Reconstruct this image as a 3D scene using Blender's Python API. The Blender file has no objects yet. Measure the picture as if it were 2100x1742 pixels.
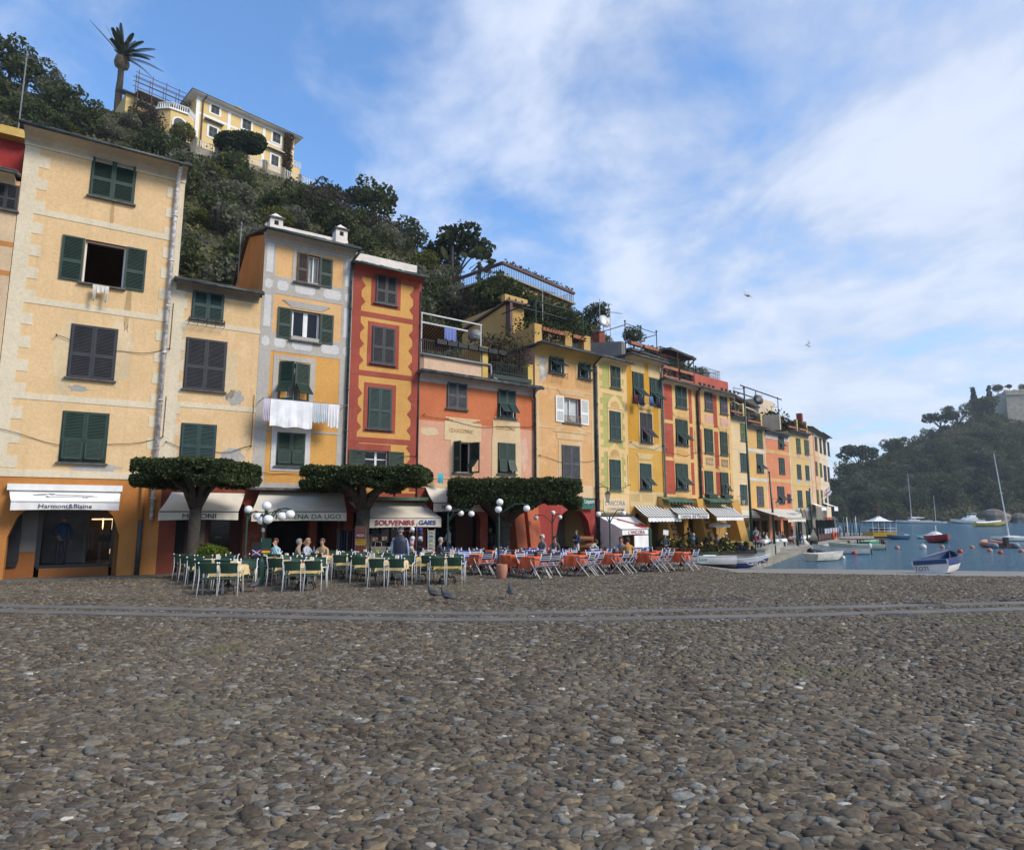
import bpy, math, random
import numpy as np
from mathutils import Vector, Matrix
R = math.radians
SC = bpy.context.scene
COL = SC.collection
random.seed(7); NR = np.random.RandomState(11)
# ------------------------------------------------------------------ camera
F = 1300.0; PITCH = math.atan(184/1300.0); CAMZ = 2.1
CP, SP = math.cos(PITCH), math.sin(PITCH)
cd = bpy.data.cameras.new('camera'); cam = bpy.data.objects.new('camera', cd); COL.objects.link(cam)
cam.location = (0, 0, CAMZ); cam.rotation_euler = (R(90)+PITCH, 0, 0)
cd.sensor_width = 36; cd.lens = F/2100*36; cd.clip_start = .1; cd.clip_end = 4000
SC.camera = cam
SC.render.resolution_x = 1024; SC.render.resolution_y = 849
# ------------------------------------------------------------------ light
SUNV = Vector((.80, -.36, .70)).normalized()
w = bpy.data.worlds.new("World"); SC.world = w; w.use_nodes = True
nt = w.node_tree; nt.nodes.clear()
def N(nt, t, **k):
 n = nt.nodes.new(t)
 for a, b in k.items():
  if a.startswith('i_'): n.inputs[a[2:].replace('_', ' ')].default_value = b
  else: setattr(n, a, b)
 return n
def math_n(nt, op, a, b=None, clamp=False):
 n = nt.nodes.new('ShaderNodeMath'); n.operation = op; n.use_clamp = clamp
 for i, x in enumerate((a, b)):
  if x is None: continue
  if isinstance(x, (int, float)): n.inputs[i].default_value = x
  else: nt.links.new(x, n.inputs[i])
 return n.outputs[0]
def maprange(nt, v, a, b, c=0., d=1.):
 n = nt.nodes.new('ShaderNodeMapRange'); n.interpolation_type = 'SMOOTHSTEP'
 nt.links.new(v, n.inputs[0])
 for i, x in enumerate((a, b, c, d)): n.inputs[i+1].default_value = x
 return n.outputs[0]
def mixc(nt, f, a, b, mode='MIX'):
 n = nt.nodes.new('ShaderNodeMix'); n.data_type = 'RGBA'; n.blend_type = mode
 for i, x in ((0, f), (6, a), (7, b)):
  if isinstance(x, (int, float)): n.inputs[i].default_value = x
  elif isinstance(x, tuple): n.inputs[i].default_value = (*x[:3], 1)
  else: nt.links.new(x, n.inputs[i])
 return n.outputs[2]
sky = N(nt, 'ShaderNodeTexSky', sky_type='NISHITA', sun_disc=False, altitude=0, air_density=1.15, dust_density=.6, ozone_density=2.2)
sky.sun_elevation = math.asin(SUNV.z); sky.sun_rotation = math.atan2(SUNV.x, SUNV.y)
tc = N(nt, 'ShaderNodeTexCoord'); sx = N(nt, 'ShaderNodeSeparateXYZ'); nt.links.new(tc.outputs['Generated'], sx.inputs[0])
zz = math_n(nt, 'ADD', math_n(nt, 'MAXIMUM', sx.outputs[2], 0.), .16)
cx = math_n(nt, 'DIVIDE', sx.outputs[0], zz); cy = math_n(nt, 'DIVIDE', sx.outputs[1], zz)
cv = N(nt, 'ShaderNodeCombineXYZ'); nt.links.new(cx, cv.inputs[0]); nt.links.new(cy, cv.inputs[1])
# stretched, slightly rotated cloud streets
mp = N(nt, 'ShaderNodeMapping'); nt.links.new(cv.outputs[0], mp.inputs[0])
mp.inputs['Rotation'].default_value = (0, 0, R(28)); mp.inputs['Scale'].default_value = (1.1, .9, 1); mp.inputs['Location'].default_value = (3.1, 1.7, 0)
n1 = N(nt, 'ShaderNodeTexNoise'); n1.inputs['Scale'].default_value = 2.1; n1.inputs['Detail'].default_value = 10; n1.inputs['Roughness'].default_value = .60; n1.inputs['Distortion'].default_value = .25
nt.links.new(mp.outputs[0], n1.inputs['Vector'])
n2 = N(nt, 'ShaderNodeTexNoise'); n2.inputs['Scale'].default_value = .5; n2.inputs['Detail'].default_value = 4
nt.links.new(mp.outputs[0], n2.inputs['Vector'])
dens = math_n(nt, 'ADD', math_n(nt, 'MULTIPLY', n1.outputs[0], .85), math_n(nt, 'MULTIPLY', n2.outputs[0], .42))
side = maprange(nt, sx.outputs[0], -.45, .4, -.03, .14)
low = maprange(nt, sx.outputs[2], .0, .45, .05, .0)
dens = math_n(nt, 'ADD', math_n(nt, 'ADD', dens, side), low)
cf = maprange(nt, dens, .49, .88, 0., .92)
veil = maprange(nt, sx.outputs[2], .0, .55, .5, .06)
cf = math_n(nt, 'MAXIMUM', cf, veil)
skyb = mixc(nt, 1., sky.outputs[0], (.80, 1.22, 1.58), 'MULTIPLY')
shade = maprange(nt, n1.outputs[0], .38, .66, .84, 1.04)
cc = N(nt, 'ShaderNodeMix'); cc.data_type = 'RGBA'; cc.blend_type = 'MULTIPLY'; cc.inputs[0].default_value = 1
cc.inputs[6].default_value = (4.7, 5.15, 6.1, 1)
cb = N(nt, 'ShaderNodeCombineColor'); [nt.links.new(shade, cb.inputs[i]) for i in range(3)]
nt.links.new(cb.outputs[0], cc.inputs[7])
skyc = mixc(nt, cf, skyb, cc.outputs[2])
bg = N(nt, 'ShaderNodeBackground'); bg.inputs[1].default_value = .118
nt.links.new(skyc, bg.inputs[0]); wo = N(nt, 'ShaderNodeOutputWorld'); nt.links.new(bg.outputs[0], wo.inputs[0])
ld = bpy.data.lights.new('sun', 'SUN'); ld.energy = 2.6; ld.angle = R(20); ld.color = (1, .91, .79)
lo = bpy.data.objects.new('sun', ld); COL.objects.link(lo); lo.rotation_euler = (-SUNV).to_track_quat('-Z', 'Y').to_euler()
SC.view_settings.view_transform = 'Standard'; SC.view_settings.look = 'None'; SC.view_settings.exposure = 0.5; SC.view_settings.gamma = 1
SC.render.engine = 'CYCLES'; SC.cycles.max_bounces = 5; SC.cycles.transparent_max_bounces = 6
# ------------------------------------------------------------------ pixel geometry (2100 x 1742 reading of the photo)
def ray(px, py):
 dx = (px-1050)/F; dy = (871-py)/F
 return Vector((dx, CP-dy*SP, SP+dy*CP))
def at(px, py, Y):
 d = ray(px, py); t = Y/d.y
 return Vector((d.x*t, Y, CAMZ+d.z*t))
def smooth(a, b, x):
 t = np.clip((x-a)/(b-a), 0, 1); return t*t*(3-2*t)
WATER = -1.45
QP = [(14.4, 41.2), (17.8, 45.0), (27.5, 61), (41, 79), (54.5, 97), (62, 108)]      # water side edge of the quay
def qdist(x, y):      # >0 on the water side of the quay line
 qx = np.interp(y, [p[1] for p in QP], [p[0] for p in QP]); return x-qx
def gz(x, y):
 x = np.asarray(x, float); y = np.asarray(y, float)
 z = np.interp(y, [0, 15, 21, 33, 41, 50, 60, 74, 110], [0, 0, -.10, -.30, -.45, -.65, -.85, -1.05, -1.1])
 ya = 26-.2*(x-7)
 rz = np.interp(ya, [0, 15, 21, 33], [0, 0, -.10, -.30])-.067*np.maximum(y-ya, 0)
 wgt = smooth(7.5, 12.5, x)*(y > 20)
 wgt = wgt*(1-smooth(-.3, .5, y-(38.6+.77*(x-10.4)))*(qdist(x, y) < .3))
 z = z*(1-wgt)+np.minimum(z, rz)*wgt
 z = np.where((y > 43.5) & (qdist(x, y) > -1.0), -2.6, z)
 return z
def gzf(x, y): return float(gz(x, y))
def G(px, py, h=0.):
 d = ray(px, py); a, b = 2., 160.
 for i in range(400):
  t = 2.*1.012**i
  if CAMZ+d.z*t < gzf(d.x*t, d.y*t)+h: break
 hi = t; lo_ = t/1.012
 for i in range(20):
  m = (hi+lo_)/2
  if CAMZ+d.z*m < gzf(d.x*m, d.y*m)+h: hi = m
  else: lo_ = m
 return Vector((d.x*hi, d.y*hi, gzf(d.x*hi, d.y*hi)+h))
def onwater(px, py):
 d = ray(px, py); t = (WATER-CAMZ)/d.z; return Vector((d.x*t, d.y*t, WATER))
# ------------------------------------------------------------------ materials
MATS = {}
def newmat(name):
 m = bpy.data.materials.new(name); m.use_nodes = True
 t = m.node_tree; b = t.nodes['Principled BSDF']; return m, t, b
def flat(name, c, rough=.7, metal=0., var=.10, vs=3., bump=0., bs=60., emis=0, spec=.5, trans=0., sheen=0):
 if name in MATS: return MATS[name]
 m, t, b = newmat(name)
 b.inputs['Roughness'].default_value = rough; b.inputs['Metallic'].default_value = metal
 b.inputs['Specular IOR Level'].default_value = spec
 b.inputs['Base Color'].default_value = (*c, 1)
 g = N(t, 'ShaderNodeTexCoord')
 if var > 0:
  n = N(t, 'ShaderNodeTexNoise'); n.inputs['Scale'].default_value = vs; n.inputs['Detail'].default_value = 4
  t.links.new(g.outputs['Object'], n.inputs['Vector'])
  f = maprange(t, n.outputs[0], .3, .7, 0., 1.)
  t.links.new(mixc(t, f, tuple(x*(1-var) for x in c), tuple(min(1, x*(1+var)) for x in c)), b.inputs['Base Color'])
 if bump > 0:
  n = N(t, 'ShaderNodeTexNoise'); n.inputs['Scale'].default_value = bs; n.inputs['Detail'].default_value = 3
  t.links.new(g.outputs['Object'], n.inputs['Vector'])
  bn = N(t, 'ShaderNodeBump'); bn.inputs['Strength'].default_value = bump; bn.inputs['Distance'].default_value = .02
  t.links.new(n.outputs[0], bn.inputs['Height']); t.links.new(bn.outputs[0], b.inputs['Normal'])
 if emis: b.inputs['Emission Color'].default_value = (*c, 1); b.inputs['Emission Strength'].default_value = emis
 if trans: b.inputs['Transmission Weight'].default_value = trans
 if sheen: b.inputs['Sheen Weight'].default_value = sheen
 MATS[name] = m; return m
def plaster(name, c, c2=None, streak=.35, patch=.25, rough=.92, brick=None):
 """old lime plaster: broad blotches, rain streaks, faded patches, fine grain"""
 if name in MATS: return MATS[name]
 m, t, b = newmat(name); b.inputs['Roughness'].default_value = rough; b.inputs['Specular IOR Level'].default_value = .2
 c2 = c2 or tuple(x*.80 for x in c)
 g = N(t, 'ShaderNodeNewGeometry')
 def noise(scale, sc=(1, 1, 1), det=5, ro=.55):
  mpn = N(t, 'ShaderNodeMapping'); mpn.inputs['Scale'].default_value = sc; t.links.new(g.outputs['Position'], mpn.inputs[0])
  n = N(t, 'ShaderNodeTexNoise'); n.inputs['Scale'].default_value = scale; n.inputs['Detail'].default_value = det; n.inputs['Roughness'].default_value = ro
  t.links.new(mpn.outputs[0], n.inputs['Vector']); return n.outputs[0]
 col = mixc(t, maprange(t, noise(.55), .33, .67), c, c2)
 st = maprange(t, noise(2.6, (1, 1, .07), 6, .6), .51, .72, 0., streak*.8)
 col = mixc(t, st, col, tuple(x*.66 for x in c))
 pt = maprange(t, noise(.9, (1, 1, 1), 8, .66), .565, .60, 0., patch)
 col = mixc(t, pt, col, tuple(min(.85, x*1.0+.09) for x in c))
 fine = maprange(t, noise(9., (1, 1, 1), 6, .7), .3, .7, .91, 1.06)
 fc = N(t, 'ShaderNodeCombineColor'); [t.links.new(fine, fc.inputs[i]) for i in range(3)]
 col = mixc(t, 1., col, fc.outputs[0], 'MULTIPLY')
 t.links.new(col, b.inputs['Base Color'])
 bn = N(t, 'ShaderNodeBump'); bn.inputs['Strength'].default_value = .5; bn.inputs['Distance'].default_value = .02
 t.links.new(noise(14., (1, 1, 1), 5, .6), bn.inputs['Height']); t.links.new(bn.outputs[0], b.inputs['Normal'])
 MATS[name] = m; return m
# ------------------------------------------------------------------ mesh builder
class MB:
 def __init__(s): s.V = []; s.F = []; s.M = []
 def vs(s, pts): i = len(s.V); s.V += [tuple(p) for p in pts]; return i
 def poly(s, pts, m=0): i = s.vs(pts); s.F.append(tuple(range(i, i+len(pts)))); s.M.append(m)
 def box(s, a, b, m=0, T=None):
  x0, y0, z0 = a; x1, y1, z1 = b
  P = [(x0, y0, z0), (x1, y0, z0), (x1, y1, z0), (x0, y1, z0), (x0, y0, z1), (x1, y0, z1), (x1, y1, z1), (x0, y1, z1)]
  if T is not None: P = [T @ Vector(p) for p in P]
  i = s.vs(P)
  for f in ((0, 3, 2, 1), (4, 5, 6, 7), (0, 1, 5, 4), (1, 2, 6, 5), (2, 3, 7, 6), (3, 0, 4, 7)):
   s.F.append(tuple(i+k for k in f)); s.M.append(m)
 def prism(s, pts, d, m=0):      # pts outline, d extrusion vector
  n = len(pts); d = Vector(d); i = s.vs(list(pts)+[tuple(Vector(p)+d) for p in pts])
  s.F.append(tuple(i+k for k in range(n))); s.F.append(tuple(i+n+k for k in reversed(range(n)))); s.M += [m, m]
  for k in range(n): s.F.append((i+k, i+n+k, i+n+(k+1) % n, i+(k+1) % n)); s.M.append(m)
 def tube(s, pts, r, n=6, m=0, cap=True):
  pts = [Vector(p) for p in pts]; rs = r if isinstance(r, (list, tuple)) else [r]*len(pts)
  ring = []; t0 = (pts[1]-pts[0]).normalized(); up = Vector((0, 0, 1)) if abs(t0.z) < .9 else Vector((1, 0, 0))
  a = t0.cross(up).normalized()
  for k, p in enumerate(pts):
   if k == 0: t = pts[1]-pts[0]
   elif k == len(pts)-1: t = pts[-1]-pts[-2]
   else: t = (pts[k+1]-p).normalized()+(p-pts[k-1]).normalized()
   t = t.normalized() if t.length > 1e-6 else t0
   a = (a-t*a.dot(t)); a = a.normalized() if a.length > 1e-6 else t.orthogonal().normalized()
   b = t.cross(a)
   ring.append(s.vs([p+(a*math.cos(2*math.pi*q/n)+b*math.sin(2*math.pi*q/n))*rs[k] for q in range(n)]))
  for k in range(len(pts)-1):
   i, j = ring[k], ring[k+1]
   for q in range(n): s.F.append((i+q, i+(q+1) % n, j+(q+1) % n, j+q)); s.M.append(m)
  if cap:
   s.F.append(tuple(ring[0]+q for q in reversed(range(n)))); s.F.append(tuple(ring[-1]+q for q in range(n))); s.M += [m, m]
 def lathe(s, prof, n=12, c=(0, 0, 0), m=0, sx=1, sy=1):
  rr = []
  for r, z in prof: rr.append(s.vs([(c[0]+sx*r*math.cos(2*math.pi*q/n), c[1]+sy*r*math.sin(2*math.pi*q/n), c[2]+z) for q in range(n)]))
  for k in range(len(prof)-1):
   i, j = rr[k], rr[k+1]
   for q in range(n): s.F.append((i+q, i+(q+1) % n, j+(q+1) % n, j+q)); s.M.append(m)
  s.F.append(tuple(rr[0]+q for q in reversed(range(n)))); s.F.append(tuple(rr[-1]+q for q in range(n))); s.M += [m, m]
 def ball(s, c, r, n=10, m=0, sc=(1, 1, 1), k=6):
  pr = []
  for i in range(k+1):
   a = -math.pi/2+math.pi*i/k; pr.append((max(1e-4, math.cos(a))*r, math.sin(a)*r*sc[2]))
  s.lathe(pr, n, c, m, sc[0], sc[1])
 def grid(s, rows, m=0):
  n = len(rows[0]); i0 = None; idx = [s.vs(r) for r in rows]
  for k in range(len(rows)-1):
   for q in range(n-1): s.F.append((idx[k]+q, idx[k]+q+1, idx[k+1]+q+1, idx[k+1]+q)); s.M.append(m)
 def xf(s, T, i0=0): s.V[i0:] = [tuple(T @ Vector(p)) for p in s.V[i0:]]
 def add(s, o, T=None, mo=0):
  i = len(s.V); s.V += [tuple(T @ Vector(p)) for p in o.V] if T is not None else list(o.V)
  s.F += [tuple(i+k for k in f) for f in o.F]; s.M += [m+mo for m in o.M]
 def mesh(s, name, mats, smooth=False):
  me = bpy.data.meshes.new(name); me.from_pydata(s.V, [], s.F)
  for m in (mats if isinstance(mats, (list, tuple)) else [mats]): me.materials.append(m)
  if any(s.M): me.polygons.foreach_set('material_index', s.M)
  if smooth: me.polygons.foreach_set('use_smooth', [True]*len(s.F))
  me.update(); return me
 def build(s, name, mats, parent=None, smooth=False, bevel=0, loc=None, sharp=None):
  o = bpy.data.objects.new(name, s.mesh(name, mats, smooth)); COL.objects.link(o)
  if smooth and sharp:
   md = o.modifiers.new('es', 'EDGE_SPLIT'); md.split_angle = R(sharp)
  if parent is not None: o.parent = parent
  if loc is not None: o.location = loc
  if bevel:
   md = o.modifiers.new('bev', 'BEVEL'); md.width = bevel; md.segments = 2; md.limit_method = 'ANGLE'
  return o
def tag(o, label=None, cat=None, group=None, kind=None):
 if label: o['label'] = label
 if cat: o['category'] = cat
 if group: o['group'] = group
 if kind: o['kind'] = kind
 return o
def empty(name, loc=(0, 0, 0), rz=0., label=None, cat=None, group=None):
 o = bpy.data.objects.new(name, None); COL.objects.link(o); o.location = loc; o.rotation_euler = (0, 0, rz)
 o.empty_display_size = .2; return tag(o, label, cat, group)
KIDS = {}
def copy_tree(o, parent=None, kids=None):
 c = o.copy(); COL.objects.link(c)
 if parent is not None: c.parent = parent
 for ch in [x for x in KIDS.get(o.name, [])]: copy_tree(ch, c)
 return c
def register(root, objs): KIDS[root.name] = objs
def textmesh(txt, size=1., ext=.004, shear=0., bold=0., spacing=1., align='CENTER'):
 cu = bpy.data.curves.new('t', 'FONT'); cu.body = txt; cu.size = size; cu.extrude = ext; cu.align_x = align; cu.align_y = 'CENTER'
 cu.shear = shear; cu.offset = bold; cu.space_character = spacing; cu.resolution_u = 3
 o = bpy.data.objects.new('t', cu); COL.objects.link(o); bpy.context.view_layer.update()
 me = bpy.data.meshes.new_from_object(o.evaluated_get(bpy.context.evaluated_depsgraph_get()))
 bpy.data.objects.remove(o); return me
def text(txt, size, mat, parent, M, width=None, name='lettering', **k):
 """M: local matrix whose x runs along the text and y up"""
 me = textmesh(txt, size, **k); me.materials.clear(); me.materials.append(mat); me.name = name
 if width:
  xs = [v.co.x for v in me.vertices]; f = width/(max(xs)-min(xs)); me.transform(Matrix.Diagonal((f, 1, 1, 1)))
 o = bpy.data.objects.new(name, me); COL.objects.link(o); o.parent = parent; o.matrix_local = M; return o
# ================================================================== GROUND
def npmesh(name, V, Fq, mats, attr=None, smooth=False, midx=None):
 """V (n,3), Fq (m,k) -> mesh, fast"""
 me = bpy.data.meshes.new(name); n, (m, k) = len(V), Fq.shape
 me.vertices.add(n); me.vertices.foreach_set('co', np.ascontiguousarray(V, dtype=np.float32).ravel())
 me.loops.add(m*k); me.loops.foreach_set('vertex_index', np.ascontiguousarray(Fq, dtype=np.int32).ravel())
 me.polygons.add(m); me.polygons.foreach_set('loop_start', np.arange(0, m*k, k, dtype=np.int32))
 for x in mats: me.materials.append(x)
 if midx is not None: me.polygons.foreach_set('material_index', midx.astype(np.int32))
 me.polygons.foreach_set('use_smooth', np.full(m, bool(smooth)))
 me.update(calc_edges=True)
 if attr is not None:
  a = me.attributes.new('tint', 'FLOAT', 'POINT'); a.data.foreach_set('value', attr.astype(np.float32))
 return me
def link(name, me, parent=None, loc=None):
 o = bpy.data.objects.new(name, me); COL.objects.link(o)
 if parent is not None: o.parent = parent
 if loc is not None: o.location = loc
 return o
# mortar bed between the pebbles and plain paving
m, t, b = newmat('mortar_bed'); b.inputs['Roughness'].default_value = .95
g = N(t, 'ShaderNodeNewGeometry')
n1 = N(t, 'ShaderNodeTexNoise'); n1.inputs['Scale'].default_value = .7; n1.inputs['Detail'].default_value = 6; t.links.new(g.outputs[0], n1.inputs['Vector'])
n2 = N(t, 'ShaderNodeTexNoise'); n2.inputs['Scale'].default_value = 120; n2.inputs['Detail'].default_value = 3; t.links.new(g.outputs[0], n2.inputs['Vector'])
n3 = N(t, 'ShaderNodeTexNoise'); n3.inputs['Scale'].default_value = .45; n3.inputs['Detail'].default_value = 7; n3.inputs['Roughness'].default_value = .7; t.links.new(g.outputs[0], n3.inputs['Vector'])
c = mixc(t, maprange(t, n1.outputs[0], .35, .65), (.085, .070, .052), (.145, .124, .095))
c = mixc(t, maprange(t, n2.outputs[0], .35, .7, 0., .7), c, (.25, .225, .185))
c = mixc(t, maprange(t, n3.outputs[0], .57, .68, 0., .75), c, (.075, .085, .022))
t.links.new(c, b.inputs['Base Color'])
bn = N(t, 'ShaderNodeBump'); bn.inputs['Strength'].default_value = .8; bn.inputs['Distance'].default_value = .01
t.links.new(n2.outputs[0], bn.inputs['Height']); t.links.new(bn.outputs[0], b.inputs['Normal'])
M_MORTAR = m
# concrete / stone slab paving (ramp and kerb)
def slabmat(name, c1, c2, scale=.5, stretch=(1, 1, 1), rough=.85):
 m, t, b = newmat(name); b.inputs['Roughness'].default_value = rough
 g = N(t, 'ShaderNodeNewGeometry'); mpn = N(t, 'ShaderNodeMapping'); mpn.inputs['Scale'].default_value = stretch; t.links.new(g.outputs[0], mpn.inputs[0])
 n1 = N(t, 'ShaderNodeTexNoise'); n1.inputs['Scale'].default_value = scale; n1.inputs['Detail'].default_value = 8; n1.inputs['Roughness'].default_value = .65; t.links.new(mpn.outputs[0], n1.inputs['Vector'])
 n2 = N(t, 'ShaderNodeTexNoise'); n2.inputs['Scale'].default_value = 30; n2.inputs['Detail'].default_value = 4; t.links.new(g.outputs[0], n2.inputs['Vector'])
 c = mixc(t, maprange(t, n1.outputs[0], .32, .68), c1, c2)
 c = mixc(t, maprange(t, n2.outputs[0], .3, .7, 0., .3), c, tuple(x*.6 for x in c1))
 t.links.new(c, b.inputs['Base Color'])
 bn = N(t, 'ShaderNodeBump'); bn.inputs['Strength'].default_value = .5; bn.inputs['Distance'].default_value = .02
 t.links.new(n2.outputs[0], bn.inputs['Height']); t.links.new(bn.outputs[0], b.inputs['Normal'])
 return m
M_RAMP = slabmat('ramp_concrete', (.17, .165, .15), (.27, .26, .235), .35, (.5, 2.5, 1))
M_SLAB = slabmat('slab_stone', (.105, .100, .092), (.16, .152, .138), .8)
M_QUAY = slabmat('quay_stone', (.20, .18, .14), (.33, .30, .24), .9, (1, 1, 2))
M_CONC = slabmat('parapet_concrete', (.26, .265, .23), (.37, .37, .33), .8)
# sheet
xs = np.concatenate([np.arange(-90, -40, 5), np.arange(-40, -8, 1.), np.arange(-8, 24, .5), np.arange(24, 75, 1.), np.arange(75, 130, 5.)])
ys = np.concatenate([np.arange(-30, 2, 2.), np.arange(2, 20, 1.), np.arange(20, 50, .5), np.arange(50, 118, 1.)])
X, Y = np.meshgrid(xs, ys); Z = gz(X, Y)-.004
V = np.stack([X.ravel(), Y.ravel(), Z.ravel()], 1); nx = len(xs); I = np.arange(len(V)).reshape(len(ys), nx)
Q = np.stack([I[:-1, :-1].ravel(), I[:-1, 1:].ravel(), I[1:, 1:].ravel(), I[1:, :-1].ravel()], 1)
cxm = V[Q].mean(1); ramp = (cxm[:, 0] > 9.2+.0*cxm[:, 1]) & (cxm[:, 1] > 26.4-.2*(cxm[:, 0]-7)+.25*np.sin(cxm[:, 0])) | (cxm[:, 1] > 44)
ME = npmesh('piazza_ground', V, Q, [M_MORTAR, M_RAMP], smooth=True, midx=ramp.astype(int))
tag(link('piazza_ground', ME), kind='structure')
# deeper ground sheet reaching the horizon under the sea and behind the town
mb = MB(); mb.poly([(-1500, -400, -3), (2500, -400, -3), (2500, 2500, -3), (-1500, 2500, -3)])
tag(mb.build('seabed_ground', slabmat('seabed', (.10, .09, .06), (.16, .15, .11), .2)), kind='structure')
# pebbles set in the mortar
def pebble_proto(lod):
 if lod == 0: prof = [(1., 0.), (.97, .50), (.84, .84), (.48, .98)]; n = 9
 elif lod == 1: prof = [(1., .0), (.92, .66), (.55, .97)]; n = 7
 else: prof = [(1., 0.), (.62, .85)]; n = 6
 P = []; Fc = []
 for r, z in prof:
  for q in range(n): P.append((r*math.cos(2*math.pi*q/n), r*math.sin(2*math.pi*q/n), z))
 P.append((0, 0, 1.)); T = []
 for k in range(len(prof)-1):
  for q in range(n):
   a, b_, c_, d_ = k*n+q, k*n+(q+1) % n, (k+1)*n+(q+1) % n, (k+1)*n+q
   T += [(a, b_, c_), (a, c_, d_)]
 for q in range(n): T.append(((len(prof)-1)*n+q, (len(prof)-1)*n+(q+1) % n, len(P)-1))
 return np.array(P), np.array(T), n
def lowf(x, y, s, seed):
 r = np.random.RandomState(seed); v = 0
 for k in range(5):
  a = r.uniform(0, 6.28); f = s*(1+.7*k); v = v+np.sin((x*math.cos(a)+y*math.sin(a))*f+r.uniform(0, 6.28))/(1+.4*k)
 return v/2.6
def strip_y(x, k):      # the two stone strips that cross the piazza
 return np.interp(x, SX[k], SYY[k])
SPX = [[(-60, 1239), (0, 1242.5), (718, 1256), (950, 1259), (1230, 1255), (1711, 1246), (2160, 1235)],
 [(-60, 1250.5), (0, 1254), (718, 1268.5), (950, 1272), (1230, 1270), (1711, 1260), (2160, 1247)]]
SX, SYY = [], []
for k in range(2):
 P = [G(*p) for p in SPX[k]]; SX.append([p.x for p in P]); SYY.append([p.y for p in P])
def pebbles(y0, y1, lod, seed, dens=1.):
 r = np.random.RandomState(seed); dy = .040/dens; dx = .074/dens
 yy = np.arange(y0, y1, dy); pts = []
 for i, y in enumerate(yy):
  hw = .815*y+4.5; xx = np.arange(-hw, hw, dx)+(i % 2)*dx/2
  pts.append(np.stack([xx, np.full(len(xx), y)], 1))
 p = np.concatenate(pts); n = len(p)
 p += r.uniform(-1, 1, (n, 2))*np.array([.028, .018])/dens
 x, y = p[:, 0], p[:, 1]
 keep = (y < 26.2-.2*(x-7)) | (x < 9.0)
 keep &= y < wall_y(x)-.9
 for k in range(2): keep &= np.abs(y-strip_y(x, k)) > .235
 keep &= r.uniform(0, 1, n) > .05
 p = p[keep]; x, y = p[:, 0], p[:, 1]; n = len(p)
 P, T, ns = pebble_proto(lod)
 big = r.uniform(0, 1, n)
 a = r.lognormal(math.log(.050), .30, n)*np.where(big > .985, 1.6, 1)*(1+.12*lowf(x, y, .8, 3)); a = np.clip(a, .024, .10)
 tt = r.uniform(0, 1, n); a = np.where(tt > .962, a*.66, a); bq = a*r.uniform(.38, .66, n); h = np.minimum(a, bq)*r.uniform(.45, .85, n)
 ang = .42*lowf(x, y, .9, 5)+.25*lowf(x, y, 3.1, 6)+r.normal(0, .28, n)+.12
 sink = r.uniform(.0, .009, n)
 tx, ty = r.normal(0, .14, n), r.normal(.08, .16, n)
 U = np.broadcast_to(P, (n, len(P), 3)).copy()
 th = np.arctan2(U[..., 1], U[..., 0]); ex = r.uniform(.06, .22, (n, 1)); ph = r.uniform(0, 6.28, (n, 1)); ph2 = r.uniform(0, 6.28, (n, 1))
 rad = 1+ex*np.cos(2*th+ph)+.09*np.cos(3*th+ph2)+.05*np.cos(4*th+ph)
 U[..., 0] *= rad; U[..., 1] *= rad
 U[..., 0] *= a[:, None]; U[..., 1] *= bq[:, None]; U[..., 2] *= h[:, None]
 U[..., 2] += U[..., 0]*tx[:, None]+U[..., 1]*ty[:, None]
 ca, sa = np.cos(ang)[:, None], np.sin(ang)[:, None]
 X = U[..., 0]*ca-U[..., 1]*sa+x[:, None]; Y = U[..., 0]*sa+U[..., 1]*ca+y[:, None]
 Z = U[..., 2]-sink[:, None]-.004+gz(x, y)[:, None]
 V = np.stack([X.ravel(), Y.ravel(), Z.ravel()], 1)
 Fq = (T[None]+(np.arange(n)*len(P))[:, None, None]).reshape(-1, 3)
 t = np.repeat(tt, len(P))
 return V, Fq, t
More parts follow.
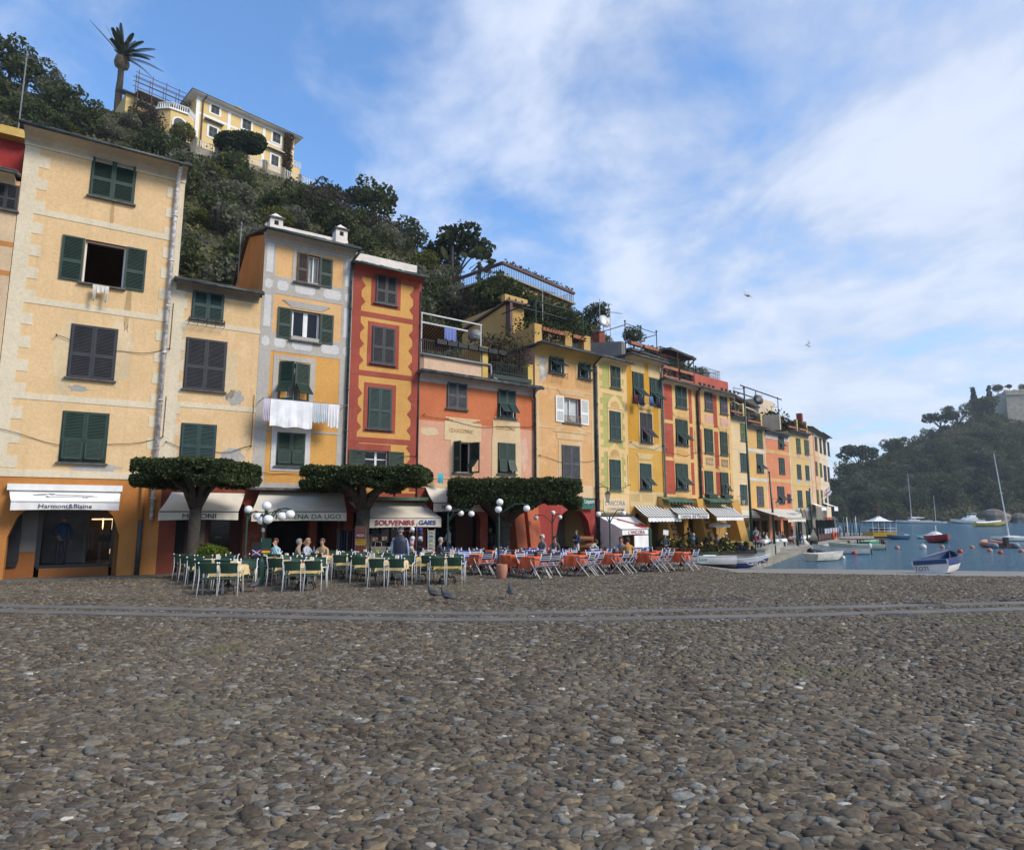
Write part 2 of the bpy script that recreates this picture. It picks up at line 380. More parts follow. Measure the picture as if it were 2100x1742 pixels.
def pebblemat():
 m, t, b = newmat('river_pebbles'); b.inputs['Roughness'].default_value = .82; b.inputs['Specular IOR Level'].default_value = .15
 at_ = N(t, 'ShaderNodeAttribute', attribute_name='tint'); cr = N(t, 'ShaderNodeValToRGB'); cr.color_ramp.interpolation = 'CONSTANT'
 stops = [(0, (.055, .043, .031)), (.15, (.078, .062, .044)), (.30, (.100, .081, .058)), (.44, (.066, .057, .046)), (.56, (.120, .095, .064)), (.66, (.086, .062, .045)),
   (.75, (.092, .088, .078)), (.82, (.135, .118, .092)), (.88, (.165, .125, .075)), (.92, (.165, .158, .14)), (.965, (.24, .22, .18)), (.988, (.38, .36, .31))]
 while len(cr.color_ramp.elements) < len(stops): cr.color_ramp.elements.new(.5)
 for e, (p, c) in zip(cr.color_ramp.elements, stops): e.position = p; e.color = (*c, 1)
 t.links.new(at_.outputs['Fac'], cr.inputs[0]); g = N(t, 'ShaderNodeNewGeometry')
 n1 = N(t, 'ShaderNodeTexNoise'); n1.inputs['Scale'].default_value = 28; n1.inputs['Detail'].default_value = 5; t.links.new(g.outputs[0], n1.inputs['Vector'])
 mpn = N(t, 'ShaderNodeMapping'); mpn.inputs['Scale'].default_value = (20, 60, 40); t.links.new(g.outputs[0], mpn.inputs[0])
 n2 = N(t, 'ShaderNodeTexNoise'); n2.inputs['Scale'].default_value = 1.; n2.inputs['Detail'].default_value = 2; n2.inputs['Distortion'].default_value = 1.5; t.links.new(mpn.outputs[0], n2.inputs['Vector'])
 n3 = N(t, 'ShaderNodeTexNoise'); n3.inputs['Scale'].default_value = .35; n3.inputs['Detail'].default_value = 5; t.links.new(g.outputs[0], n3.inputs['Vector'])
 v = maprange(t, n1.outputs[0], .3, .7, .80, 1.48); vc = N(t, 'ShaderNodeCombineColor'); [t.links.new(v, vc.inputs[i]) for i in range(3)]
 c = mixc(t, 1., cr.outputs[0], vc.outputs[0], 'MULTIPLY')
 c = mixc(t, maprange(t, n2.outputs[0], .72, .76, 0., .5), c, (.42, .41, .38))
 c = mixc(t, maprange(t, n3.outputs[0], .35, .66, 0., .25), c, (.165, .142, .108))
 c = mixc(t, maprange(t, n3.outputs[0], .60, .70, 0., .35), c, (.085, .095, .025))
 t.links.new(c, b.inputs['Base Color'])
 bn = N(t, 'ShaderNodeBump'); bn.inputs['Strength'].default_value = .35; bn.inputs['Distance'].default_value = .006
 t.links.new(n1.outputs[0], bn.inputs['Height']); t.links.new(bn.outputs[0], b.inputs['Normal'])
 return m
# ================================================================== HOUSES
PB = [-35, 328, 512, 707, 855, 1098, 1224, 1291.5, 1364, 1437, 1507]
DB = [21.8, 24.6, 26.3, 28.4, 30.25, 34.4, 37.4, 39.5, 42.0, 44.9, 48.1]
def hp(px, Y): v = at(px, 1050, Y); return (v.x, v.y)
ROWP = [hp(a, d) for a, d in zip(PB, DB)]
_d = (ROWP[0][0]-ROWP[1][0], ROWP[0][1]-ROWP[1][1]); _l = math.hypot(*_d)
_x = [ROWP[0][0]+_d[0]/_l*30]+[p[0] for p in ROWP]; _y = [ROWP[0][1]+_d[1]/_l*30]+[p[1] for p in ROWP]
def wall_y(x): return np.interp(x, _x, _y)
TXT = Matrix(((1, 0, 0, 0), (0, 0, -1, 0), (0, 1, 0, 0), (0, 0, 0, 1)))
def TM(x, y, z, rx=0., ry=0.): return Matrix.Translation((x, y, z)) @ Matrix.Rotation(ry, 4, 'Y') @ Matrix.Rotation(rx, 4, 'X') @ TXT
class Bld:
 def __init__(s, p0, p1, label, cat='house', name='town_house', zb=0.):
  s.P = Vector((p0[0], p0[1], 0)); s.Q = Vector((p1[0], p1[1], 0)); d = s.Q-s.P; s.L = d.length; s.u = d.normalized()
  s.n = Vector((s.u.y, -s.u.x, 0))          # outward, towards the piazza
  s.ang = math.atan2(s.u.y, s.u.x); s.root = empty(name, (s.P.x, s.P.y, zb), s.ang, label, cat); s.zb = zb
  s.w = MB(); s.wm = []; s.parts = []
 def mi(s, m):
  if m not in s.wm: s.wm.append(m)
  return s.wm.index(m)
 def uz(s, px, py, off=0.):
  d = ray(px, py); P = s.P+s.n*off; C = Vector((0, 0, CAMZ)); t = (P-C).dot(s.n)/d.dot(s.n); q = C+d*t
  return (q-P).dot(s.u), q.z-s.zb
 def rect(s, xl, xr, yt, yb, off=0.):
  xm, ym = (xl+xr)/2, (yt+yb)/2
  return s.uz(xl, ym, off)[0], s.uz(xr, ym, off)[0], s.uz(xm, yb, off)[1], s.uz(xm, yt, off)[1]
 def z(s, px, py, off=0.): return s.uz(px, py, off)[1]
 def uu(s, px, py=1000, off=0.): return s.uz(px, py, off)[0]
 def front(s, zones, ops=(), depth=.32, u0=0., u1=None, rv=None, y=0.):
  """zones [(z0,z1,mat)], ops ('r',ua,ub,za,zb) | ('a',ua,ub,za,zs,rise)"""
  u1 = s.L if u1 is None else u1; mb = s.w; bp = {u0, u1}
  for o in ops:
   bp |= {o[1], o[2]}
   if o[0] == 'a': bp |= {o[1]+(o[2]-o[1])*k/14 for k in range(15)}
  bp = sorted(x for x in bp if u0-1e-6 <= x <= u1+1e-6)
  def hi(o, u):
   if o[0] == 'r': return o[4]
   c = (o[1]+o[2])/2; h = (o[2]-o[1])/2; q = max(0., 1-((u-c)/h)**2); return o[4]+o[5]*math.sqrt(q)
  for a, c in zip(bp[:-1], bp[1:]):
   if c-a < 1e-5: continue
   mid = (a+c)/2; act = sorted([o for o in ops if o[1] < mid < o[2]], key=lambda o: o[3])
   for z0, z1, m in zones:
    m_ = s.mi(m); la = lc = z0
    for o in act+[None]:
     ta, tc = (min(z1, max(z0, o[3])),)*2 if o else (z1, z1)
     if ta-la > 1e-5 or tc-lc > 1e-5: mb.poly([(a, y, la), (c, y, lc), (c, y, max(tc, lc)), (a, y, max(ta, la))], m_)
     if o: la = max(la, min(z1, hi(o, a))); lc = max(lc, min(z1, hi(o, c)))
  rm = s.mi(rv or zones[0][2])
  for o in ops:
   a, c = o[1], o[2]; zt = lambda u: hi(o, u)
   us = [a+(c-a)*k/14 for k in range(15)] if o[0] == 'a' else [a, c]
   mb.poly([(a, y, o[3]), (a, y+depth, o[3]), (a, y+depth, zt(a)), (a, y, zt(a))], rm)
   mb.poly([(c, y, o[3]), (c, y, zt(c)), (c, y+depth, zt(c)), (c, y+depth, o[3])], rm)
   for p, q in zip(us[:-1], us[1:]): mb.poly([(p, y, zt(p)), (p, y+depth, zt(p)), (q, y+depth, zt(q)), (q, y, zt(q))], rm)
   mb.poly([(a, y, o[3]), (c, y, o[3]), (c, y+depth, o[3]), (a, y+depth, o[3])], rm)
 def shell(s, z0, z1, side, depth=9., back=None, u0=0., u1=None, yf=0., top=None):
  u1 = s.L if u1 is None else u1; mb = s.w; m_ = s.mi(side)
  mb.poly([(u0, yf, z0), (u0, yf, z1), (u0, depth, z1), (u0, depth, z0)], m_)
  mb.poly([(u1, yf, z0), (u1, depth, z0), (u1, depth, z1), (u1, yf, z1)], m_)
  mb.poly([(u0, depth, z0), (u0, depth, z1), (u1, depth, z1), (u1, depth, z0)], m_)
  if top: mb.poly([(u0, yf, z1), (u1, yf, z1), (u1, depth, z1), (u0, depth, z1)], s.mi(top))
 def blk(s, ua, ub, za, zb, m, t=.012, y0=0.): s.w.box((ua, y0-t, za), (ub, y0, zb), s.mi(m))
 def band(s, z, h, m, u0=0., u1=None, t=.018): s.blk(u0, s.L if u1 is None else u1, z-h/2, z+h/2, m, t)
 def quoins(s, side, z0, z1, wl, ws, m, pitch=.40, gap=.0, t=.014, line=None):
  z = z0; k = 0
  while z < z1-.05:
   w = wl if k % 2 == 0 else ws; h = min(pitch, z1-z); a, c = (0, w) if side == 'l' else (s.L-w, s.L)
   s.blk(a, c, z, z+h-gap, m, t+.002*(k % 2)); z += pitch; k += 1
 def frame(s, r, m, w=.16, t=.022, sill=True):
  a, c, z0, z1 = r
  s.blk(a-w, a, z0, z1+w, m, t); s.blk(c, c+w, z0, z1+w, m, t); s.blk(a, c, z1, z1+w, m, t)
  if sill: s.blk(a-w, c+w, z0-w*.8, z0, m, t)
 def cornice(s, r, m, over=.25, h=.32, gap=.18, steps=4):
  a, c, z0, z1 = r
  for k in range(steps):
   f = k/steps; s.blk(a-.08-over*f, c+.08+over*f, z1+gap+h*f, z1+gap+h*(f+1/steps), m, .02+.022*f)
 def done(s, bevel=0):
  o = s.w.build('wall', s.wm, s.root); return o
 def shutter(s, parent, x0, wdt, z0, h, m, ang=0., y=-.03, flap=0., split=.44, slat=.052, hinge='l'):
  """louvred leaf; local x from hinge"""
  mb = MB(); st = min(.075, wdt*.16); th = .035; zs = h*split
  def panel(za, zb, T=None, bot=True):
   i0 = len(mb.V)
   mb.box((0, -th, za), (st, 0, zb)); mb.box((wdt-st, -th, za), (wdt, 0, zb))
   mb.box((st, -th, za), (wdt-st, 0, za+st)); mb.box((st, -th, zb-st), (wdt-st, 0, zb))
   nn = max(3, int((zb-za-2*st)/slat)); dz = (zb-za-2*st)/nn
   for k in range(nn):
    z = za+st+k*dz
    i = mb.vs([(st, -.002, z+dz*.62), (wdt-st, -.002, z+dz*.62), (wdt-st, -th+.004, z+.004), (st, -th+.004, z+.004), (st, -.006, z+dz*.62-.012), (wdt-st, -.006, z+dz*.62-.012), (wdt-st, -th, z-.010), (st, -th, z-.010)])
    for f in ((0, 1, 2, 3), (7, 6, 5, 4), (3, 2, 6, 7)): mb.F.append(tuple(i+q for q in f)); mb.M.append(0)
   mb.poly([(st, -.001, za+st), (wdt-st, -.001, za+st), (wdt-st, -.001, zb-st), (st, -.001, zb-st)], 1 if not flap else 1)
   if T is not None: mb.xf(T, i0)
  if flap:
   panel(zs, h)
   mb.box((0, -th, 0), (st*.7, 0, zs)); mb.box((wdt-st*.7, -th, 0), (wdt, 0, zs)); mb.box((0, -th, 0), (wdt, 0, st))
   T = Matrix.Translation((0, -th, zs)) @ Matrix.Rotation(-flap, 4, 'X') @ Matrix.Translation((0, 0, -zs))
   i0 = len(mb.V); q = st*.6
   za, zb = st*1.2, zs-.01; x0_, x1_ = q, wdt-q
   mb.box((x0_, -.03, za), (x0_+.045, 0, zb)); mb.box((x1_-.045, -.03, za), (x1_, 0, zb)); mb.box((x0_, -.03, za), (x1_, 0, za+.045)); mb.box((x0_, -.03, zb-.045), (x1_, 0, zb))
   nn = max(3, int((zb-za)/slat)); dz = (zb-za-.09)/nn
   for k in range(nn):
    z = za+.045+k*dz; mb.box((x0_+.045, -.024, z), (x1_-.045, -.004, z+dz*.72))
   mb.xf(T, i0)
  else:
   panel(0, zs); panel(zs, h)
  o = mb.build('shutter', [m, M_SHBACK], parent)
  o.location = (x0, y, z0)
  o.rotation_euler = (0, 0, ang)
  if hinge == 'r':
   o.rotation_euler = (0, 0, -ang)
   for v in o.data.vertices: v.co.x -= wdt
  return o
 def win(s, px, kind='closed', m=None, sill='stone', flap=(0, 0), name='window', ang=(.0, .0), pane='dark', ow=None, r=None, slat=.052, fm=None, lace=False):
  a, c, z0, z1 = r or s.rect(*px); w = c-a; h = z1-z0; mb = MB(); m = m or M_GREEN
  mm = [m, M_STONE, M_GLASS_RECESS, fm or M_WHITE, M_CURT]
  if kind == 'closed':
   mb.box((-.03, -.03, 0), (w+.03, -.004, h+.03), 0)
  if kind == 'flap':
   fr = .05; zs = h*.44
   mb.box((-.03, -.028, 0), (0, -.003, h+.03), 0); mb.box((w, -.028, 0), (w+.03, -.003, h+.03), 0); mb.box((0, -.028, h), (w, -.003, h+.03), 0)
   mb.box((0, -.020, 0), (w, -.005, h), 2)  # dark panel on the wall plane paints the shaded recess behind the flaps
   mb.box((w*.5-.02, -.024, 0), (w*.5+.02, -.0205, zs), 3); mb.box((w*.12, -.024, 0), (w*.12+.03, -.0205, zs), 3); mb.box((w*.85, -.024, 0), (w*.85+.03, -.0205, zs), 3)
  if kind == 'open':
   d = .16; f = .055
   mb.box((0, d, 0), (f, d+.06, h), 3); mb.box((w-f, d, 0), (w, d+.06, h), 3); mb.box((f, d, h-f), (w-f, d+.06, h), 3); mb.box((f, d, 0), (w-f, d+.06, f), 3)
   if pane == 'double':
    mb.box((w/2-.05, d, f), (w/2+.05, d+.06, h-f), 3)
    for q in (f, w-f-.045, w/2-.05-.045, w/2+.05): mb.box((q, d+.005, f), (q+.045, d+.055, h-f), 3)
    mb.poly([(f, d+.03, f), (w-f, d+.03, f), (w-f, d+.03, h-f), (f, d+.03, h-f)], 2)
   if pane == 'grid':
    mb.box((w/2-.05, d, f), (w/2+.05, d+.06, h-f), 3)
    for q in (1/3, 2/3): mb.box((f, d+.008, h*q-.02), (w-f, d+.045, h*q+.02), 3)
    mb.poly([(f, d+.05, f), (w-f, d+.05, f), (w-f, d+.05, h-f), (f, d+.05, h-f)], 2)
   if pane == 'curtain':
    mb.box((w*.45, d, f), (w*.45+.05, d+.06, h-f), 3)
    mb.grid([[(f+(w-2*f)*k/20, d+.10+.02*math.sin(k*1.9), zz) for k in range(21)] for zz in (f, h-f)], 4)
   if lace: mb.grid([[(w*.62+(w*.3)*k/12, d+.14+.02*math.sin(k*1.9), zz) for k in range(13)] for zz in (f, h-f)], 4)
  if sill: mb.box((-.10, -.13, -.07), (w+.10, -.002, -.012 if kind != 'open' else -.003), 1)
  o = mb.build(name, mm, s.root); o.location = (a, 0, z0)
  hw = w/2-.006
  if kind in ('closed', 'flap'):
   fl = flap if kind == 'flap' else (0, 0)
   s.shutter(o, 0.003, hw, .01, h-.01, m, ang[0], -.034, fl[0], slat=slat); s.shutter(o, w-.003, hw, .01, h-.01, m, ang[1], -.034, fl[1], hinge='r', slat=slat)
  if kind == 'open':
   sw = ow or hw
   for q, (x, hg) in enumerate(((-.01, 'r'), (w+.01, 'l'))):
    if ang[q] is None: continue
    s.shutter(o, x, sw, .0, h, m if not isinstance(m, tuple) else m[q], ang[q], -.02, flap[q], hinge=hg, slat=slat)
  return (a, c, z0, z1)
 def op(s, px, r=None): a, c, z0, z1 = r or s.rect(*px); return ('r', a, c, z0, z1)
 def eave(s, z, over=.55, th=.10, soff=None, u0=-.15, u1=None, depth=9., rise=1.6, gut=True, slate=None, cove=.35):
  u1 = (s.L+.15) if u1 is None else u1; sl = slate or M_SLATE
  mb = MB(); a, c = u0, u1
  A = [(a, -over, z), (c, -over, z), (c, depth*.5, z+rise), (a, depth*.5, z+rise)]; mb.prism([Vector(p) for p in A], (0, 0, th), 0)
  A = [(a, depth*.5, z+rise), (c, depth*.5, z+rise), (c, depth+.3, z), (a, depth+.3, z)]; mb.prism([Vector(p) for p in A], (0, 0, th), 0)
  k = a
  while k < c:       # ragged slate edge
   w_ = random.uniform(.25, .45); mb.box((k, -over-random.uniform(.0, .05), z+th), (min(c, k+w_-.01), -over+.5, z+th+.025+random.uniform(0, .02)), 0,); k += w_
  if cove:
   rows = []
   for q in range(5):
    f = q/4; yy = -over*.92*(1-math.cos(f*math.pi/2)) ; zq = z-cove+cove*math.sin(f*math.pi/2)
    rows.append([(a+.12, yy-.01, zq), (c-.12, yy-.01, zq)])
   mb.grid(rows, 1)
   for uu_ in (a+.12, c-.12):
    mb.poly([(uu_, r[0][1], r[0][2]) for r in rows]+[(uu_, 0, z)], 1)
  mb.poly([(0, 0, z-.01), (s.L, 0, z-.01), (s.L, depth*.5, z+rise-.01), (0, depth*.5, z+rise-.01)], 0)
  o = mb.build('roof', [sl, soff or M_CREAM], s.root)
  g = MB()
  for uu_ in (0.02, s.L-.02): g.poly([(uu_, 0, z-.02), (uu_, depth, z-.02), (uu_, depth*.5, z+rise)], 0)
  g.build('gable', [s.sidem], s.root)
  if gut:
   mb = MB(); mb.tube([(a, -over-.07, z+.02), (c, -over-.07, z)], .065, 8)
   mb.build('gutter', gut if gut is not True else M_GUT, s.root, smooth=True)
  return o
 def pipe(s, u, z0, z1, m=None, r=.05, off=-.09, bend=0., over=.5):
  mb = MB(); pts = [(u, off, z0), (u, off, z1-.55)]
  if bend is not None: pts += [(u+bend*.3, off-.06, z1-.35), (u+bend, -over, z1-.06)]
  mb.tube(pts, r, 8)
  z = z0+.8
  while z < z1-.6: mb.tube([(u, off, z), (u, off, z+.05)], r*1.35, 8); z += 1.9
  mb.build('downpipe', m or M_GUT, s.root, smooth=True)
 def awning(s, ul, ur, zt, proj, zf, val, mat_, lm=None, fu=None, wave=0., stripes=None, side=False, txt=None, tm=None, th=None, tw=None, txu=.5, cass=None, thick=.012, m2=None, ytop=-.05):
  fl, fr_ = fu or (ul, ur); root = empty('awning', (0, 0, 0)); root.parent = s.root
  mb = MB(); n = stripes or 1
  for k in range(n):
   f0, f1 = k/n, (k+1)/n; rows = []
   for q in range(7):
    f = q/6; sag = -.05*math.sin(f*math.pi); yy = ytop-(proj+ytop)*f; z_ = zt+(zf-zt)*f+sag
    rows.append([(ul+(ur-ul)*f0+((fl-ul)+((fr_-fl)-(ur-ul))*f0)*f, yy, z_), (ul+(ur-ul)*f1+((fl-ul)+((fr_-fl)-(ur-ul))*f1)*f, yy, z_)])
   mb.grid(rows, k % 2)
  mb.build('canopy', [mat_, m2 or mat_], root)
  mb = MB(); cols = 60
  top = []; bot = []
  for k in range(cols+1):
   f = k/cols; u = fl+(fr_-fl)*f; rip = .012*math.sin(f*47); top.append((u, -proj+.002, zf-.02)); w_ = wave*abs(math.sin(f*math.pi*round((fr_-fl)/.32))) if wave else 0
   bot.append((u, -proj-rip, zf-val-w_+(.03*math.sin(f*3.1) if not wave else 0)))
  mb.grid([top, bot], 0)
  mb.build('valance', [m2 or mat_ if stripes else mat_], root) if not stripes else mb.build('valance', [mat_], root)
  mb = MB(); mb.tube([(fl, -proj, zf-.01), (fr_, -proj, zf-.01)], .028, 6); mb.tube([(ul+.1, -.05, zt-.35), (fl+.06, -proj+.05, zf-.03)], .02, 5); mb.tube([(ur-.1, -.05, zt-.35), (fr_-.06, -proj+.05, zf-.03)], .02, 5)
  if cass: mb.box((ul-.05, -.22, zt-.02), (ur+.05, 0, zt+cass))
  mb.build('arm', cass and M_WHITE or M_GREYM, root)
  if side:
   mb = MB()
   for uu_, fu_ in ((ul, fl), (ur, fr_)):
    rr = []
    for q in range(9):
     f = q/8; rr.append([(uu_+(fu_-uu_)*g/12+.03*math.sin(f*9+g*1.7), ytop-(proj+ytop)*g/12, (zt+(zf-zt)*g/12)*(1-f)+.04*f) for g in range(13)])
    mb.grid(rr, 0)
   mb.build('side_curtain', [mat_], root)
  if txt: text(txt, th, tm, root, TM(fl+(fr_-fl)*txu, -proj-.022, zf-.02-val*.5), tw)
  return root
# shared materials
M_GREEN = flat('shutter_green', (.010, .034, .022), .55, var=.22, vs=2.5)
M_GREEN2 = flat('shutter_sea_green', (.010, .038, .036), .55, var=.2, vs=2.5)
M_OLIVE = flat('shutter_faded_green', (.042, .070, .032), .65, var=.3, vs=2.5)
M_LIGHTG = flat('shutter_light_green', (.085, .12, .035), .65, var=.25, vs=2.5)
M_SLATEG = flat('shutter_slate_grey', (.022, .023, .030), .6, var=.22, vs=2.5)
M_BROWN = flat('shutter_brown', (.045, .032, .026), .6, var=.25, vs=2.5)
M_GREYB = flat('shutter_grey', (.055, .058, .068), .65, var=.25, vs=2.5)
M_WHITE = flat('white_paint', (.72, .72, .70), .5, var=.06)
M_SHBACK = flat('painted_gap_shade', (.008, .010, .010), .9, var=0)  # near-black colour paints the shade between slats and in wall holes
M_STONE = flat('slate_sill', (.085, .08, .075), .8, var=.3, vs=5)
M_GLASS_RECESS = flat('dark_glass_and_recess', (.006, .007, .009), .12, var=0, spec=.35)
M_CURT = flat('net_curtain', (.50, .52, .52), .9, var=.1)
M_SLATE = flat('roof_slate', (.085, .080, .075), .85, var=.45, vs=6, bump=.5, bs=12)
M_GUT = flat('gutter_metal', (.045, .055, .055), .5, .3, var=.5, vs=4)
M_GREYM = flat('grey_metal', (.22, .22, .22), .5, .4)
M_CREAM = plaster('cream_trim', (.60, .50, .36), (.52, .42, .28), .5, .15)
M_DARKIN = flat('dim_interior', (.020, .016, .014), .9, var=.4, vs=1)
M_CANV = flat('cream_canvas', (.60, .55, .46), .9, var=.10, vs=1.2)
M_CANW = flat('white_canvas', (.74, .73, .72), .9, var=.06, vs=1.2)
M_PEB = pebblemat()
parts_ = [pebbles(4.0, 9., 0, 1), pebbles(9., 17., 1, 2), pebbles(17., 31., 2, 3, .86)]
off = 0; VV, FF, TT = [], [], []
for V, Fq, t in parts_: VV.append(V); FF.append(Fq+off); TT.append(t); off += len(V)
tag(link('pebble_paving', npmesh('pebble_paving', np.concatenate(VV), np.concatenate(FF), [M_PEB], np.concatenate(TT), True)), kind='structure')
# stone strips of long slabs
for k in range(2):
 mb = MB(); P = [G(*p) for p in SPX[k]]; xs_ = [p.x for p in P]; x = xs_[0]; hw = .20
 while x < xs_[-1]:
  x2 = x+random.uniform(1.1, 1.9); a = float(strip_y(x, k)); c_ = float(strip_y(x2-.012, k)); dz = random.uniform(-.002, .002)
  za, zc = gzf(x, a)+.022+dz, gzf(x2, c_)+.022+dz
  A = [(x, a-hw, za), (x2-.012, c_-hw, zc), (x2-.012, c_+hw, zc), (x, a+hw, za)]
  mb.prism([(p[0], p[1], p[2]-.05) for p in A], (0, 0, .05)); x = x2
 tag(mb.build('stone_strip', M_SLAB), kind='structure')
# paved kerb walk along the left houses
mb = MB(); x = -34.
while x < -5:
 x2 = x+.9; yy = lambda q: float(wall_y(q))
 for j, (o1, o2) in enumerate(((.02, .46), (.47, .95))):
  A = [(x, yy(x)-o2, .0), (x2-.01, yy(x2)-o2, .0), (x2-.01, yy(x2)-o1+.1, .0), (x, yy(x)-o1+.1, .0)]
  mb.prism([(p[0], p[1], gzf(p[0], p[1])-.03) for p in A], (0, 0, .055+random.uniform(0, .004)))
 x = x2
tag(mb.build('kerb_walk', M_SLAB), kind='structure')
# iron gratings and manhole covers in the piazza
def flatpatch(name, px, py, wx, wy, label, cat, mat_, ribs=0, rz=0.):
 p = G(px, py); r = empty(name, (p.x, p.y, p.z), rz, label, cat)
 mb = MB(); mb.box((-wx/2, -wy/2, -.02), (wx/2, wy/2, .014))
 mb.build('frame', mat_, r)
 if ribs:
  mb = MB()
  for i in range(ribs): xx = -wx/2+.05+(wx-.1)*i/(ribs-1); mb.box((xx-.012, -wy/2+.04, .0145), (xx+.012, wy/2-.04, .026))
  mb.build('bars', mat_, r)
M_IRON = flat('dark_iron', (.05, .045, .045), .6, .6)
flatpatch('drain_grating', 1465, 1231, 1.9, .75, 'long ribbed iron drain grating set in the pebbles between strip and ramp', 'drain grating', flat('rusty_iron', (.11, .085, .08), .8), 30, R(8))
flatpatch('manhole_cover', 1905, 1240, .8, .62, 'dark metal cover just beyond the stone strips on the right', 'manhole cover', M_IRON, 9)
flatpatch('manhole_cover', 1845, 1262, .62, .5, 'small ribbed metal cover touching the near stone strip', 'manhole cover', flat('grey_iron', (.10, .095, .09), .7), 9)
flatpatch('manhole_cover', 2085, 1233, .9, .5, 'flat metal cover beyond the strips at the far right edge', 'manhole cover', M_IRON, 7)
# water
m, t, b = newmat('harbour_water'); b.inputs['Base Color'].default_value = (.018, .115, .190, 1); b.inputs['Roughness'].default_value = .14; b.inputs['IOR'].default_value = 1.33
g = N(t, 'ShaderNodeNewGeometry'); hs = []
for sc_, st_, dt in ((1.7, (1, 1.8, 1), 5), (.35, (1, 1.6, 1), 3), (7., (1, 1.6, 1), 2)):
 mpn = N(t, 'ShaderNodeMapping'); mpn.inputs['Scale'].default_value = st_; mpn.inputs['Rotation'].default_value = (0, 0, .3); t.links.new(g.outputs[0], mpn.inputs[0])
 n = N(t, 'ShaderNodeTexNoise'); n.inputs['Scale'].default_value = sc_; n.inputs['Detail'].default_value = dt; t.links.new(mpn.outputs[0], n.inputs['Vector']); hs.append(n.outputs[0])
h = math_n(t, 'ADD', math_n(t, 'ADD', hs[0], math_n(t, 'MULTIPLY', hs[1], 1.3)), math_n(t, 'MULTIPLY', hs[2], .25))
bn = N(t, 'ShaderNodeBump'); bn.inputs['Strength'].default_value = 1.; bn.inputs['Distance'].default_value = .60
t.links.new(h, bn.inputs['Height']); t.links.new(bn.outputs[0], b.inputs['Normal'])
mb = MB(); mb.poly([(4, 20, WATER), (1500, 20, WATER), (1500, 1800, WATER), (4, 1800, WATER)])
tag(mb.build('harbour_water', m), kind='structure')
# quay: ledge and paving along the boats
mb = MB()
for i in range(len(QP)-1):
 (x0, y0), (x1, y1) = QP[i], QP[i+1]; d = Vector((x1-x0, y1-y0, 0)); nl = Vector((-d.y, d.x, 0)).normalized(); L = d.length; d.normalize(); q = 0.
 while q < L-.01:
  q2 = min(L, q+random.uniform(1.6, 2.4)); a = Vector((x0, y0, 0))+d*(q+.01); c_ = Vector((x0, y0, 0))+d*q2; top = -1.10+random.uniform(-.01, .01)
  mb.prism([(a.x, a.y, -2.9), (c_.x, c_.y, -2.9), (c_.x+nl.x*2.6, c_.y+nl.y*2.6, -2.9), (a.x+nl.x*2.6, a.y+nl.y*2.6, -2.9)], (0, 0, top+2.9)); q = q2
tag(mb.build('quay', M_QUAY), kind='structure')
# ------------------------------------------------------------------ the individual houses
P_ = plaster
def mid(*v): return sum(v)/len(v)
def blotch(B, px, py, w, h, m, seed=0, t=.004):
 u, z = B.uz(px, py); r = random.Random(seed or int(px+py)); n = 26; ph = [r.uniform(0, 6.28) for _ in range(4)]
 B.w.prism([(u+w*math.cos(q*2*math.pi/n)*(1+.16*math.sin(q*.9+ph[0])+.10*math.sin(q*2.3+ph[1])), -.001, z+h*math.sin(q*2*math.pi/n)*(1+.15*math.sin(q*1.3+ph[2])+.08*math.sin(q*2.9+ph[3]))) for q in range(n)], (0, -t, 0), B.mi(m))
GLOW = flat('warm_shop_light', (1., .62, .28), emis=2.2, var=0)
# ---- 0: orange house cut by the left edge
_u = Vector((ROWP[1][0]-ROWP[0][0], ROWP[1][1]-ROWP[0][1])).normalized()
B = Bld((ROWP[0][0]-_u.x*8-.25, ROWP[0][1]-_u.y*8+.1), (ROWP[0][0]-.02*_u.x, ROWP[0][1]-.02*_u.y), 'peach and red house cut off by the left edge, beside the tall cream house')
B.sidem = P_('house0_side', (.45, .28, .12)); zt = B.z(20, 368)
pk = P_('house0_peach', (.60, .38, .22)); og = P_('house0_orange', (.50, .22, .07))
B.front([(-.5, zt, pk)]); B.shell(-.5, zt, B.sidem)
B.eave(zt, .6, u1=B.L)
B.win((-12, 36, 378, 430), 'closed', M_SLATEG); B.band(B.z(10, 500), .2, og); B.band(B.z(10, 560), .2, og)
B.quoins('r', 0, zt-.3, .75, .5, P_('house0_quoin', (.62, .46, .30)), .42)
zu = B.z(8, 285, -3.)
b2_ = MB(); b2_.box((0, 3, zt+.1), (B.L-.5, 8, zu)); b2_.build('upper_storey', P_('house0_red', (.36, .045, .04)), B.root)
b2_ = MB(); b2_.box((-.2, 2.5, zu), (B.L-.3, 8.4, zu+.35)); b2_.build('upper_cornice', P_('house0_cornice', (.62, .42, .13)), B.root)
B.done()
# ---- 1: tall cream house with the white-awning shop
B = B1 = Bld(ROWP[0], ROWP[1], 'tall cream yellow house with pale corner blocks and a white shop awning, leftmost full facade')
wl = P_('house1_cream', (.68, .475, .26), (.64, .44, .235), .4, .15); tr = P_('house1_trim', (.66, .57, .42), (.60, .52, .38), .45, .1); gr = P_('house1_orange', (.47, .20, .055), (.40, .165, .045), .5, .05)
B.sidem = wl; zt = mid(B.z(50, 276), B.z(388, 357))
zg = mid(B.z(20, 975), B.z(320, 984))
w2 = (171, 256, 497, 586)
pc_ = P_('repair_cream', (.67, .52, .32), None, .2, .3); pg_ = P_('repair_grey', (.42, .40, .37), None, .3, .3); st_ = P_('rain_stain', (.50, .345, .175), None, .5, 0)
from types import SimpleNamespace as NS_
PATCH = [(134, 740, .35, 1.6, pc_), (246, 720, .40, 1.3, pc_), (196, 959, .75, .17, pg_), (262, 630, .10, 1.0, st_), (230, 440, .07, .6, st_), (160, 796, .30, .12, pg_)]
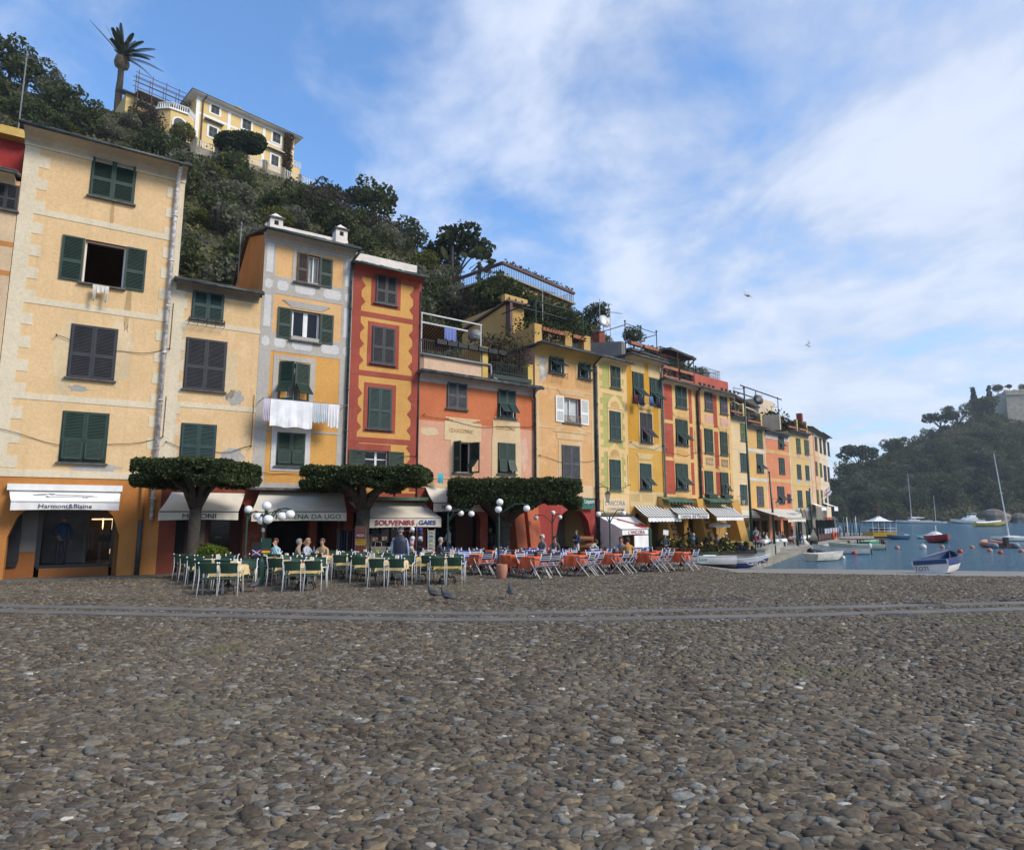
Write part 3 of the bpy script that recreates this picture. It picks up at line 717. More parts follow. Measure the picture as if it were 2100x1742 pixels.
a_l = B.uu(14, 1100); a_r = B.uu(244, 1100)
ops = [B.op(w2), ('a', a_l, a_r, -.5, B.z(238, 1098), B.z(120, 1020)-B.z(238, 1098))]
B.front([(-.5, zg, gr), (zg, zt, wl)], ops, .45, rv=gr); B.shell(-.5, zt, wl, 10)
for y_, h_ in ((456, .20), (633, .20), (822, .20)): B.band(B.z(190, y_), h_*1.15, tr)
B.band(zg+.12, .26, tr, t=.03)
B.quoins('l', zg+.3, zt-.35, .78, .46, tr, .43); B.quoins('r', zg+.3, zt-.35, .62, .34, tr, .43)
B.blk(0, B.L, zt-.42, zt-.34, tr, .05)
B.eave(zt, .75, th=.08, depth=10, cove=.42, soff=P_('house1_soffit', (.52, .45, .35)))
B.win((187, 277, 327, 411), 'closed', M_GREEN); B.win(w2, 'open', M_GREEN, pane='none', ow=.98*(B.uu(300, 550)-B.uu(256, 550)))
B.win((143, 237, 670, 777), 'closed', M_SLATEG); B.win((126, 219, 846, 948), 'flap', M_GREEN, flap=(.10, .10))
B.pipe(B.L-.28, 1.9, zt, flat('white_pipe', (.52, .48, .47), .6, var=.45, vs=8), .075, -.12, bend=.05, over=.7)
mb = MB(); mb.tube([(B.L-.62, -.12, -.2), (B.L-.62, -.12, 1.9)], .085, 8); mb.build('downpipe', flat('dark_iron_pipe', (.05, .05, .055), .6, .3), B.root, smooth=True)
mb = MB(); mb.tube([(B.L-.62, -.10, 1.9), (B.L-.62, -.10, zg)], .07, 8); mb.build('downpipe', gr, B.root, smooth=True)
# side returns of the pier get rough render
B.awning(B.uu(20, 1000), B.uu(248, 1000), B.z(130, 1005), .75, B.z(130, 1027, .75), .32, M_CANW, txt='Harmont&Blaine', tm=flat('navy_lettering', (.03, .04, .09), .7, var=0), th=.22, tw=(B.uu(193, 1030, .75)-B.uu(84, 1030, .75)), txu=.49, cass=.20, fu=(B.uu(22, 1030, .75), B.uu(245, 1030, .75)))
aw = [o for o in bpy.data.objects if o.name == 'awning'][0]
# running dog outline on the awning
dog = [(-1., .35), (-.72, .52), (-.55, .62), (-.45, .66), (-.36, .55), (-.28, .42), (0, .36), (.4, .36), (.68, .34), (.78, .22), (1., .08), (.80, .16), (.72, .05), (.60, -.02), (.70, -.14), (.52, -.14), (.58, .05), (.35, .12), (.1, .02), (-.2, .0), (-.42, .02), (-.48, -.12), (-.60, -.12), (-.52, .05), (-.58, .2), (-.66, .36), (-1., .35)]
zt1, zf1 = B.z(130, 1005), B.z(130, 1027, .75); cu_ = B.uu(135, 1015, .5); mb = MB()
def onaw(a, h): f = .55-.42*h; return (cu_+a*.95, .0-.75*f-.03, zt1+(zf1-zt1)*f-.02)
mb.tube([onaw(a, h) for a, h in dog], .008, 4); mb.tube([onaw(-.52, .62), onaw(-.46, .38), onaw(-.38, .45), onaw(-.45, .64)], .008, 4)
mb.build('dog_drawing', flat('ink_line', (.04, .04, .05), .8, var=0), aw)
# shop front set back inside the arch
zb0 = -.13; yb = .9; mb = MB()
ua, uc = B.uu(86, 1100, -yb), B.uu(228, 1100, -yb); za, zc = B.z(150, 1160, -yb), B.z(150, 1032, -yb); f = .09
for q in ((ua-.15, ua), (uc, uc+.1)): mb.box((q[0], yb, za), (q[1], yb+.15, zc))
mb.box((ua, yb, zc-f), (uc, yb+.15, zc+.1)); mb.box((ua, yb, za-.05), (uc, yb+.15, za+.07))
sf = mb.build('shop_front', flat('black_frame', (.012, .012, .014), .4, var=0), B.root)
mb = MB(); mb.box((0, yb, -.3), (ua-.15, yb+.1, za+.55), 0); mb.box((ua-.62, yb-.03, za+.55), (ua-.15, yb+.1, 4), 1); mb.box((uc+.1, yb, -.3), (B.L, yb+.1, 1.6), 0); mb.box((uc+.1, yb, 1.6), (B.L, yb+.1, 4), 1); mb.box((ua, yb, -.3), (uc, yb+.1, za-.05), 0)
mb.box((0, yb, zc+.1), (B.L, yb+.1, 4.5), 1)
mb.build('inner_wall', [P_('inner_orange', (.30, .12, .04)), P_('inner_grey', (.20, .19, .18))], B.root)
mb = MB(); mb.box((-.0, yb-.1, za+.05), (ua-.65, yb+.05, za+.25), 0)
for k in range(6): mb.box((0, yb-.02, za+.35+k*.42), (ua-.95, yb+.04, za+.55+k*.42), 1)
mb.box((ua-.95, yb-.12, za+.2), (ua-.62, yb+.12, 3.2), 0)
mb.build('side_shutter', [flat('black_shutter', (.012, .012, .016), .5, var=.1), flat('black_slat', (.035, .035, .038), .5, var=.1)], B.root)
mb = MB(); mb.poly([(ua, yb+.07, za), (uc, yb+.07, za), (uc, yb+.07, zc), (ua, yb+.07, zc)]); gl = mb.build('shop_glass', None or flat('shop_glass', (.9, .9, .9), .02, var=0, trans=1.), B.root); gl.data.materials[0].node_tree.nodes['Principled BSDF'].inputs['IOR'].default_value = 1.15
mb = MB(); mb.box((ua-.1, yb+2.4, -.2), (ua+(uc-ua)*.62, yb+2.5, 3.2), 0); mb.box((ua+(uc-ua)*.62, yb+4., -.2), (uc+.5, yb+4.1, 3.2), 1); mb.box((ua-.1, yb+.2, za-.1), (uc+.4, yb+4.1, za), 2)
mb.build('shop_interior', [flat('display_panel', (.30, .29, .28), .8), flat('display_back', (.10, .075, .06), .8), flat('display_floor', (.22, .16, .10), .6)], B.root)
mb = MB(); q = ua+(uc-ua)*.66; mb.box((q, yb+3.2, 1.9), (q+.75, yb+3.24, 1.94)); mb.box((q+.72, yb+3.2, .5), (q+.76, yb+3.24, 1.9)); mb.build('light_strip', GLOW, B.root)
mb = MB(); mb.box((uc-.35, yb+3.2, 1.5), (uc-.31, yb+3.24, 1.95)); mb.build('light_strip', GLOW, B.root)
mb = MB()
for x0 in (q-.15, q+.35):
 for dx in (0, .55): mb.tube([(x0+dx, yb+1.2, za), (x0+dx, yb+1.2, za+1.35)], .013, 5)
 mb.tube([(x0, yb+1.2, za+1.35), (x0+.55, yb+1.2, za+1.35)], .013, 5)
for x0 in (q-.05, q+.08, q+.5, q+.65): mb.box((x0, yb+1.1, za+.55), (x0+.09, yb+1.4, za+1.3), 1)
mb.box((q+.3, yb+1.0, za+.85), (q+.75, yb+1.5, za+1.1), 2)
mb.build('clothes_rail', [M_GREYM, flat('dim_cloth', (.13, .10, .07)), flat('dim_green_cloth', (.03, .06, .04))], B.root)
[blotch(B, *q) for q in PATCH]
B.done(); SHOP = (B, ua+(uc-ua)*.27, yb+.75, za)
# ---- 2: cream house with MISSONI awning
B = B2 = Bld(ROWP[1], ROWP[2], 'lower cream house with dark shutters between the tall cream house and the grey-framed house')
wl = P_('house2_cream', (.67, .46, .25), (.63, .43, .23), .5, .35); gr = P_('ground_red', (.20, .05, .03)); B.sidem = wl
zt = mid(B.z(359, 586), B.z(538, 606)); zg = mid(B.z(333, 988), B.z(515, 1000))
u_a, u_b = B.uu(338, 1100)+.05, B.uu(498, 1100)
B.front([(-.5, zg, gr), (zg, zt, wl)], [('r', u_a+.3, u_b, -.5, zg-.75)], .4, rv=gr); B.shell(-.5, zt, wl, 9)
B.band(B.z(440, 667), .2, tr); B.band(B.z(440, 834), .2, tr); B.band(zg+.1, .2, tr)
B.quoins('l', zg+.2, zt-.2, .42, .30, tr, .43)
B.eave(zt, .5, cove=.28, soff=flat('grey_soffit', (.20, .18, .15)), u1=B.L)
B.win((395, 458, 592, 657), 'closed', M_GREEN2); B.win((380, 462, 697, 800), 'closed', M_SLATEG); B.win((371, 441, 870, 952), 'closed', M_GREEN2)
a, c, z0, z1 = B.rect(392, 459, 592, 657); mb = MB()
for zz in (-.02, -.12, -.22): mb.tube([(a-.05, -.32, z0+zz), (c+.05, -.32, z0+zz)], .012, 4)
for uu_ in np.linspace(a-.05, c+.05, 5): mb.tube([(uu_, -.02, z0-.02), (uu_, -.32, z0-.02), (uu_, -.32, z0-.24), (uu_, -.02, z0-.24)], .012, 4)
mb.build('flower_rack', M_IRON, B.root)
[blotch(B, *q) for q in ((372, 720, .18, .9, pc_), (470, 770, .3, 1.1, pc_), (482, 815, .35, .32, pg_), (478, 935, .42, .36, pg_), (368, 800, .3, .2, pc_))]
B.awning(B.uu(352, 1010), B.uu(502, 1010), mid(B.z(355, 1008), B.z(500, 1012)), 1.5, B.z(410, 1048, 1.5), .33, M_CANV, txt='MISSONI', tm=flat('dark_lettering', (.035, .03, .028), .8, var=0), th=.26, tw=B.uu(441, 1053, 1.5)-B.uu(372, 1053, 1.5), txu=.5, fu=(B.uu(325, 1050, 1.5), B.uu(489, 1052, 1.5)))
mb = MB(); y_ = 1.6; mb.box((0, y_, -.3), (B.L, y_+.1, 4), 0); mb.box((u_a+.35, y_-.1, -.3), (u_a+.75, y_, 3.), 1); mb.box((u_a+.9, y_-.06, .9), (u_a+1.5, y_, 3), 3); mb.box((u_a+.9, y_-.06, -.3), (u_a+1.5, y_, .9), 4); mb.box((u_a+1.7, y_-.08, .2), (u_b-.3, y_-.02, 2.6), 2)
for k in range(4): mb.box((u_a+1.9, y_-.14, .7+k*.45), (u_b-.6, y_-.09, .74+k*.45), 3)
mb.build('shop_front', [flat('dim_red_wall', (.10, .03, .02)), flat('dark_green_door', (.008, .016, .014)), M_GLASS_RECESS, flat('dim_plaster', (.16, .14, .13)), flat('dim_maroon', (.09, .015, .015))], B.root)
B.done()
# ---- 3: grey framed house with the laundry
B = B3 = Bld(ROWP[2], ROWP[3], 'narrow peach house with grey painted frames and white panels, laundry under its third window')
pe = P_('house3_peach', (.67, .41, .195), (.62, .365, .165), .3, .12); og = P_('house3_orange', (.62, .33, .095), (.56, .28, .075), .3, .1); gy = P_('house3_grey', (.44, .41, .37), (.38, .355, .32), .5, .2); pn = P_('house3_panel', (.60, .58, .56), (.54, .53, .53), .4, .2)
B.sidem = P_('house3_side', (.50, .25, .09), (.42, .20, .07), .4, .1)
zt = mid(B.z(547, 484), B.z(730, 516)); zg = mid(B.z(520, 998), B.z(710, 1003))
wo1 = (632, 655, 524, 584); wo2 = (598, 656, 638, 700); wo3 = (588, 616, 744, 822)
ops = [B.op(wo1), B.op(wo2), B.op(wo3), ('a', .7, B.L*.62, -.5, 2.0, .6), ('a', B.L*.70, B.L-.3, -.5, 1.9, .5)]
zb1 = B.z(630, 712); zb0 = B.z(625, 880)
B.front([(-.5, zg, gr), (zg, zb1, og), (zb1, zt, pe)], ops, .35, rv=gr); B.shell(-.5, zt, B.sidem, 9)
B.blk(0, .48, zg, zt, gy, .010); B.blk(B.L-.48, B.L, zg, zt, gy, .010)
for zc_, hh in ((B.z(640, 597), .80), (B.z(630, 710), .80)):
 B.band(zc_, hh, gy, t=.013)
 for f0, f1 in ((.02, .10), (.15, .27), (.34, .56), (.66, .86), (.91, .98)):
  a, c = B.L*f0, B.L*f1; h = hh*.27; e = .07
  B.w.prism([(x, -.013, z_) for x, z_ in ((a+e, zc_-h), (c-e, zc_-h), (c-e, zc_-h+e), (c, zc_-h+e), (c, zc_+h-e), (c-e, zc_+h-e), (c-e, zc_+h), (a+e, zc_+h), (a+e, zc_+h-e), (a, zc_+h-e), (a, zc_-h+e), (a+e, zc_-h+e))], (0, -.006, 0), B.mi(pn))
for z0_, z1_ in ((B.z(640, 590)+.35, zt-.35), (B.z(630, 697)+.35, B.z(640, 605)-.35)):
 for a, c in ((.10, .38), (B.L-.38, B.L-.10)): B.blk(a, c, z0_, z1_, pn, .018)
B.band(zg+.1, .2, gy); B.band(zb0-.1, .10, gy)
r1 = B.rect(609, 656, 520, 584); B.frame((r1[0]-.05, r1[1]+.02, r1[2], r1[3]+.03), gy, .14, .02); B.cornice((r1[0]-.05, r1[1]+.15, r1[2], r1[3]), gy, .22, .30, .20)
r2 = B.rect(*wo2); B.cornice(r2, gy, .45, .30, .08)
r3 = B.rect(570, 635, 741, 822); B.frame(r3, gy, .22, .02); r4 = B.rect(567, 625, 887, 957); B.frame(r4, pn, .22, .03)
B.blk(0, B.L, zt-.30, zt-.22, gy, .05)
B.eave(zt, .55, soff=gy, cove=.4, gut=flat('green_gutter', (.02, .045, .04), .5, var=.3))
a, c, z0, z1 = B.win(wo1, 'open', M_GREEN, pane='curtain', ow=.01, ang=(None, None))
wd = (B.rect(609, 632, 520, 584)); wq = empty('window', (0, 0, 0)); wq.parent = B.root
B.shutter(wq, wd[0], wd[1]-wd[0], z0, z1-z0, M_BROWN, y=-.02); wd = B.rect(658, 684, 525, 584); B.shutter(wq, wd[0]-.05, wd[1]-wd[0], z0-.02, z1-z0, M_GREEN, y=-.03)
mb = MB(); mb.box((r1[0]-.15, -.14, z0-.08), (c+.1, 0, z0-.01)); mb.build('sill', M_STONE, wq)
B.win(wo2, 'open', M_GREEN, pane='double', ow=B.uu(598, 670)-B.uu(569, 670))
a, c, z0, z1 = B.win(wo3, 'open', M_GREEN2, pane='curtain', ang=(None, None), fm=M_WHITE)
wq = empty('window', (0, 0, 0)); wq.parent = B.root; wd = (r3[1]-r3[0])*.46
B.shutter(wq, r3[0]+.05, wd, z0, z1-z0, M_GREEN, ang=-.55, y=-.03, flap=.75); B.shutter(wq, r3[1]-.02, wd*1.1, z0, z1-z0, M_GREEN, ang=-.25, y=-.03, flap=.75, hinge='r')
B.win((567, 625, 887, 955), 'flap', M_GREEN, flap=(.06, .06))
B.pipe(B.L-.12, 1.2, zt, None, .06, -.10, bend=.25, over=.55)
mb = MB(); mb.box((-.1, -.55, zg-.12), (B.L, 0, zg-.02)); mb.build('slate_canopy', M_SLATE, B.root)
B.awning(.35, B.L-.1, zg-.16, 1.7, mid(B.z(515, 1047, 1.7), B.z(705, 1050, 1.7)), .38, M_CANV, txt='BAR MORENA DA UGO', tm=flat('green_lettering', (.01, .045, .025), .8, var=0), th=.27, tw=B.uu(700, 1055, 1.7)-B.uu(531, 1055, 1.7), txu=.50, fu=(B.uu(516, 1050, 1.7), B.uu(711, 1050, 1.7)))
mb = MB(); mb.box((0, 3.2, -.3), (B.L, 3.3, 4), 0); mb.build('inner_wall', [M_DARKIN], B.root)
# parapet with holes painted on as dark shade + chimneys
mb = MB(); zc = zt+.85; mb.box((.1, .7, zt+.25), (B.L-.1, 1.0, zc), 0)
for k in range(6): mb.box((.45+k*.78, .68, zt+.45), (.63+k*.78, .70, zt+.58), 1)
mb.build('parapet', [flat('parapet_white', (.66, .60, .55), .9), M_SHBACK], B.root)
for uu_, hh in ((.25, 1.05), (B.L-.75, 1.25)):
 mb = MB(); mb.box((uu_, .5, zt+.15), (uu_+.55, 1.1, zt+hh), 0); mb.box((uu_+.18, .49, zt+hh-.3), (uu_+.36, .50, zt+hh-.1), 1); mb.box((uu_-.07, .42, zt+hh), (uu_+.62, 1.18, zt+hh+.07), 2)
 mb.prism([(uu_, .45, zt+hh+.07), (uu_+.55, .45, zt+hh+.07), (uu_+.275, .8, zt+hh+.38)], (0, .01, 0), 0); mb.poly([(uu_, .45, zt+hh+.07), (uu_, 1.1, zt+hh+.07), (uu_+.275, .8, zt+hh+.38)], 0); mb.poly([(uu_+.55, .45, zt+hh+.07), (uu_+.55, 1.1, zt+hh+.07), (uu_+.275, .8, zt+hh+.38)], 0)
 mb.build('chimney', [flat('parapet_white', (.66, .60, .55), .9), M_SHBACK, M_SLATE], B.root)
B.done()
# ---- 4: red and yellow house
B = B4 = Bld(ROWP[3], ROWP[4], 'narrow yellow house with toothed red edges and red window frames')
yl = P_('house4_yellow', (.60, .33, .10), (.55, .29, .085), .3, .12); rd = P_('house4_red', (.35, .082, .055), (.29, .065, .045), .45, .12); B.sidem = rd
zt = mid(B.z(738, 549), B.z(869, 577)); zg = mid(B.z(710, 1008), B.z(856, 1012))
wo = (748, 796, 924, 976)
B.front([(-.5, zg, rd), (zg, zt, yl)], [B.op(wo), ('r', .4, B.L-.4, -.5, 2.25)], .35, rv=rd); B.shell(-.5, zt, rd, 9)
def teeth(side, z0, z1, w0, w1, p):
 a = 0 if side == 'l' else B.L; sg = 1 if side == 'l' else -1; B.blk(min(a, a+sg*w0), max(a, a+sg*w0), z0, z1, rd, .012)
 z = z0+p*.3
 while z < z1-p*.5:
  B.w.prism([(a+sg*(w0-.001), -.001, z), (a+sg*w1, -.001, z+p*.32), (a+sg*(w0-.001), -.001, z+p*.64)], (0, -.014, 0), B.mi(rd)); z += p
zbs = [B.z(800, 652), B.z(795, 770), B.z(790, 904)]
ed = [zg]+sorted(zbs)+[zt]
for z0_, z1_ in zip(ed[:-1], ed[1:]): teeth('l', z0_+.1, z1_-.1, .42, .62, .78); teeth('r', z0_+.1, z1_-.1, .42, .62, .78)
for z_ in zbs: B.band(z_, .24, rd)
B.band(zt-.2, .38, rd, t=.02)
for w_ in ((771, 813, 566, 624), (763, 809, 672, 746), (755, 802, 796, 879)):
 r = B.rect(*w_); B.frame(r, rd, .22, .020); B.win(w_, 'closed', M_SLATEG if w_[0] > 756 else M_GREEN2)
r = B.rect(*wo); B.blk(r[0]-.5, r[1]+.1, r[3], r[3]+.3, rd, .02); B.win(wo, 'open', M_GREEN, pane='grid', ow=.75)
B.eave(zt, .5, cove=.2, soff=rd, gut=flat('green_gutter', (0, 0, 0))); B.pipe(B.L-.05, 1., zt, M_GUT, .03, -.05, None)
mb = MB(); mb.box((.1, .5, zt+.2), (B.L-.05, .8, zt+.95), 0)
for k in range(4): mb.box((.5+k*.95, .48, zt+.38), (.68+k*.95, .50, zt+.58), 1)
mb.build('parapet', [flat('parapet_white', (0, 0, 0)), M_SHBACK], B.root)
mb = MB(); mb.box((.1, -.75, zg-.35), (B.L+.3, 0, zg-.20)); mb.build('canopy_board', flat('green_board', (.05, .10, .06), .7, var=.3), B.root)
B.awning(.15, B.uu(868, 1025), zg-.42, 1.9, mid(B.z(755, 1060, 1.9), B.z(900, 1062, 1.9)), .42, M_CANV, fu=(B.uu(752, 1061, 1.9), B.uu(905, 1061, 1.9)))
aw = empty('lettering', (0, 0, 0)); aw.parent = [o for o in bpy.data.objects if o.name.startswith('awning') and o.parent == B.root][0]
zl = mid(B.z(755, 1060, 1.9), B.z(900, 1062, 1.9))-.22
text('SOUVENIRS', .30, flat('crimson_lettering', (.30, .02, .05), .8, var=0), aw.parent, TM(B.uu(810, 1069, 1.9), -1.93, zl), B.uu(850, 1069, 1.9)-B.uu(769, 1069, 1.9), bold=.006)
text('GAIES', .27, flat('blue_lettering', (.02, .05, .25), .8, var=0), aw.parent, TM(B.uu(876, 1069, 1.9), -1.93, zl), B.uu(894, 1069, 1.9)-B.uu(859, 1069, 1.9), bold=.006)
bpy.data.objects.remove(aw)
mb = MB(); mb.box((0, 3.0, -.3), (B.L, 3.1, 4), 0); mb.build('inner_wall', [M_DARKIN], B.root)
B.done()
# ---- 5: orange over pink house
B = B5 = Bld(ROWP[4], ROWP[5], 'wide house, orange above and pink below, with roof terraces')
og = P_('house5_orange', (.52, .165, .07), (.47, .14, .06), .4, .25); pk = P_('house5_pink', (.62, .33, .22), (.56, .28, .18), .35, .3); cr = P_('house5_cream', (.63, .49, .30), (.58, .42, .24), .3, .1); gr5 = P_('ground5_red', (.28, .065, .04)); B.sidem = P_('house5_side', (.60, .42, .30))
zt = mid(B.z(864, 766), B.z(1100, 801)); zg = mid(B.z(860, 995), B.z(1095, 1000)); zm = mid(B.z(864, 859), B.z(1098, 884))
wo = (930, 966, 906, 969)
oa = [B.op(wo), ('a', .5, B.uu(985, 1080), -.5, 1.9, .55), ('r', B.uu(1000, 1080), B.uu(1035, 1080), -.5, 2.5), ('r', B.uu(1050, 1080), B.uu(1085, 1080), -.5, 1.6)]
B.front([(-.5, zg, gr5), (zg, zm, pk), (zm, zt, og)], oa, .4, rv=gr5); B.shell(-.5, zt, B.sidem, 9, top=M_SLATE)
for w_ in ((917, 957, 780, 838), ): B.win(w_, 'closed', M_GREYB)
B.win((1021, 1057, 793, 857), 'flap', M_GREEN2, flap=(.7, .7))
r = B.rect(1020, 1057, 908, 971); B.frame(r, cr, .35, .02); B.cornice(r, cr, .2, .18, 1.15, 3); B.blk(r[0]-.3, r[1]+.3, r[3]+.35, r[3]+1.15, cr, .022)
B.win((1021, 1056, 909, 971), 'flap', M_GREEN, flap=(.12, .35))
r = B.rect(*wo); B.blk(r[0]-.55, r[1]+.6, r[3]+.05, r[3]+1.0, cr, .022); B.cornice(r, cr, .65, .2, 1.0, 3); B.frame(r, cr, .18, .015)
orn = P_('ornament', (.45, .25, .08))
for rr, wd in ((r, .7), (B.rect(1020, 1057, 908, 971), .62)):
 cxx = (rr[0]+rr[1])/2; zo = rr[3]+(.55 if rr is r else .78)
 for k in range(11):
  a_ = k*.62; B.w.tube([(cxx-wd+wd*2*k/11+.07*math.cos(q*.9), -.028, zo+.10*math.sin(q*.9+a_)) for q in range(7)], .012, 4, B.mi(orn))
B.win(wo, 'open', M_GREEN, pane='none', ow=(r[1]-r[0])*.5, ang=(-1.75, -1.2), flap=(0, .8))
B.blk(0, B.L, zg+.35, zg+.40, cr, .03); B.band(zg, .22, cr, t=.04)
B.eave(zt, .55, th=.12, rise=.0, cove=.35, soff=P_('house5_soffit', (.45, .42, .40)), depth=8.8)
B.pipe(B.L-.08, 1., zt, M_GUT, .07, -.12, -.35, .55)
[blotch(B, *q) for q in ((1025, 872, .22, .18, pc_), (880, 884, .5, .2, pc_), (1075, 930, .25, .9, P_('faded_pink', (.66, .42, .32))))]
ww = B.awning(B.uu(872, 1003), B.uu(1000, 1003), zg-.12, 1.5, B.z(900, 1030, 1.5), .42, M_CANV, fu=(B.uu(889, 1030, 1.5), B.uu(998, 1036, 1.5)), txt='Mariuccia 1954', tm=flat('navy_script', (.02, .03, .12), .8, var=0), th=.26, tw=B.uu(963, 1037, 1.5)-B.uu(902, 1037, 1.5), txu=.42)
mb = MB(); mb.box((0, 2.4, -.3), (B.L, 2.5, 4), 0); mb.box((B.uu(960, 1100), 1.2, -.3), (B.uu(995, 1100), 1.4, 3.2), 1); mb.box((B.uu(1055, 1080), 1.5, -.3), (B.uu(1090, 1080), 1.6, 3.2), 1)
mb.build('inner_wall', [M_DARKIN, flat('dim_red_wall', (0, 0, 0))], B.root)
# leaning red buttresses
for px0, px1 in ((1048, 1068), (1075, 1098)):
 a, c = B.uu(px0, 1110), B.uu(px1, 1110); mb = MB(); mb.prism([(a, -.75, -.5), (a, 0, -.5), (a, 0, zg-.25), (a, -.12, zg-.25)], (c-a, 0, 0)); mb.build('buttress', P_('buttress_red', (.48, .14, .075), (.42, .12, .06)), B.root)
# awning lamp sign
mb = MB(); uq = B.uu(1038, 1090); mb.box((uq-.4, -.06, 1.52), (uq+.4, -.02, 1.78)); mb.build('yellow_sign', flat('yellow_enamel', (.42, .30, .03), .6), B.root)
# roof terraces
def rail(B, u0, u1, z, h, y0, mat_, step=.13, name='railing', bars=2, ret=0., r=.011):
 mb = MB(); n = max(2, int((u1-u0)/step))
 for k in range(n+1): mb.box((u0+(u1-u0)*k/n-r, y0-r, z), (u0+(u1-u0)*k/n+r, y0+r, z+h))
 for k in range(bars): zz = z+.06+(h-.06)*k/(bars-1); mb.box((u0, y0-.02, zz-.015), (u1, y0+.02, zz+.015))
 if ret:
  m2 = int(ret/step)
  for uu_ in (u0, u1):
   for k in range(m2+1): mb.box((uu_-r, y0+ret*k/m2-r, z), (uu_+r, y0+ret*k/m2+r, z+h))
   mb.box((uu_-.02, y0, z+h-.015), (uu_+.02, y0+ret, z+h+.015))
 mb.build(name, mat_, B.root)
ub = B.uu(998, 760); zp = mid(B.z(864, 722), B.z(996, 748)); za = zt+.12
mb = MB(); mb.box((.05, .15, za), (ub-.2, .45, zp)); mb.box((.05, .15, za), (.3, 8, zp)); mb.build('terrace_parapet', P_('terrace_cream', (.62, .44, .31), (.58, .40, .28), .5, .2), B.root)
mb = MB(); mb.box((ub-.2, .1, za), (ub+.15, 2.5, zp+.95)); mb.build('terrace_pier', P_('terrace_yellow', (.60, .42, .12), None, .6), B.root)
mb = MB(); mb.tube([(0, .05, zp), (ub+.3, .05, zp)], .06, 8); mb.tube([(ub+.3, .05, zp), (ub+.3, .0, za+.3), (ub+.55, -.2, za+.1)], .05, 8); mb.build('gutter', flat('zinc', (.25, .26, .27), .5, .3), B.root, smooth=True)
rail(B, .1, ub-.2, zp+.02, .75, .12, M_IRON, .12)
mb = MB()
for k in range(7): mb.box((.9+k*.62, -.08, zp+.62), (1.45+k*.62, .1, zp+.86))
mb.build('planter_boxes', flat('black_box', (.012, .016, .018), .7), B.root)
mb = MB(); wht = flat('white_tube', (.65, .66, .66), .4)
for uu_ in (.15, ub-.25): mb.tube([(uu_, .2, zp), (uu_, .2, zp+2.1)], .03, 6)
mb.tube([(.1, .2, zp+2.12), (ub-.2, .2, zp+2.12)], .04, 6); mb.tube([(.1, .5, zp+1.75), (ub-.9, .5, zp+1.75)], .05, 6); mb.build('awning_frame', wht, B.root)
mb = MB()
rows = [[(.2+(ub-1.2)*k/30, .5+2.4*f, zp+1.75-.9*f+.25*f*f) for k in range(31)] for f in (0, .25, .5, .75, 1)]
for k in range(30):
 mb.grid([[r_[k], r_[k+1]] for r_ in rows], k % 2)
mb.build('terrace_awning', [flat('awning_ochre', (.30, .22, .10)), flat('awning_dark', (.035, .035, .03))], B.root)
rail(B, ub+.3, B.L-.4, za+.05, 1.05, .05, flat('green_iron', (.015, .035, .03)), .11, bars=3)
mb = MB(); mb.box((ub+.3, -.12, za+.2), (B.L-.3, .04, za+.42)); mb.build('window_box', flat('green_iron', (0, 0, 0)), B.root)
mb = MB(); mb.box((B.L-.45, .02, za), (B.L-.1, .5, za+1.3)); mb.build('terrace_pier', P_('terrace_yellow', (0, 0, 0)), B.root)
TERR5 = (B, ub, za)
B.done()
# ---- 6: peach house with white shutters and the Liquori arch
def roofplant(root, x0, x1, y, z, n, h, mat_, name='climbing_plant', leaf=.09, depth=.5, seed=1, hang=0.):
 r = np.random.RandomState(seed); p = np.stack([r.uniform(x0, x1, n), y+r.normal(0, depth*.4, n), z-hang+(h+hang)*r.uniform(0, 1, n)**1.2], 1)
 p[:, 2] += .12*np.sin(p[:, 0]*5); return link(name, leafmesh(name, p, leaf, mat_, r), root)
def leafmesh(name, p, size, mats, r, up=.3, tint=None, stretch=1.5, var=.35):
 n = len(p); a = r.normal(0, 1, (n, 3)); a /= np.linalg.norm(a, axis=1)[:, None]; c = r.normal(0, 1, (n, 3)); c[:, 2] += up*2
 b_ = np.cross(a, c); b_ /= np.linalg.norm(b_, axis=1)[:, None]+1e-9; s = (np.asarray(size)*np.ones(n)*r.uniform(1-var, 1+var, n))[:, None]
 a = a*s*stretch*.5; b_ = b_*s*.5; V = np.stack([p-a, p+b_*.9, p+a, p-b_*.9], 1).reshape(-1, 3)
 t = tint if tint is not None else r.uniform(0, 1, n)
 return npmesh(name, V, np.arange(4*n).reshape(n, 4), mats if isinstance(mats, list) else [mats], np.repeat(t, 4))
def leafmat(name, c1, c2, c3=None, trl=.15, rough=.75):
 if name in MATS: return MATS[name]
 m, t, b = newmat(name); b.inputs['Roughness'].default_value = rough; b.inputs['Specular IOR Level'].default_value = .2
 tr_ = N(t, 'ShaderNodeBsdfTranslucent'); ms_ = N(t, 'ShaderNodeMixShader'); ms_.inputs[0].default_value = .35; t.links.new(b.outputs[0], ms_.inputs[1]); t.links.new(tr_.outputs[0], ms_.inputs[2]); t.links.new(ms_.outputs[0], t.nodes['Material Output'].inputs[0])
 at_ = N(t, 'ShaderNodeAttribute', attribute_name='tint'); cr = N(t, 'ShaderNodeValToRGB')
 el = cr.color_ramp.elements; el[0].color = (*c1, 1); el[1].color = (*(c3 or c2), 1); el[1].position = 1.; e = el.new(.6); e.color = (*c2, 1)
 t.links.new(at_.outputs['Fac'], cr.inputs[0]); t.links.new(cr.outputs[0], b.inputs['Base Color']); t.links.new(cr.outputs[0], tr_.inputs[0])
 MATS[name] = m; return m
L_TERR = leafmat('terrace_leaves', (.014, .026, .010), (.035, .055, .018), (.09, .085, .02))
L_BUSH = leafmat('bush_leaves', (.012, .026, .010), (.030, .055, .016), (.06, .085, .02))
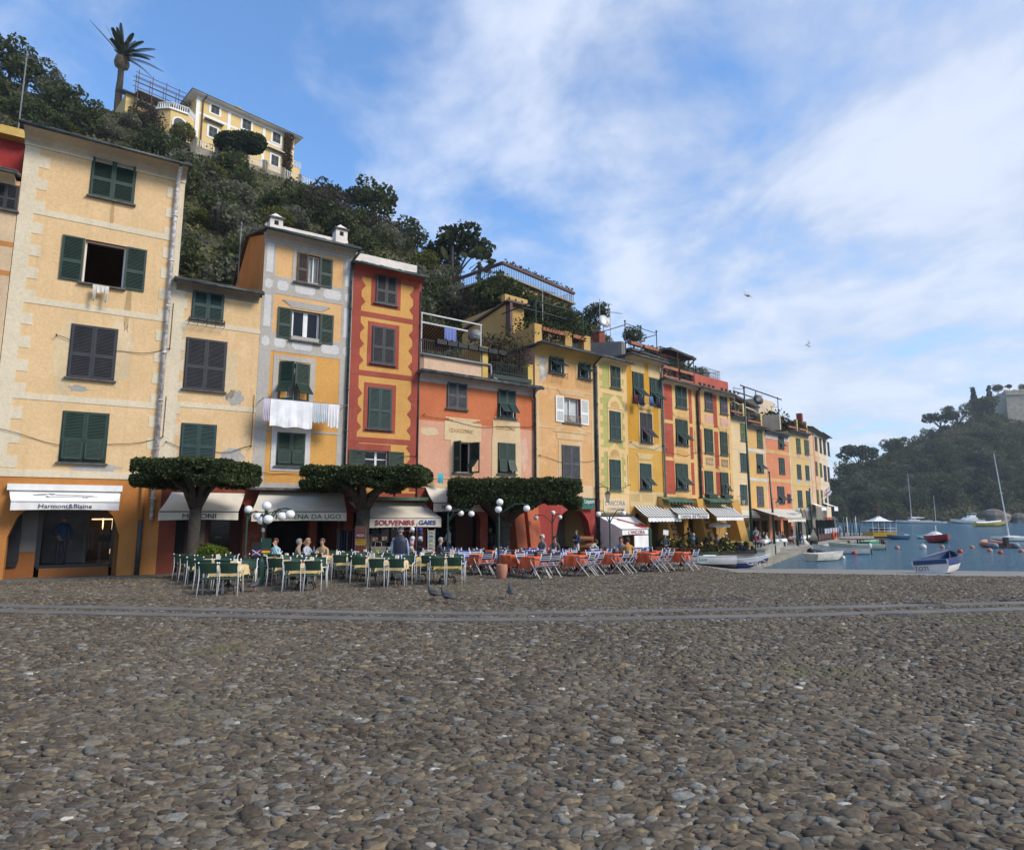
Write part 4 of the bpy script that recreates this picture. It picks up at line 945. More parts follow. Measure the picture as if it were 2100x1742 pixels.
L_IVY = leafmat('dry_ivy', (.055, .036, .022), (.12, .085, .045), (.16, .13, .07))
B = B6 = Bld(ROWP[5], ROWP[6], 'peach house with white open shutters and a dark red arch at street level')
pe = P_('house6_peach', (.60, .355, .17), (.58, .32, .13), .45, .35); cr = P_('house6_cream', (.60, .44, .25), (.56, .38, .20), .5, .3); gr = P_('arch_red', (.33, .055, .045)); B.sidem = P_('house6_side', (.52, .30, .20), (.46, .27, .18), .4, .2)
zt = mid(B.z(1098, 716), B.z(1236, 735)); zg = B.z(1180, 1020); wo = (1156, 1190, 816, 868)
a0, a1 = B.uu(1140, 1110), B.uu(1212, 1110)
B.front([(-1., zg, gr), (zg, zt, pe)], [B.op(wo), ('a', a0, a1, -1., .9, 1.55)], .5, rv=gr); B.shell(-1., zt, B.sidem, 9, top=M_SLATE)
B.quoins('l', zg+.2, zt-.4, .30, .30, cr, .42); B.blk(B.L-.32, B.L, zg, zt-.3, cr, .012); B.band(B.z(1160, 800), .10, cr); B.band(B.z(1160, 880), .06, cr)
B.blk(.0, B.L, zg, zg+.7, P_('house6_low', (.62, .45, .27), (.58, .40, .22), .5, .4), .012)
blotch(B, 1113, 748, .30, .95, flat('bare_cement', (.42, .40, .36), .9, var=.3)); blotch(B, 1150, 960, .3, 1.1, P_('faded_peach', (.62, .44, .27)))
for w_ in ((1126, 1155, 713, 765), (1186, 1210, 728, 776)):
 r = B.rect(*w_); B.frame((r[0]-.1, r[1]+.1, r[2], r[3]), cr, .14, .014); B.win(w_, 'flap', M_GREEN2, flap=(1.0, 1.0)); mb = MB()
 for zz in (-.04, -.2, -.30): mb.tube([(r[0]-.05, -.32, r[2]+zz), (r[1]+.05, -.32, r[2]+zz)], .014, 4)
 for uu_ in np.linspace(r[0]-.05, r[1]+.05, 4): mb.tube([(uu_, -.02, r[2]), (uu_, -.32, r[2]), (uu_, -.32, r[2]-.3)], .014, 4)
 mb.build('flower_rack', M_IRON, B.root)
r = B.rect(*wo); B.cornice((r[0]-.2, r[1]+.2, r[2], r[3]), cr, .3, .3, .15); B.win(wo, 'open', M_WHITE, pane='curtain', ow=(r[1]-r[0])*.48)
rail(B, r[0], r[1], r[2], .42, -.06, flat('balcony_brass', (.20, .17, .12)), .1)
w_ = (1152, 1188, 914, 981); r = B.rect(*w_); B.frame(r, cr, .25, .02); B.win(w_, 'closed', M_GREYB)
c_ = (r[0]+r[1])/2; B.w.prism([(c_-1.35, -.001, r[3]+.75), (c_+1.35, -.001, r[3]+.75), (c_, -.001, r[3]+1.55)], (0, -.03, 0), B.mi(cr)); B.blk(c_-1.05, c_+1.05, r[3]+.35, r[3]+.7, cr, .02)
B.w.prism([(c_-.85, -.031, r[3]+.85), (c_+.85, -.031, r[3]+.85), (c_, -.031, r[3]+1.35)], (0, -.008, 0), B.mi(pe))
B.eave(zt, .8, th=.12, rise=.0, cove=.55, soff=P_('house6_soffit', (.42, .29, .10), (.38, .25, .09)), depth=8.8); B.pipe(B.L-.05, .2, zt, M_GUT, .06, -.1, -.2, .8)
mb = MB(); us, ue = B.uu(1192, 1025, .2), B.uu(1219, 1025, .2); zs = B.z(1205, 1027, .2); mb.box((us, -.22, zs-.30), (ue, -.08, zs+.16)); so = mb.build('shop_sign', flat('sign_green', (.01, .10, .07), .6), B.root)
mb = MB(); mb.grid([[(us+(ue-us)*k/24, -.23, zs-.30) for k in range(25)], [(us+(ue-us)*k/24, -.24, zs-.42-.05*abs(math.sin(k*math.pi/4))) for k in range(25)]]); mb.build('sign_fringe', flat('sign_green', (0, 0, 0)), so)
text('Liquori', .34, flat('pale_lettering', (.75, .78, .74), .7, var=0), so, TM((us+ue)/2+.1, -.226, zs-.02), (ue-us)*.72)
mb = MB(); mb.box((0, 4.5, -1), (B.L, 4.6, 4), 0); mb.box((.3, 2.2, -1), (B.L, 2.32, .2), 0)
mb.build('inner_wall', [M_DARKIN], B.root)
Bx = Bld(ROWP[5], ROWP[6], '', name='tmp'); Bx.sidem = gr
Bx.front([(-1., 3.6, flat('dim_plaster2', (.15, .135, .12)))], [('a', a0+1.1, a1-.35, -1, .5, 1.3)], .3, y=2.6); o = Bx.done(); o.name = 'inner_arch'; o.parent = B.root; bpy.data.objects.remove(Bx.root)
# terrace above house 6
ze = zt+.12; yb_, yr_ = P_('terrace_ochre', (.52, .33, .12), (.44, .27, .09), .5, .25), M_GREEN
mb = MB()
for uu_ in (.55, B.L*.62, B.L-.25): mb.box((uu_-.28, .3, ze), (uu_+.28, .8, ze+1.35))
mb.box((.3, .35, ze), (B.L, .6, ze+.35)); mb.prism([(.3, .6, ze), (.3, 7, ze), (.3, 7, ze+1.2), (.3, .6, ze+1.2)], (.25, 0, 0))
mb.build('terrace_parapet', yb_, B.root)
rail(B, .85, B.L*.62-.3, ze+.35, .75, .45, M_IRON, .13); rail(B, B.L*.62+.3, B.L-.5, ze+.35, .75, .45, M_IRON, .13)
mb = MB(); mb.box((.85, .2, ze+1.0), (B.L*.62-.3, .5, ze+1.22)); mb.box((B.L*.62+.3, .2, ze+1.0), (B.L-.5, .5, ze+1.22)); mb.build('planter_boxes', flat('terracotta', (.30, .11, .06), .85, var=.25), B.root)
roofplant(B.root, .9, B.L-.4, .4, ze+1.15, 900, .55, L_TERR, seed=4, hang=.25)
mb = MB()
for uu_ in (.8, B.L-.1): mb.tube([(uu_, .8, ze), (uu_, .8, ze+2.9)], .05, 6)
for y_ in (.8, 2.2): mb.tube([(.8, y_, ze+2.9), (B.L-.1, y_, ze+2.9)], .04, 6)
mb.tube([(.8, .8, ze+2.9), (.8, 4., ze+2.9)], .04, 6); mb.tube([(B.L-.1, .8, ze+2.9), (B.L-.1, 4., ze+2.9)], .04, 6); mb.build('pergola_frame', flat('green_iron', (0, 0, 0)), B.root)
# penthouse volume behind (yellow), over houses 5 and 6
uL = B.uu(1040, 620, -5) ; zP = B.z(1100, 640, -4.5); mb = MB()
mb.box((B.uu(1036, 620, -6), 6., ze-.5), (B.L*.9, 11, B.z(1040, 622, -6.)), 0); mb.box((B.uu(1028, 615, -6), 5.6, B.z(1040, 622, -6.)), (B.L*.9, 6., B.z(1040, 622, -6.)+.45), 0)
for k in range(8): mb.box((.9+B.uu(1028, 615, -6)+k*.55-.6, 5.58, B.z(1040, 622, -6.)+.12), (.42+B.uu(1028, 615, -6)+k*.55, 5.6, B.z(1040, 622, -6.)+.30), 1)
mb.box((B.uu(1040, 620, -6)-.1, 5.55, ze+.5), (B.uu(1040, 620, -6)+.1, 5.98, B.z(1040, 622, -6.)), 2)
mb.build('penthouse', [yb_, M_SHBACK, flat('rust_pipe', (.10, .05, .04))], B.root)
mb = MB(); a, c = B.uu(1036, 620, -6)-.2, B.L*.92; zq = B.z(1040, 622, -6.); mb.prism([(a, 5.5, zq-.02), (a, 11, zq-.9), (a, 11, zq-.75), (a, 5.5, zq+.12)], (c-a, 0, 0)); mb.build('penthouse_roof', flat('rust_gutter', (.075, .05, .045)), B.root)
roofplant(B.root, .4, B.L*.5, 2.2, ze+.2, 1500, 1.9, L_BUSH, seed=9, leaf=.12, depth=2.)
roofplant(B.root, B.L*.5, B.L, 2.6, ze+.2, 1200, 1.8, L_BUSH, seed=19, leaf=.12, depth=2.)
B.done()
B, ub, za = TERR5
roofplant(B.root, ub+.4, B.L-.3, 1.4, za+.9, 2200, 2.0, leafmat('vine_leaves', (.02, .018, .012), (.05, .045, .03), (.05, .07, .02)), seed=5, leaf=.10, depth=2.2)
mb = MB()
for k in range(26):
 x0 = random.uniform(ub+.5, B.L-.8); mb.tube([(x0+random.uniform(-.5, .5)*q, .4+q*.5+random.uniform(-.2, .2), za+1.0+1.9*math.sin(q*.9)+random.uniform(-.1, .1)) for q in range(4)], .015, 4)
mb.tube([(ub+.3+(B.L-ub-.8)*q/12, .3, za+1.3+1.7*math.sin(math.pi*q/12*.85+.3)) for q in range(13)], .03, 5)
mb.build('vine_pergola', flat('vine_wood', (.07, .05, .035), .9), B.root)
# ---- 7: green house
def small(px, B, kind='closed', m=None, cr=None, **k):
 r = B.rect(*px)
 if cr: B.frame(r, cr, .16, .02)
 B.win(px, kind, m or M_GREEN2, slat=.07, **k); return r
B = B7 = Bld(ROWP[6], ROWP[7], 'slim pale green house with cream toothed corners and a painted shop name')
gn = P_('house7_green', (.40, .385, .135), (.36, .34, .12), .35, .15); cr = P_('house7_cream', (.66, .46, .23), (.60, .41, .18), .3, .15); B.sidem = cr
# course lines of painted blocks
zt = mid(B.z(1233, 736), B.z(1292, 751)); zc = B.z(1255, 1012); zg = B.z(1255, 1048)
B.front([(-1., zc, cr), (zc, zt, gn)], [('r', .2, B.L-.2, -1., 2.2)], .35, rv=cr); B.shell(-1., zt, cr, 9)
B.quoins('l', zc, zt-.1, .72, .45, cr, .36); B.quoins('r', zc, zt-.1, .52, .34, cr, .36)
dk = P_('house7_joint', (.33, .32, .10)); z = zc+.4
while z < zt: B.blk(.3, B.L-.3, z, z+.015, dk, .003); z += .38
for y_ in (806, 924): B.band(B.z(1262, y_), .28, cr)
for i, w_ in enumerate(((1252, 1271, 752, 795), (1250, 1272, 844, 902), (1250, 1272, 943, 1004))):
 r = small(w_, B, m=M_GREEN if i == 0 else M_GREEN2, cr=cr)
 if i: c_ = (r[0]+r[1])/2; B.w.prism([(c_+.75*math.cos(q*math.pi/8), -.001, r[3]+.18+.75*math.sin(q*math.pi/8)*(1 if q != 4 else 1.15)) for q in range(9)], (0, -.04, 0), B.mi(cr)); B.w.prism([(c_+.45*math.cos(q*math.pi/6), -.042, r[3]+.25+.42*math.sin(q*math.pi/6)) for q in range(7)], (0, -.006, 0), B.mi(P_('house7_lunette', (.50, .33, .13))))  # darker ochre field inside the painted arch above the window
pl = P_('house7_sign', (.62, .50, .33), (.56, .45, .30), .5, .3); su, sv = B.uu(1237, 1035), B.uu(1284, 1035); z0, z1 = B.z(1260, 1049), B.z(1260, 1022)
B.blk(su, sv, z0, z1, pl, .03); B.blk(0, B.L, z0-.22, z0-.12, M_STONE, .25)
gt = flat('worn_grey_lettering', (.16, .16, .17), .9, var=.3)
text("L'ANCORA", .42, gt, B.root, TM((su+sv)/2, -.035, z1-(z1-z0)*.36), (sv-su)*.86); text('CONFEZIONI', .24, gt, B.root, TM((su+sv)/2+.05, -.035, z0+(z1-z0)*.2), (sv-su)*.72)
B.eave(zt, .5, rise=.4, cove=.12); B.pipe(.02, .2, zt, M_GUT, .08, -.12, None)
# anchor awning with side curtains
ak = B.awning(.1, B.L+.3, z0-.25, 2.3, mid(B.z(1289, 1084, 2.3), B.z(1330, 1084, 2.3)), .32, M_CANW, fu=(B.uu(1276, 1086, 2.3), B.uu(1333, 1086, 2.3)), side=True, txt="L'ANCORA", tm=flat('brick_red_lettering', (.33, .03, .03), .8, var=0), th=.26, tw=B.uu(1322, 1090, 2.3)-B.uu(1289, 1090, 2.3), txu=.5)
za_, zf_ = z0-.25, mid(B.z(1289, 1084, 2.3), B.z(1330, 1084, 2.3)); mb = MB(); c_ = (B.uu(1255, 1060, 1.2)+B.uu(1325, 1060, 1.2))/2
def oa_(x, h): f = .62-.5*h; return (c_+x*.75, -2.3*f-.03, za_+(zf_-za_)*f+.01)
for l, r_ in (([(-.55, .75), (.55, -.45)], .035), ([(-.7, .5), (-.3, .85)], .02), ([(-.25, -.35), (-.05, -.55), (.3, -.62), (.65, -.55), (.85, -.2), (.9, .0)], .05), ([(-.7, .85), (-.6, .95), (-.5, .88), (-.55, .75)], .015), ([(-.15, -.45), (-.35, -.25), (-.1, -.25)], .03), ([(.95, .1), (.75, -.1), (.95, -.15)], .03)): mb.tube([oa_(x, h) for x, h in l], r_, 4)
mb.build('anchor_emblem', flat('brick_red_lettering', (0, 0, 0)), ak)
text("L'ANCORA", .3, flat('brick_red_lettering', (0, 0, 0)), ak, Matrix.Translation((.02, -1.2, .45)) @ Matrix.Rotation(-math.pi/2, 4, 'Z') @ TXT, 1.9)
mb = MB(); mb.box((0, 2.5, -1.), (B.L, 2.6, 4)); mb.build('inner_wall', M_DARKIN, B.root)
B.done()
# ---- 8: ochre house
B = B8 = Bld(ROWP[7], ROWP[8], 'slim ochre yellow house with dark clothes hanging below its top windows')
oc = P_('house8_ochre', (.52, .27, .035), (.47, .24, .03), .4, .1); oy = P_('house8_yellow', (.54, .31, .07), (.49, .28, .06), .3, .1); cr = P_('house8_cream', (.56, .42, .22), (.50, .36, .18), .4, .15); B.sidem = P_('house8_side', (.28, .26, .23), (.22, .2, .18), .5, .2)
zt = mid(B.z(1293, 732), B.z(1361, 750)); zc = B.z(1325, 905+10); zg = B.z(1325, 1035)
arc = [('a', .35, B.L*.46, -1., 1.6, .7), ('a', B.L*.55, B.L-.15, -1, 1.6, .7)]
B.front([(-1., zg, P_('taverna_yellow', (.47, .27, .075), (.42, .235, .065), .4, .15)), (zg, zc, oy), (zc, zt, oc)], arc, .5); B.shell(-1., zt, B.sidem, 9, top=M_SLATE)
B.band(zc, .45, cr); B.blk(0, B.L, zg-.1, B.z(1325, 1008), cr, .015); bw = B.z(1325, 1008)-zg-.1
for f0, f1 in ((.03, .28), (.36, .66), (.74, .97)): B.blk(B.L*f0, B.L*f1, zg+.2, zg+.2+bw*.65, P_('house8_panel', (.50, .35, .16)), .025)
B.blk(B.L-.45, B.L, zc, zt, P_('house8_edge', (.60, .40, .14)), .012)
for w_ in ((1297.5, 1319, 765, 824), (1333, 1354, 777, 830)):
 r = small(w_, B, 'flap', M_GREEN2, flap=(.8, .8)); B.blk(r[0]-.15, r[1]+.15, r[3]+.05, r[3]+1.0, cr, .02); B.cornice((r[0], r[1], r[2], r[3]+.7), cr, .15, .2, .1, 3)
for w_, m_ in (((1313, 1336.5, 848, 907), M_SLATEG), ((1312.5, 1335, 951, 1004), M_GREEN2)):
 r = small(w_, B, 'flap', m_, flap=(.75, .75), cr=cr); B.cornice(r, cr, .28, .35, .3)
B.eave(zt, .55, rise=0, cove=.15, depth=8.8); B.pipe(B.L-.02, .2, zt, flat('zinc', (0, 0, 0)), .07, -.12, -.25, .55)
ze = zt+.12
mb = MB(); mb.prism([(0, .3, ze), (0, 8, ze), (0, 8, ze+2.2), (0, .3, ze+.9)], (.35, 0, 0)); mb.build('terrace_wall', B.sidem, B.root)
for q in ((.5, B.L*.45), (B.L*.52, B.L-.2)): rail(B, q[0], q[1], ze, 1.0, .1, M_IRON, .14)
mb = MB(); mb.box((.5, -.1, ze+.75), (B.L*.45, .15, ze+.95)); mb.box((B.L*.52, -.1, ze+.75), (B.L-.2, .15, ze+.95)); mb.build('planter_boxes', flat('terracotta', (0, 0, 0)), B.root)
mb = MB();
for uu_ in (.2, B.L*.5, B.L-.1): mb.tube([(uu_, .15, ze), (uu_, .15, ze+2.2)], .035, 6); mb.ball((uu_, .15, ze+2.25), .07, 6)
mb.tube([(.2, .15, ze+2.1), (B.L-.1, .15, ze+2.1)], .025, 5); mb.tube([(.2, .15, ze+2.0), (.2, 5., ze+1.9)], .03, 5); mb.tube([(B.L-.1, .15, ze+2.0), (B.L-.1, 5., ze+1.9)], .03, 5); mb.build('terrace_frame', M_IRON, B.root)
mb = MB(); mb.prism([(.4, 3.5, ze+1.2), (B.L+3, 3.5, ze+1.2), (B.L+3, 7.5, ze+2.3), (.4, 7.5, ze+2.3)], (0, 0, .12)); mb.build('back_roof', P_('tile_red', (.24, .06, .04), (.18, .05, .035)), B.root)
mb = MB(); mb.box((.4, 4., ze), (B.L+2.5, 7, ze+1.2)); mb.box((B.L*.4, 3.4, ze+1), (B.L*.4+.6, 4., ze+2.6)); mb.build('back_room', P_('house8_back', (.22, .07, .05)), B.root)
B.done()
# ---- 9 / 10: red panelled pair
def redwall(B, cr, rd, cols, zs, joint):
 for (a, c) in cols:
  for z0, z1 in zs:
   B.blk(a, c, z0, z1, rd, .014); z = z0+.5
   while z < z1-.2: B.blk(a, c, z, z+.02, joint, .017); z += .5
cr = P_('redhouse_cream', (.62, .41, .17), (.57, .36, .15), .35, .2); rd = P_('redhouse_red', (.39, .085, .05), (.33, .068, .042), .45, .25); jn = P_('redhouse_joint', (.30, .045, .03)); tv = MATS['taverna_yellow']
B = B9 = Bld(ROWP[8], ROWP[9], 'left one of the two red panelled houses, with one window per storey'); B.sidem = cr
zt = mid(B.z(1366, 783), B.z(1436, 799)); zg = B.z(1400, 1036); zA = B.z(1400, 888-12); zB_ = B.z(1400, 987-12)
zA = B.z(1400, 856-10); zBq = B.z(1400, 937)
B.front([(-1., zg, tv), (zg, zg+.5, rd), (zg+.5, zt, cr)], [('a', .3, B.L*.5, -1., 1.6, .7), ('a', B.L*.62, B.L-.1, -1, 1.6, .7)], .5, rv=tv); B.shell(-1., zt, cr, 9, top=M_SLATE)
w3 = [(1385.5, 1407, 790.5, 835.5), (1386, 1409.5, 861, 912), (1386, 1410, 951, 1004)]; rr = [B.rect(*q) for q in w3]; mg = .32
redwall(B, cr, rd, [(.25, rr[1][0]-mg), (rr[1][1]+mg, B.L-.62)], [(zg+.75, rr[1][2]-1.15), (rr[1][2]-.9, rr[0][2]-1.25), (rr[0][2]-1.0, zt-.05)], jn)
for i, q in enumerate(w3):
 r = small(q, B, 'closed' if i == 0 else 'flap', M_GREEN2 if i == 0 else M_GREEN, flap=(0, 0) if i == 0 else (.8, .8));
 if i: B.cornice(r, cr, .3, .3, .12)
 B.blk(r[0]+.05, r[1]-.05, r[2]-.8, r[2]-.35, P_('redhouse_panel', (.60, .34, .12)), .02)
B.eave(zt, .5, rise=0, cove=.15, depth=8.8); B.pipe(B.L, .2, zt, M_GUT, .09, -.12, -.2, .5)
def topfloor(B, ze, wallm, aw=True):
 mb = MB(); mb.box((.2, 3.2, ze), (B.L, 8, ze+2.5), 0); mb.build('top_room', wallm, B.root)
 mb = MB(); mb.prism([(0, 2.3, ze+2.5), (B.L+.5, 2.3, ze+2.35), (B.L+.5, 8, ze+3.0), (0, 8, ze+3.0)], (0, 0, .14)); mb.build('top_roof', M_SLATE, B.root)
ze = zt+.12; topfloor(B, ze, P_('toproom_peach', (.45, .24, .09)))
mb = MB()
for uu_ in (.1, B.L*.5, B.L-.15): mb.box((uu_-.12, .1, ze), (uu_+.12, .35, ze+1.1))
mb.box((.1, .1, ze), (B.L, .3, ze+.2)); mb.build('terrace_piers', P_('maroon_render', (.22, .05, .05)), B.root)
for q in ((.25, B.L*.5-.12), (B.L*.5+.12, B.L-.3)):
 rail(B, q[0], q[1], ze+.2, .85, .12, M_IRON, .13); mb = MB(); mb.box((q[0], -.08, ze+.8), (q[1], .12, ze+1.0)); mb.box((q[0], -.08, ze+.2), (q[1], .12, ze+.32)); mb.build('planter_boxes', flat('terracotta', (0, 0, 0)), B.root)
mb = MB()
for uu_ in (.1, B.L*.5, B.L-.15): mb.tube([(uu_, .0, ze), (uu_, .0, ze+2.3)], .035, 6)
for y_ in (0, 1.2): mb.tube([(.1, y_, ze+2.25), (B.L-.15, y_, ze+2.25)], .03, 5)
for uu_ in (.1, B.L-.15): mb.tube([(uu_, 0, ze+2.25), (uu_, 3, ze+2.25)], .03, 5)
mb.build('terrace_frame', M_IRON, B.root)
roofplant(B.root, B.L*.5, B.L, 1.2, ze+.2, 500, 1.6, L_BUSH, seed=2, leaf=.12, depth=1.)
B.done()
B = B10 = Bld(ROWP[9], ROWP[10], 'right one of the two red panelled houses, with two windows per storey'); B.sidem = cr
zt = mid(B.z(1438, 799), B.z(1507, 815)); zg = B.z(1470, 1038)
B.front([(-1., zg, tv), (zg, zg+.4, cr), (zg+.4, zt, cr)], [('a', .15, B.L*.42, -1., 1.5, .7), ('a', B.L*.78, B.L-.05, -1, 1.5, .7)], .5, rv=tv); B.shell(-1., zt, cr, 9, top=M_SLATE)
W = [[(1445, 1460, 804, 841), (1476.5, 1490.5, 814, 848)], [(1445, 1461, 880, 928), (1477, 1491, 886, 932)], [(1445.5, 1461.5, 966, 1011), (1477.5, 1493, 969, 1013)]]
rr = [[B.rect(*q) for q in l] for l in W]; mg = .28
cols = [(.0, rr[1][0][0]-mg-.1), (rr[1][0][1]+mg, rr[1][1][0]-mg), (rr[1][1][1]+mg, B.L-.45)]
redwall(B, cr, rd, cols, [(zg+.8, rr[1][0][2]-1.35), (rr[1][0][2]-1.1, rr[0][0][2]-1.5), (rr[0][0][2]-1.2, zt-.05)], jn)
bal = P_('baluster_cream', (.62, .46, .30))
for i, l in enumerate(W):
 for j, q in enumerate(l):
  r = small(q, B, 'closed', M_GREYB if i == 0 else M_GREEN, ) if not (i == 2 and j == 1) else small(q, B, 'flap', M_GREEN, flap=(0.02, .6))
  if i: B.cornice(r, cr, .28, .32, .12)
  if i == 0: B.blk(r[0]-.05, r[1]+.05, r[2]-1.0, r[2]-.35, P_('pale_rose_panel', (.58, .34, .26)), .02)
  if i == 1:
   for k in range(5): x = r[0]+.1+(r[1]-r[0]-.2)*k/4; B.w.lathe([(.03, 0), (.07, .2), (.04, .4), (.05, .6)], 6, (x, -.03, r[2]-.95), B.mi(bal))
  if i == 2:
   mb = MB(); mb.box((r[0]-.05, -.35, r[2]-.35), (r[1]+.05, -.05, r[2]-.08)); mb.build('window_box', M_GREEN, B.root)
B.eave(zt, .5, rise=0, cove=.15, depth=8.8); ze = zt+.12
mb = MB(); mb.box((0, .05, ze), (B.L, .35, ze+1.0), 0)
for k in range(10):
 if k != 4: mb.box((.5+k*.62, .03, ze+.25), (.85+k*.62, .048, ze+.42), 1)
mb.build('terrace_parapet', [P_('parapet_red', (.42, .11, .08), (.37, .09, .06), .4, .2), M_SHBACK], B.root)
topfloor(B, ze, P_('toproom_rose', (.38, .13, .10))) if 0 else None
mb = MB(); mb.box((.0, 2.6, ze), (B.L*.42, 8, ze+3.0), 0); mb.box((B.L*.10, 2.55, ze+.9), (B.L*.32, 2.6, ze+2.7), 1); mb.build('top_room', [P_('toproom_rose', (.36, .12, .08)), M_GREEN2], B.root)
mb = MB(); mb.prism([(-.5, 1.6, ze+3.0), (B.L*.62, 1.6, ze+2.75), (B.L*.62, 8, ze+3.4), (-.5, 8, ze+3.4)], (0, 0, .16)); mb.build('top_roof', M_SLATE, B.root)
mb = MB(); mb.tube([(B.L*.60, 1.6, ze+2.85), (B.L*.56, 2.2, ze+2.2), (B.L*.43, 2.5, ze+1.6), (B.L*.43, 2.5, ze)], .06, 6); mb.build('downpipe', M_GUT, B.root)
rail(B, B.L*.45, B.L-.2, ze+1.0, .9, .6, flat('pale_rail', (.25, .27, .27), .4, .4), .18, bars=4, ret=2.)
B.done()
# ---- 11..16: farther row on the quay
ROW2 = [(1507, 66.), (1537.6, 68.3), (1577, 71.6), (1626, 76.1), (1668, 80.5), (1687.5, 86.5), (1705, 92.6)]; Q2 = [hp(a, d) for a, d in ROW2]
def arch_shop(B, zg, m, rv=None): pass
CRQ = P_('far_trim_cream', (.68, .55, .36))
def far(i, label, col, yt, yg, wins, band=(), gcol=None, trim=None, par=None, edge=None, shops=((.1, .45), (.55, .9)), eave=.55):
 B = Bld(Q2[i], Q2[i+1], label, zb=-1.0); B.sidem = col; a, c = ROW2[i][0], ROW2[i+1][0]; m_ = (a+c)/2
 zt = B.z(m_, yt); zg = B.z(m_, yg); gc = gcol or col
 B.front([(-.5, zg, gc), (zg, zt, col)], [('r', B.L*f0, B.L*f1, -.5, 2.5) for f0, f1 in shops], .4, rv=gc); B.shell(-.5, zt, col, 9)
 for y_, m2, h in band: B.band(B.z(m_, y_), h, m2)
 for q in wins:
  px, kind, wm, fr = q; r = B.rect(*px)
  if fr: B.frame(r, fr, .18, .02)
  B.win(px, kind, wm, slat=.11, flap=(.8, .8))
 if edge:
  for f0, f1, m2 in edge: B.blk(B.L*f0, B.L*f1, zg, zt-.2, m2, .012)
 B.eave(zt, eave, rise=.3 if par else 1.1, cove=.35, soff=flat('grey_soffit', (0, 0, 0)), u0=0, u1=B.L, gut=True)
 if par:
  ze = zt+.2
  for u0, u1 in par:
   rail(B, B.L*u0, B.L*u1, ze, 1.2, .0, M_IRON, .16)
   mb = MB(); mb.box((B.L*u0, -.12, ze+.25), (B.L*u1, .1, ze+.45)); mb.build('planter_boxes', flat('terracotta', (0, 0, 0)), B.root)
   mb = MB(); mb.box((B.L*u1, -.05, ze), (B.L*u1+.35, .3, ze+1.5)); mb.build('terrace_piers', P_('far_pier', (.58, .42, .17)), B.root)
   roofplant(B.root, B.L*u0, B.L*u1, .5, ze+.2, 260, 1.2, L_TERR, seed=int(u0*10)+i, leaf=.2, depth=.6)
 mb = MB(); mb.box((0, 1.6, -.5), (B.L, 1.7, 3.2)); mb.build('inner_wall', M_DARKIN, B.root)
 return B, zt, zg
w = lambda l, m_, fr=None, k='closed': [(q, k, m_, fr) for q in l]
c11 = P_('house11_cream', (.64, .48, .28), (.60, .44, .24), .3, .2)
B, zt, zg = far(0, 'cream house with pale window surrounds just right of the red pair', c11, 858, 1042, w([(1518, 1531, 869, 903.6)], M_LIGHTG, CRQ)+w([(1518, 1531.5, 929.5, 966.4), (1518, 1532, 994, 1033)], M_GREEN2, CRQ), ((921, CRQ, .15), (980, CRQ, .15)), par=((.02, .85),)); B11 = B
mb = MB(); mb.box((-3, 3, zt+.2), (B.L*1.9, 8, zt+3.6)); mb.build('back_room', P_('backroom_orange', (.42, .21, .06)), B.root)
mb = MB(); mb.prism([(-3, 2.7, zt+4.3), (B.L*1.95, 2.7, zt+3.0), (B.L*1.95, 8.3, zt+3.0), (-3, 8.3, zt+4.3)], (0, 0, .15)); mb.build('back_roof', M_SLATE, B.root)
B.done()
c12 = P_('house12_amber', (.60, .37, .135), (.56, .33, .12), .3, .15); gb = P_('white_band', (.58, .55, .50))
B, zt, zg = far(1, 'amber house with two white bands between the cream and the salmon house', c12, 877, 1042, w([(1552.3, 1563, 881, 916.5)], M_OLIVE)+w([(1551.7, 1564.6, 931, 968)], M_GREEN2, None, 'flap')+w([(1552.6, 1565.4, 997.5, 1036.7)], M_GREYB), ((925, gb, .35), (983.5, gb, .35)), P_('house12_brown', (.16, .10, .075)), par=((.1, .8),), edge=((.96, 1., gb),)); B.done()
c13 = P_('house13_salmon', (.58, .225, .12), (.54, .20, .10), .35, .2); cb = P_('yellow_band', (.62, .38, .16))
B, zt, zg = far(2, 'salmon pink house with yellow bands above cream awnings', c13, 891, 1043, w([(1596, 1607, 895, 919)], M_GREEN2, None, 'flap')+w([(1597.5, 1608.5, 939, 970.8)], M_GREEN)+w([(1594.6, 1608, 997.5, 1031.5), (1615, 1621, 1013, 1029)], M_SLATEG, None, 'flap'), ((928.5, cb, .4), (985, cb, .4))); B13 = B
B.blk(.1, B.L, zt-.7, zt-.1, flat('parapet_white', (0, 0, 0)), .02)
ze = zt+1.5; mb = MB(); mb.box((-2.5, 4.5, zt), (B.L*.5, 9, zt+4.6), 0); mb.box((B.L*.05, 4.0, zt), (B.L*1.0, 8, zt+3.9), 1); mb.build('back_room', [P_('backroom_orange', (0, 0, 0)), P_('attic_cream', (.62, .50, .36))], B.root)
mb = MB(); mb.prism([(-2.8, 3.8, zt+5.2), (B.L*1.05, 3.4, zt+3.9), (B.L*1.05, 8.5, zt+3.9), (-2.8, 9.3, zt+5.2)], (0, 0, .2)); mb.build('back_roof', M_SLATE, B.root)
mb = MB(); c0 = B.L*.62; zz_ = zt+.6
mb.prism([(c0-.55, 3.98, zz_+.4), (c0+.55, 3.98, zz_+.4)]+[(c0+.55*math.cos(q*math.pi/8), 3.98, zz_+1.9+.7*math.sin(q*math.pi/8)) for q in range(9)], (0, -.03, 0), 0)
for k in range(3): mb.box((c0-.4+k*.3, 3.9, zz_+.6), (c0-.2+k*.3, 3.945, zz_+2.2), 1)
mb.build('arched_window', [M_WHITE, M_GLASS_RECESS], B.root)
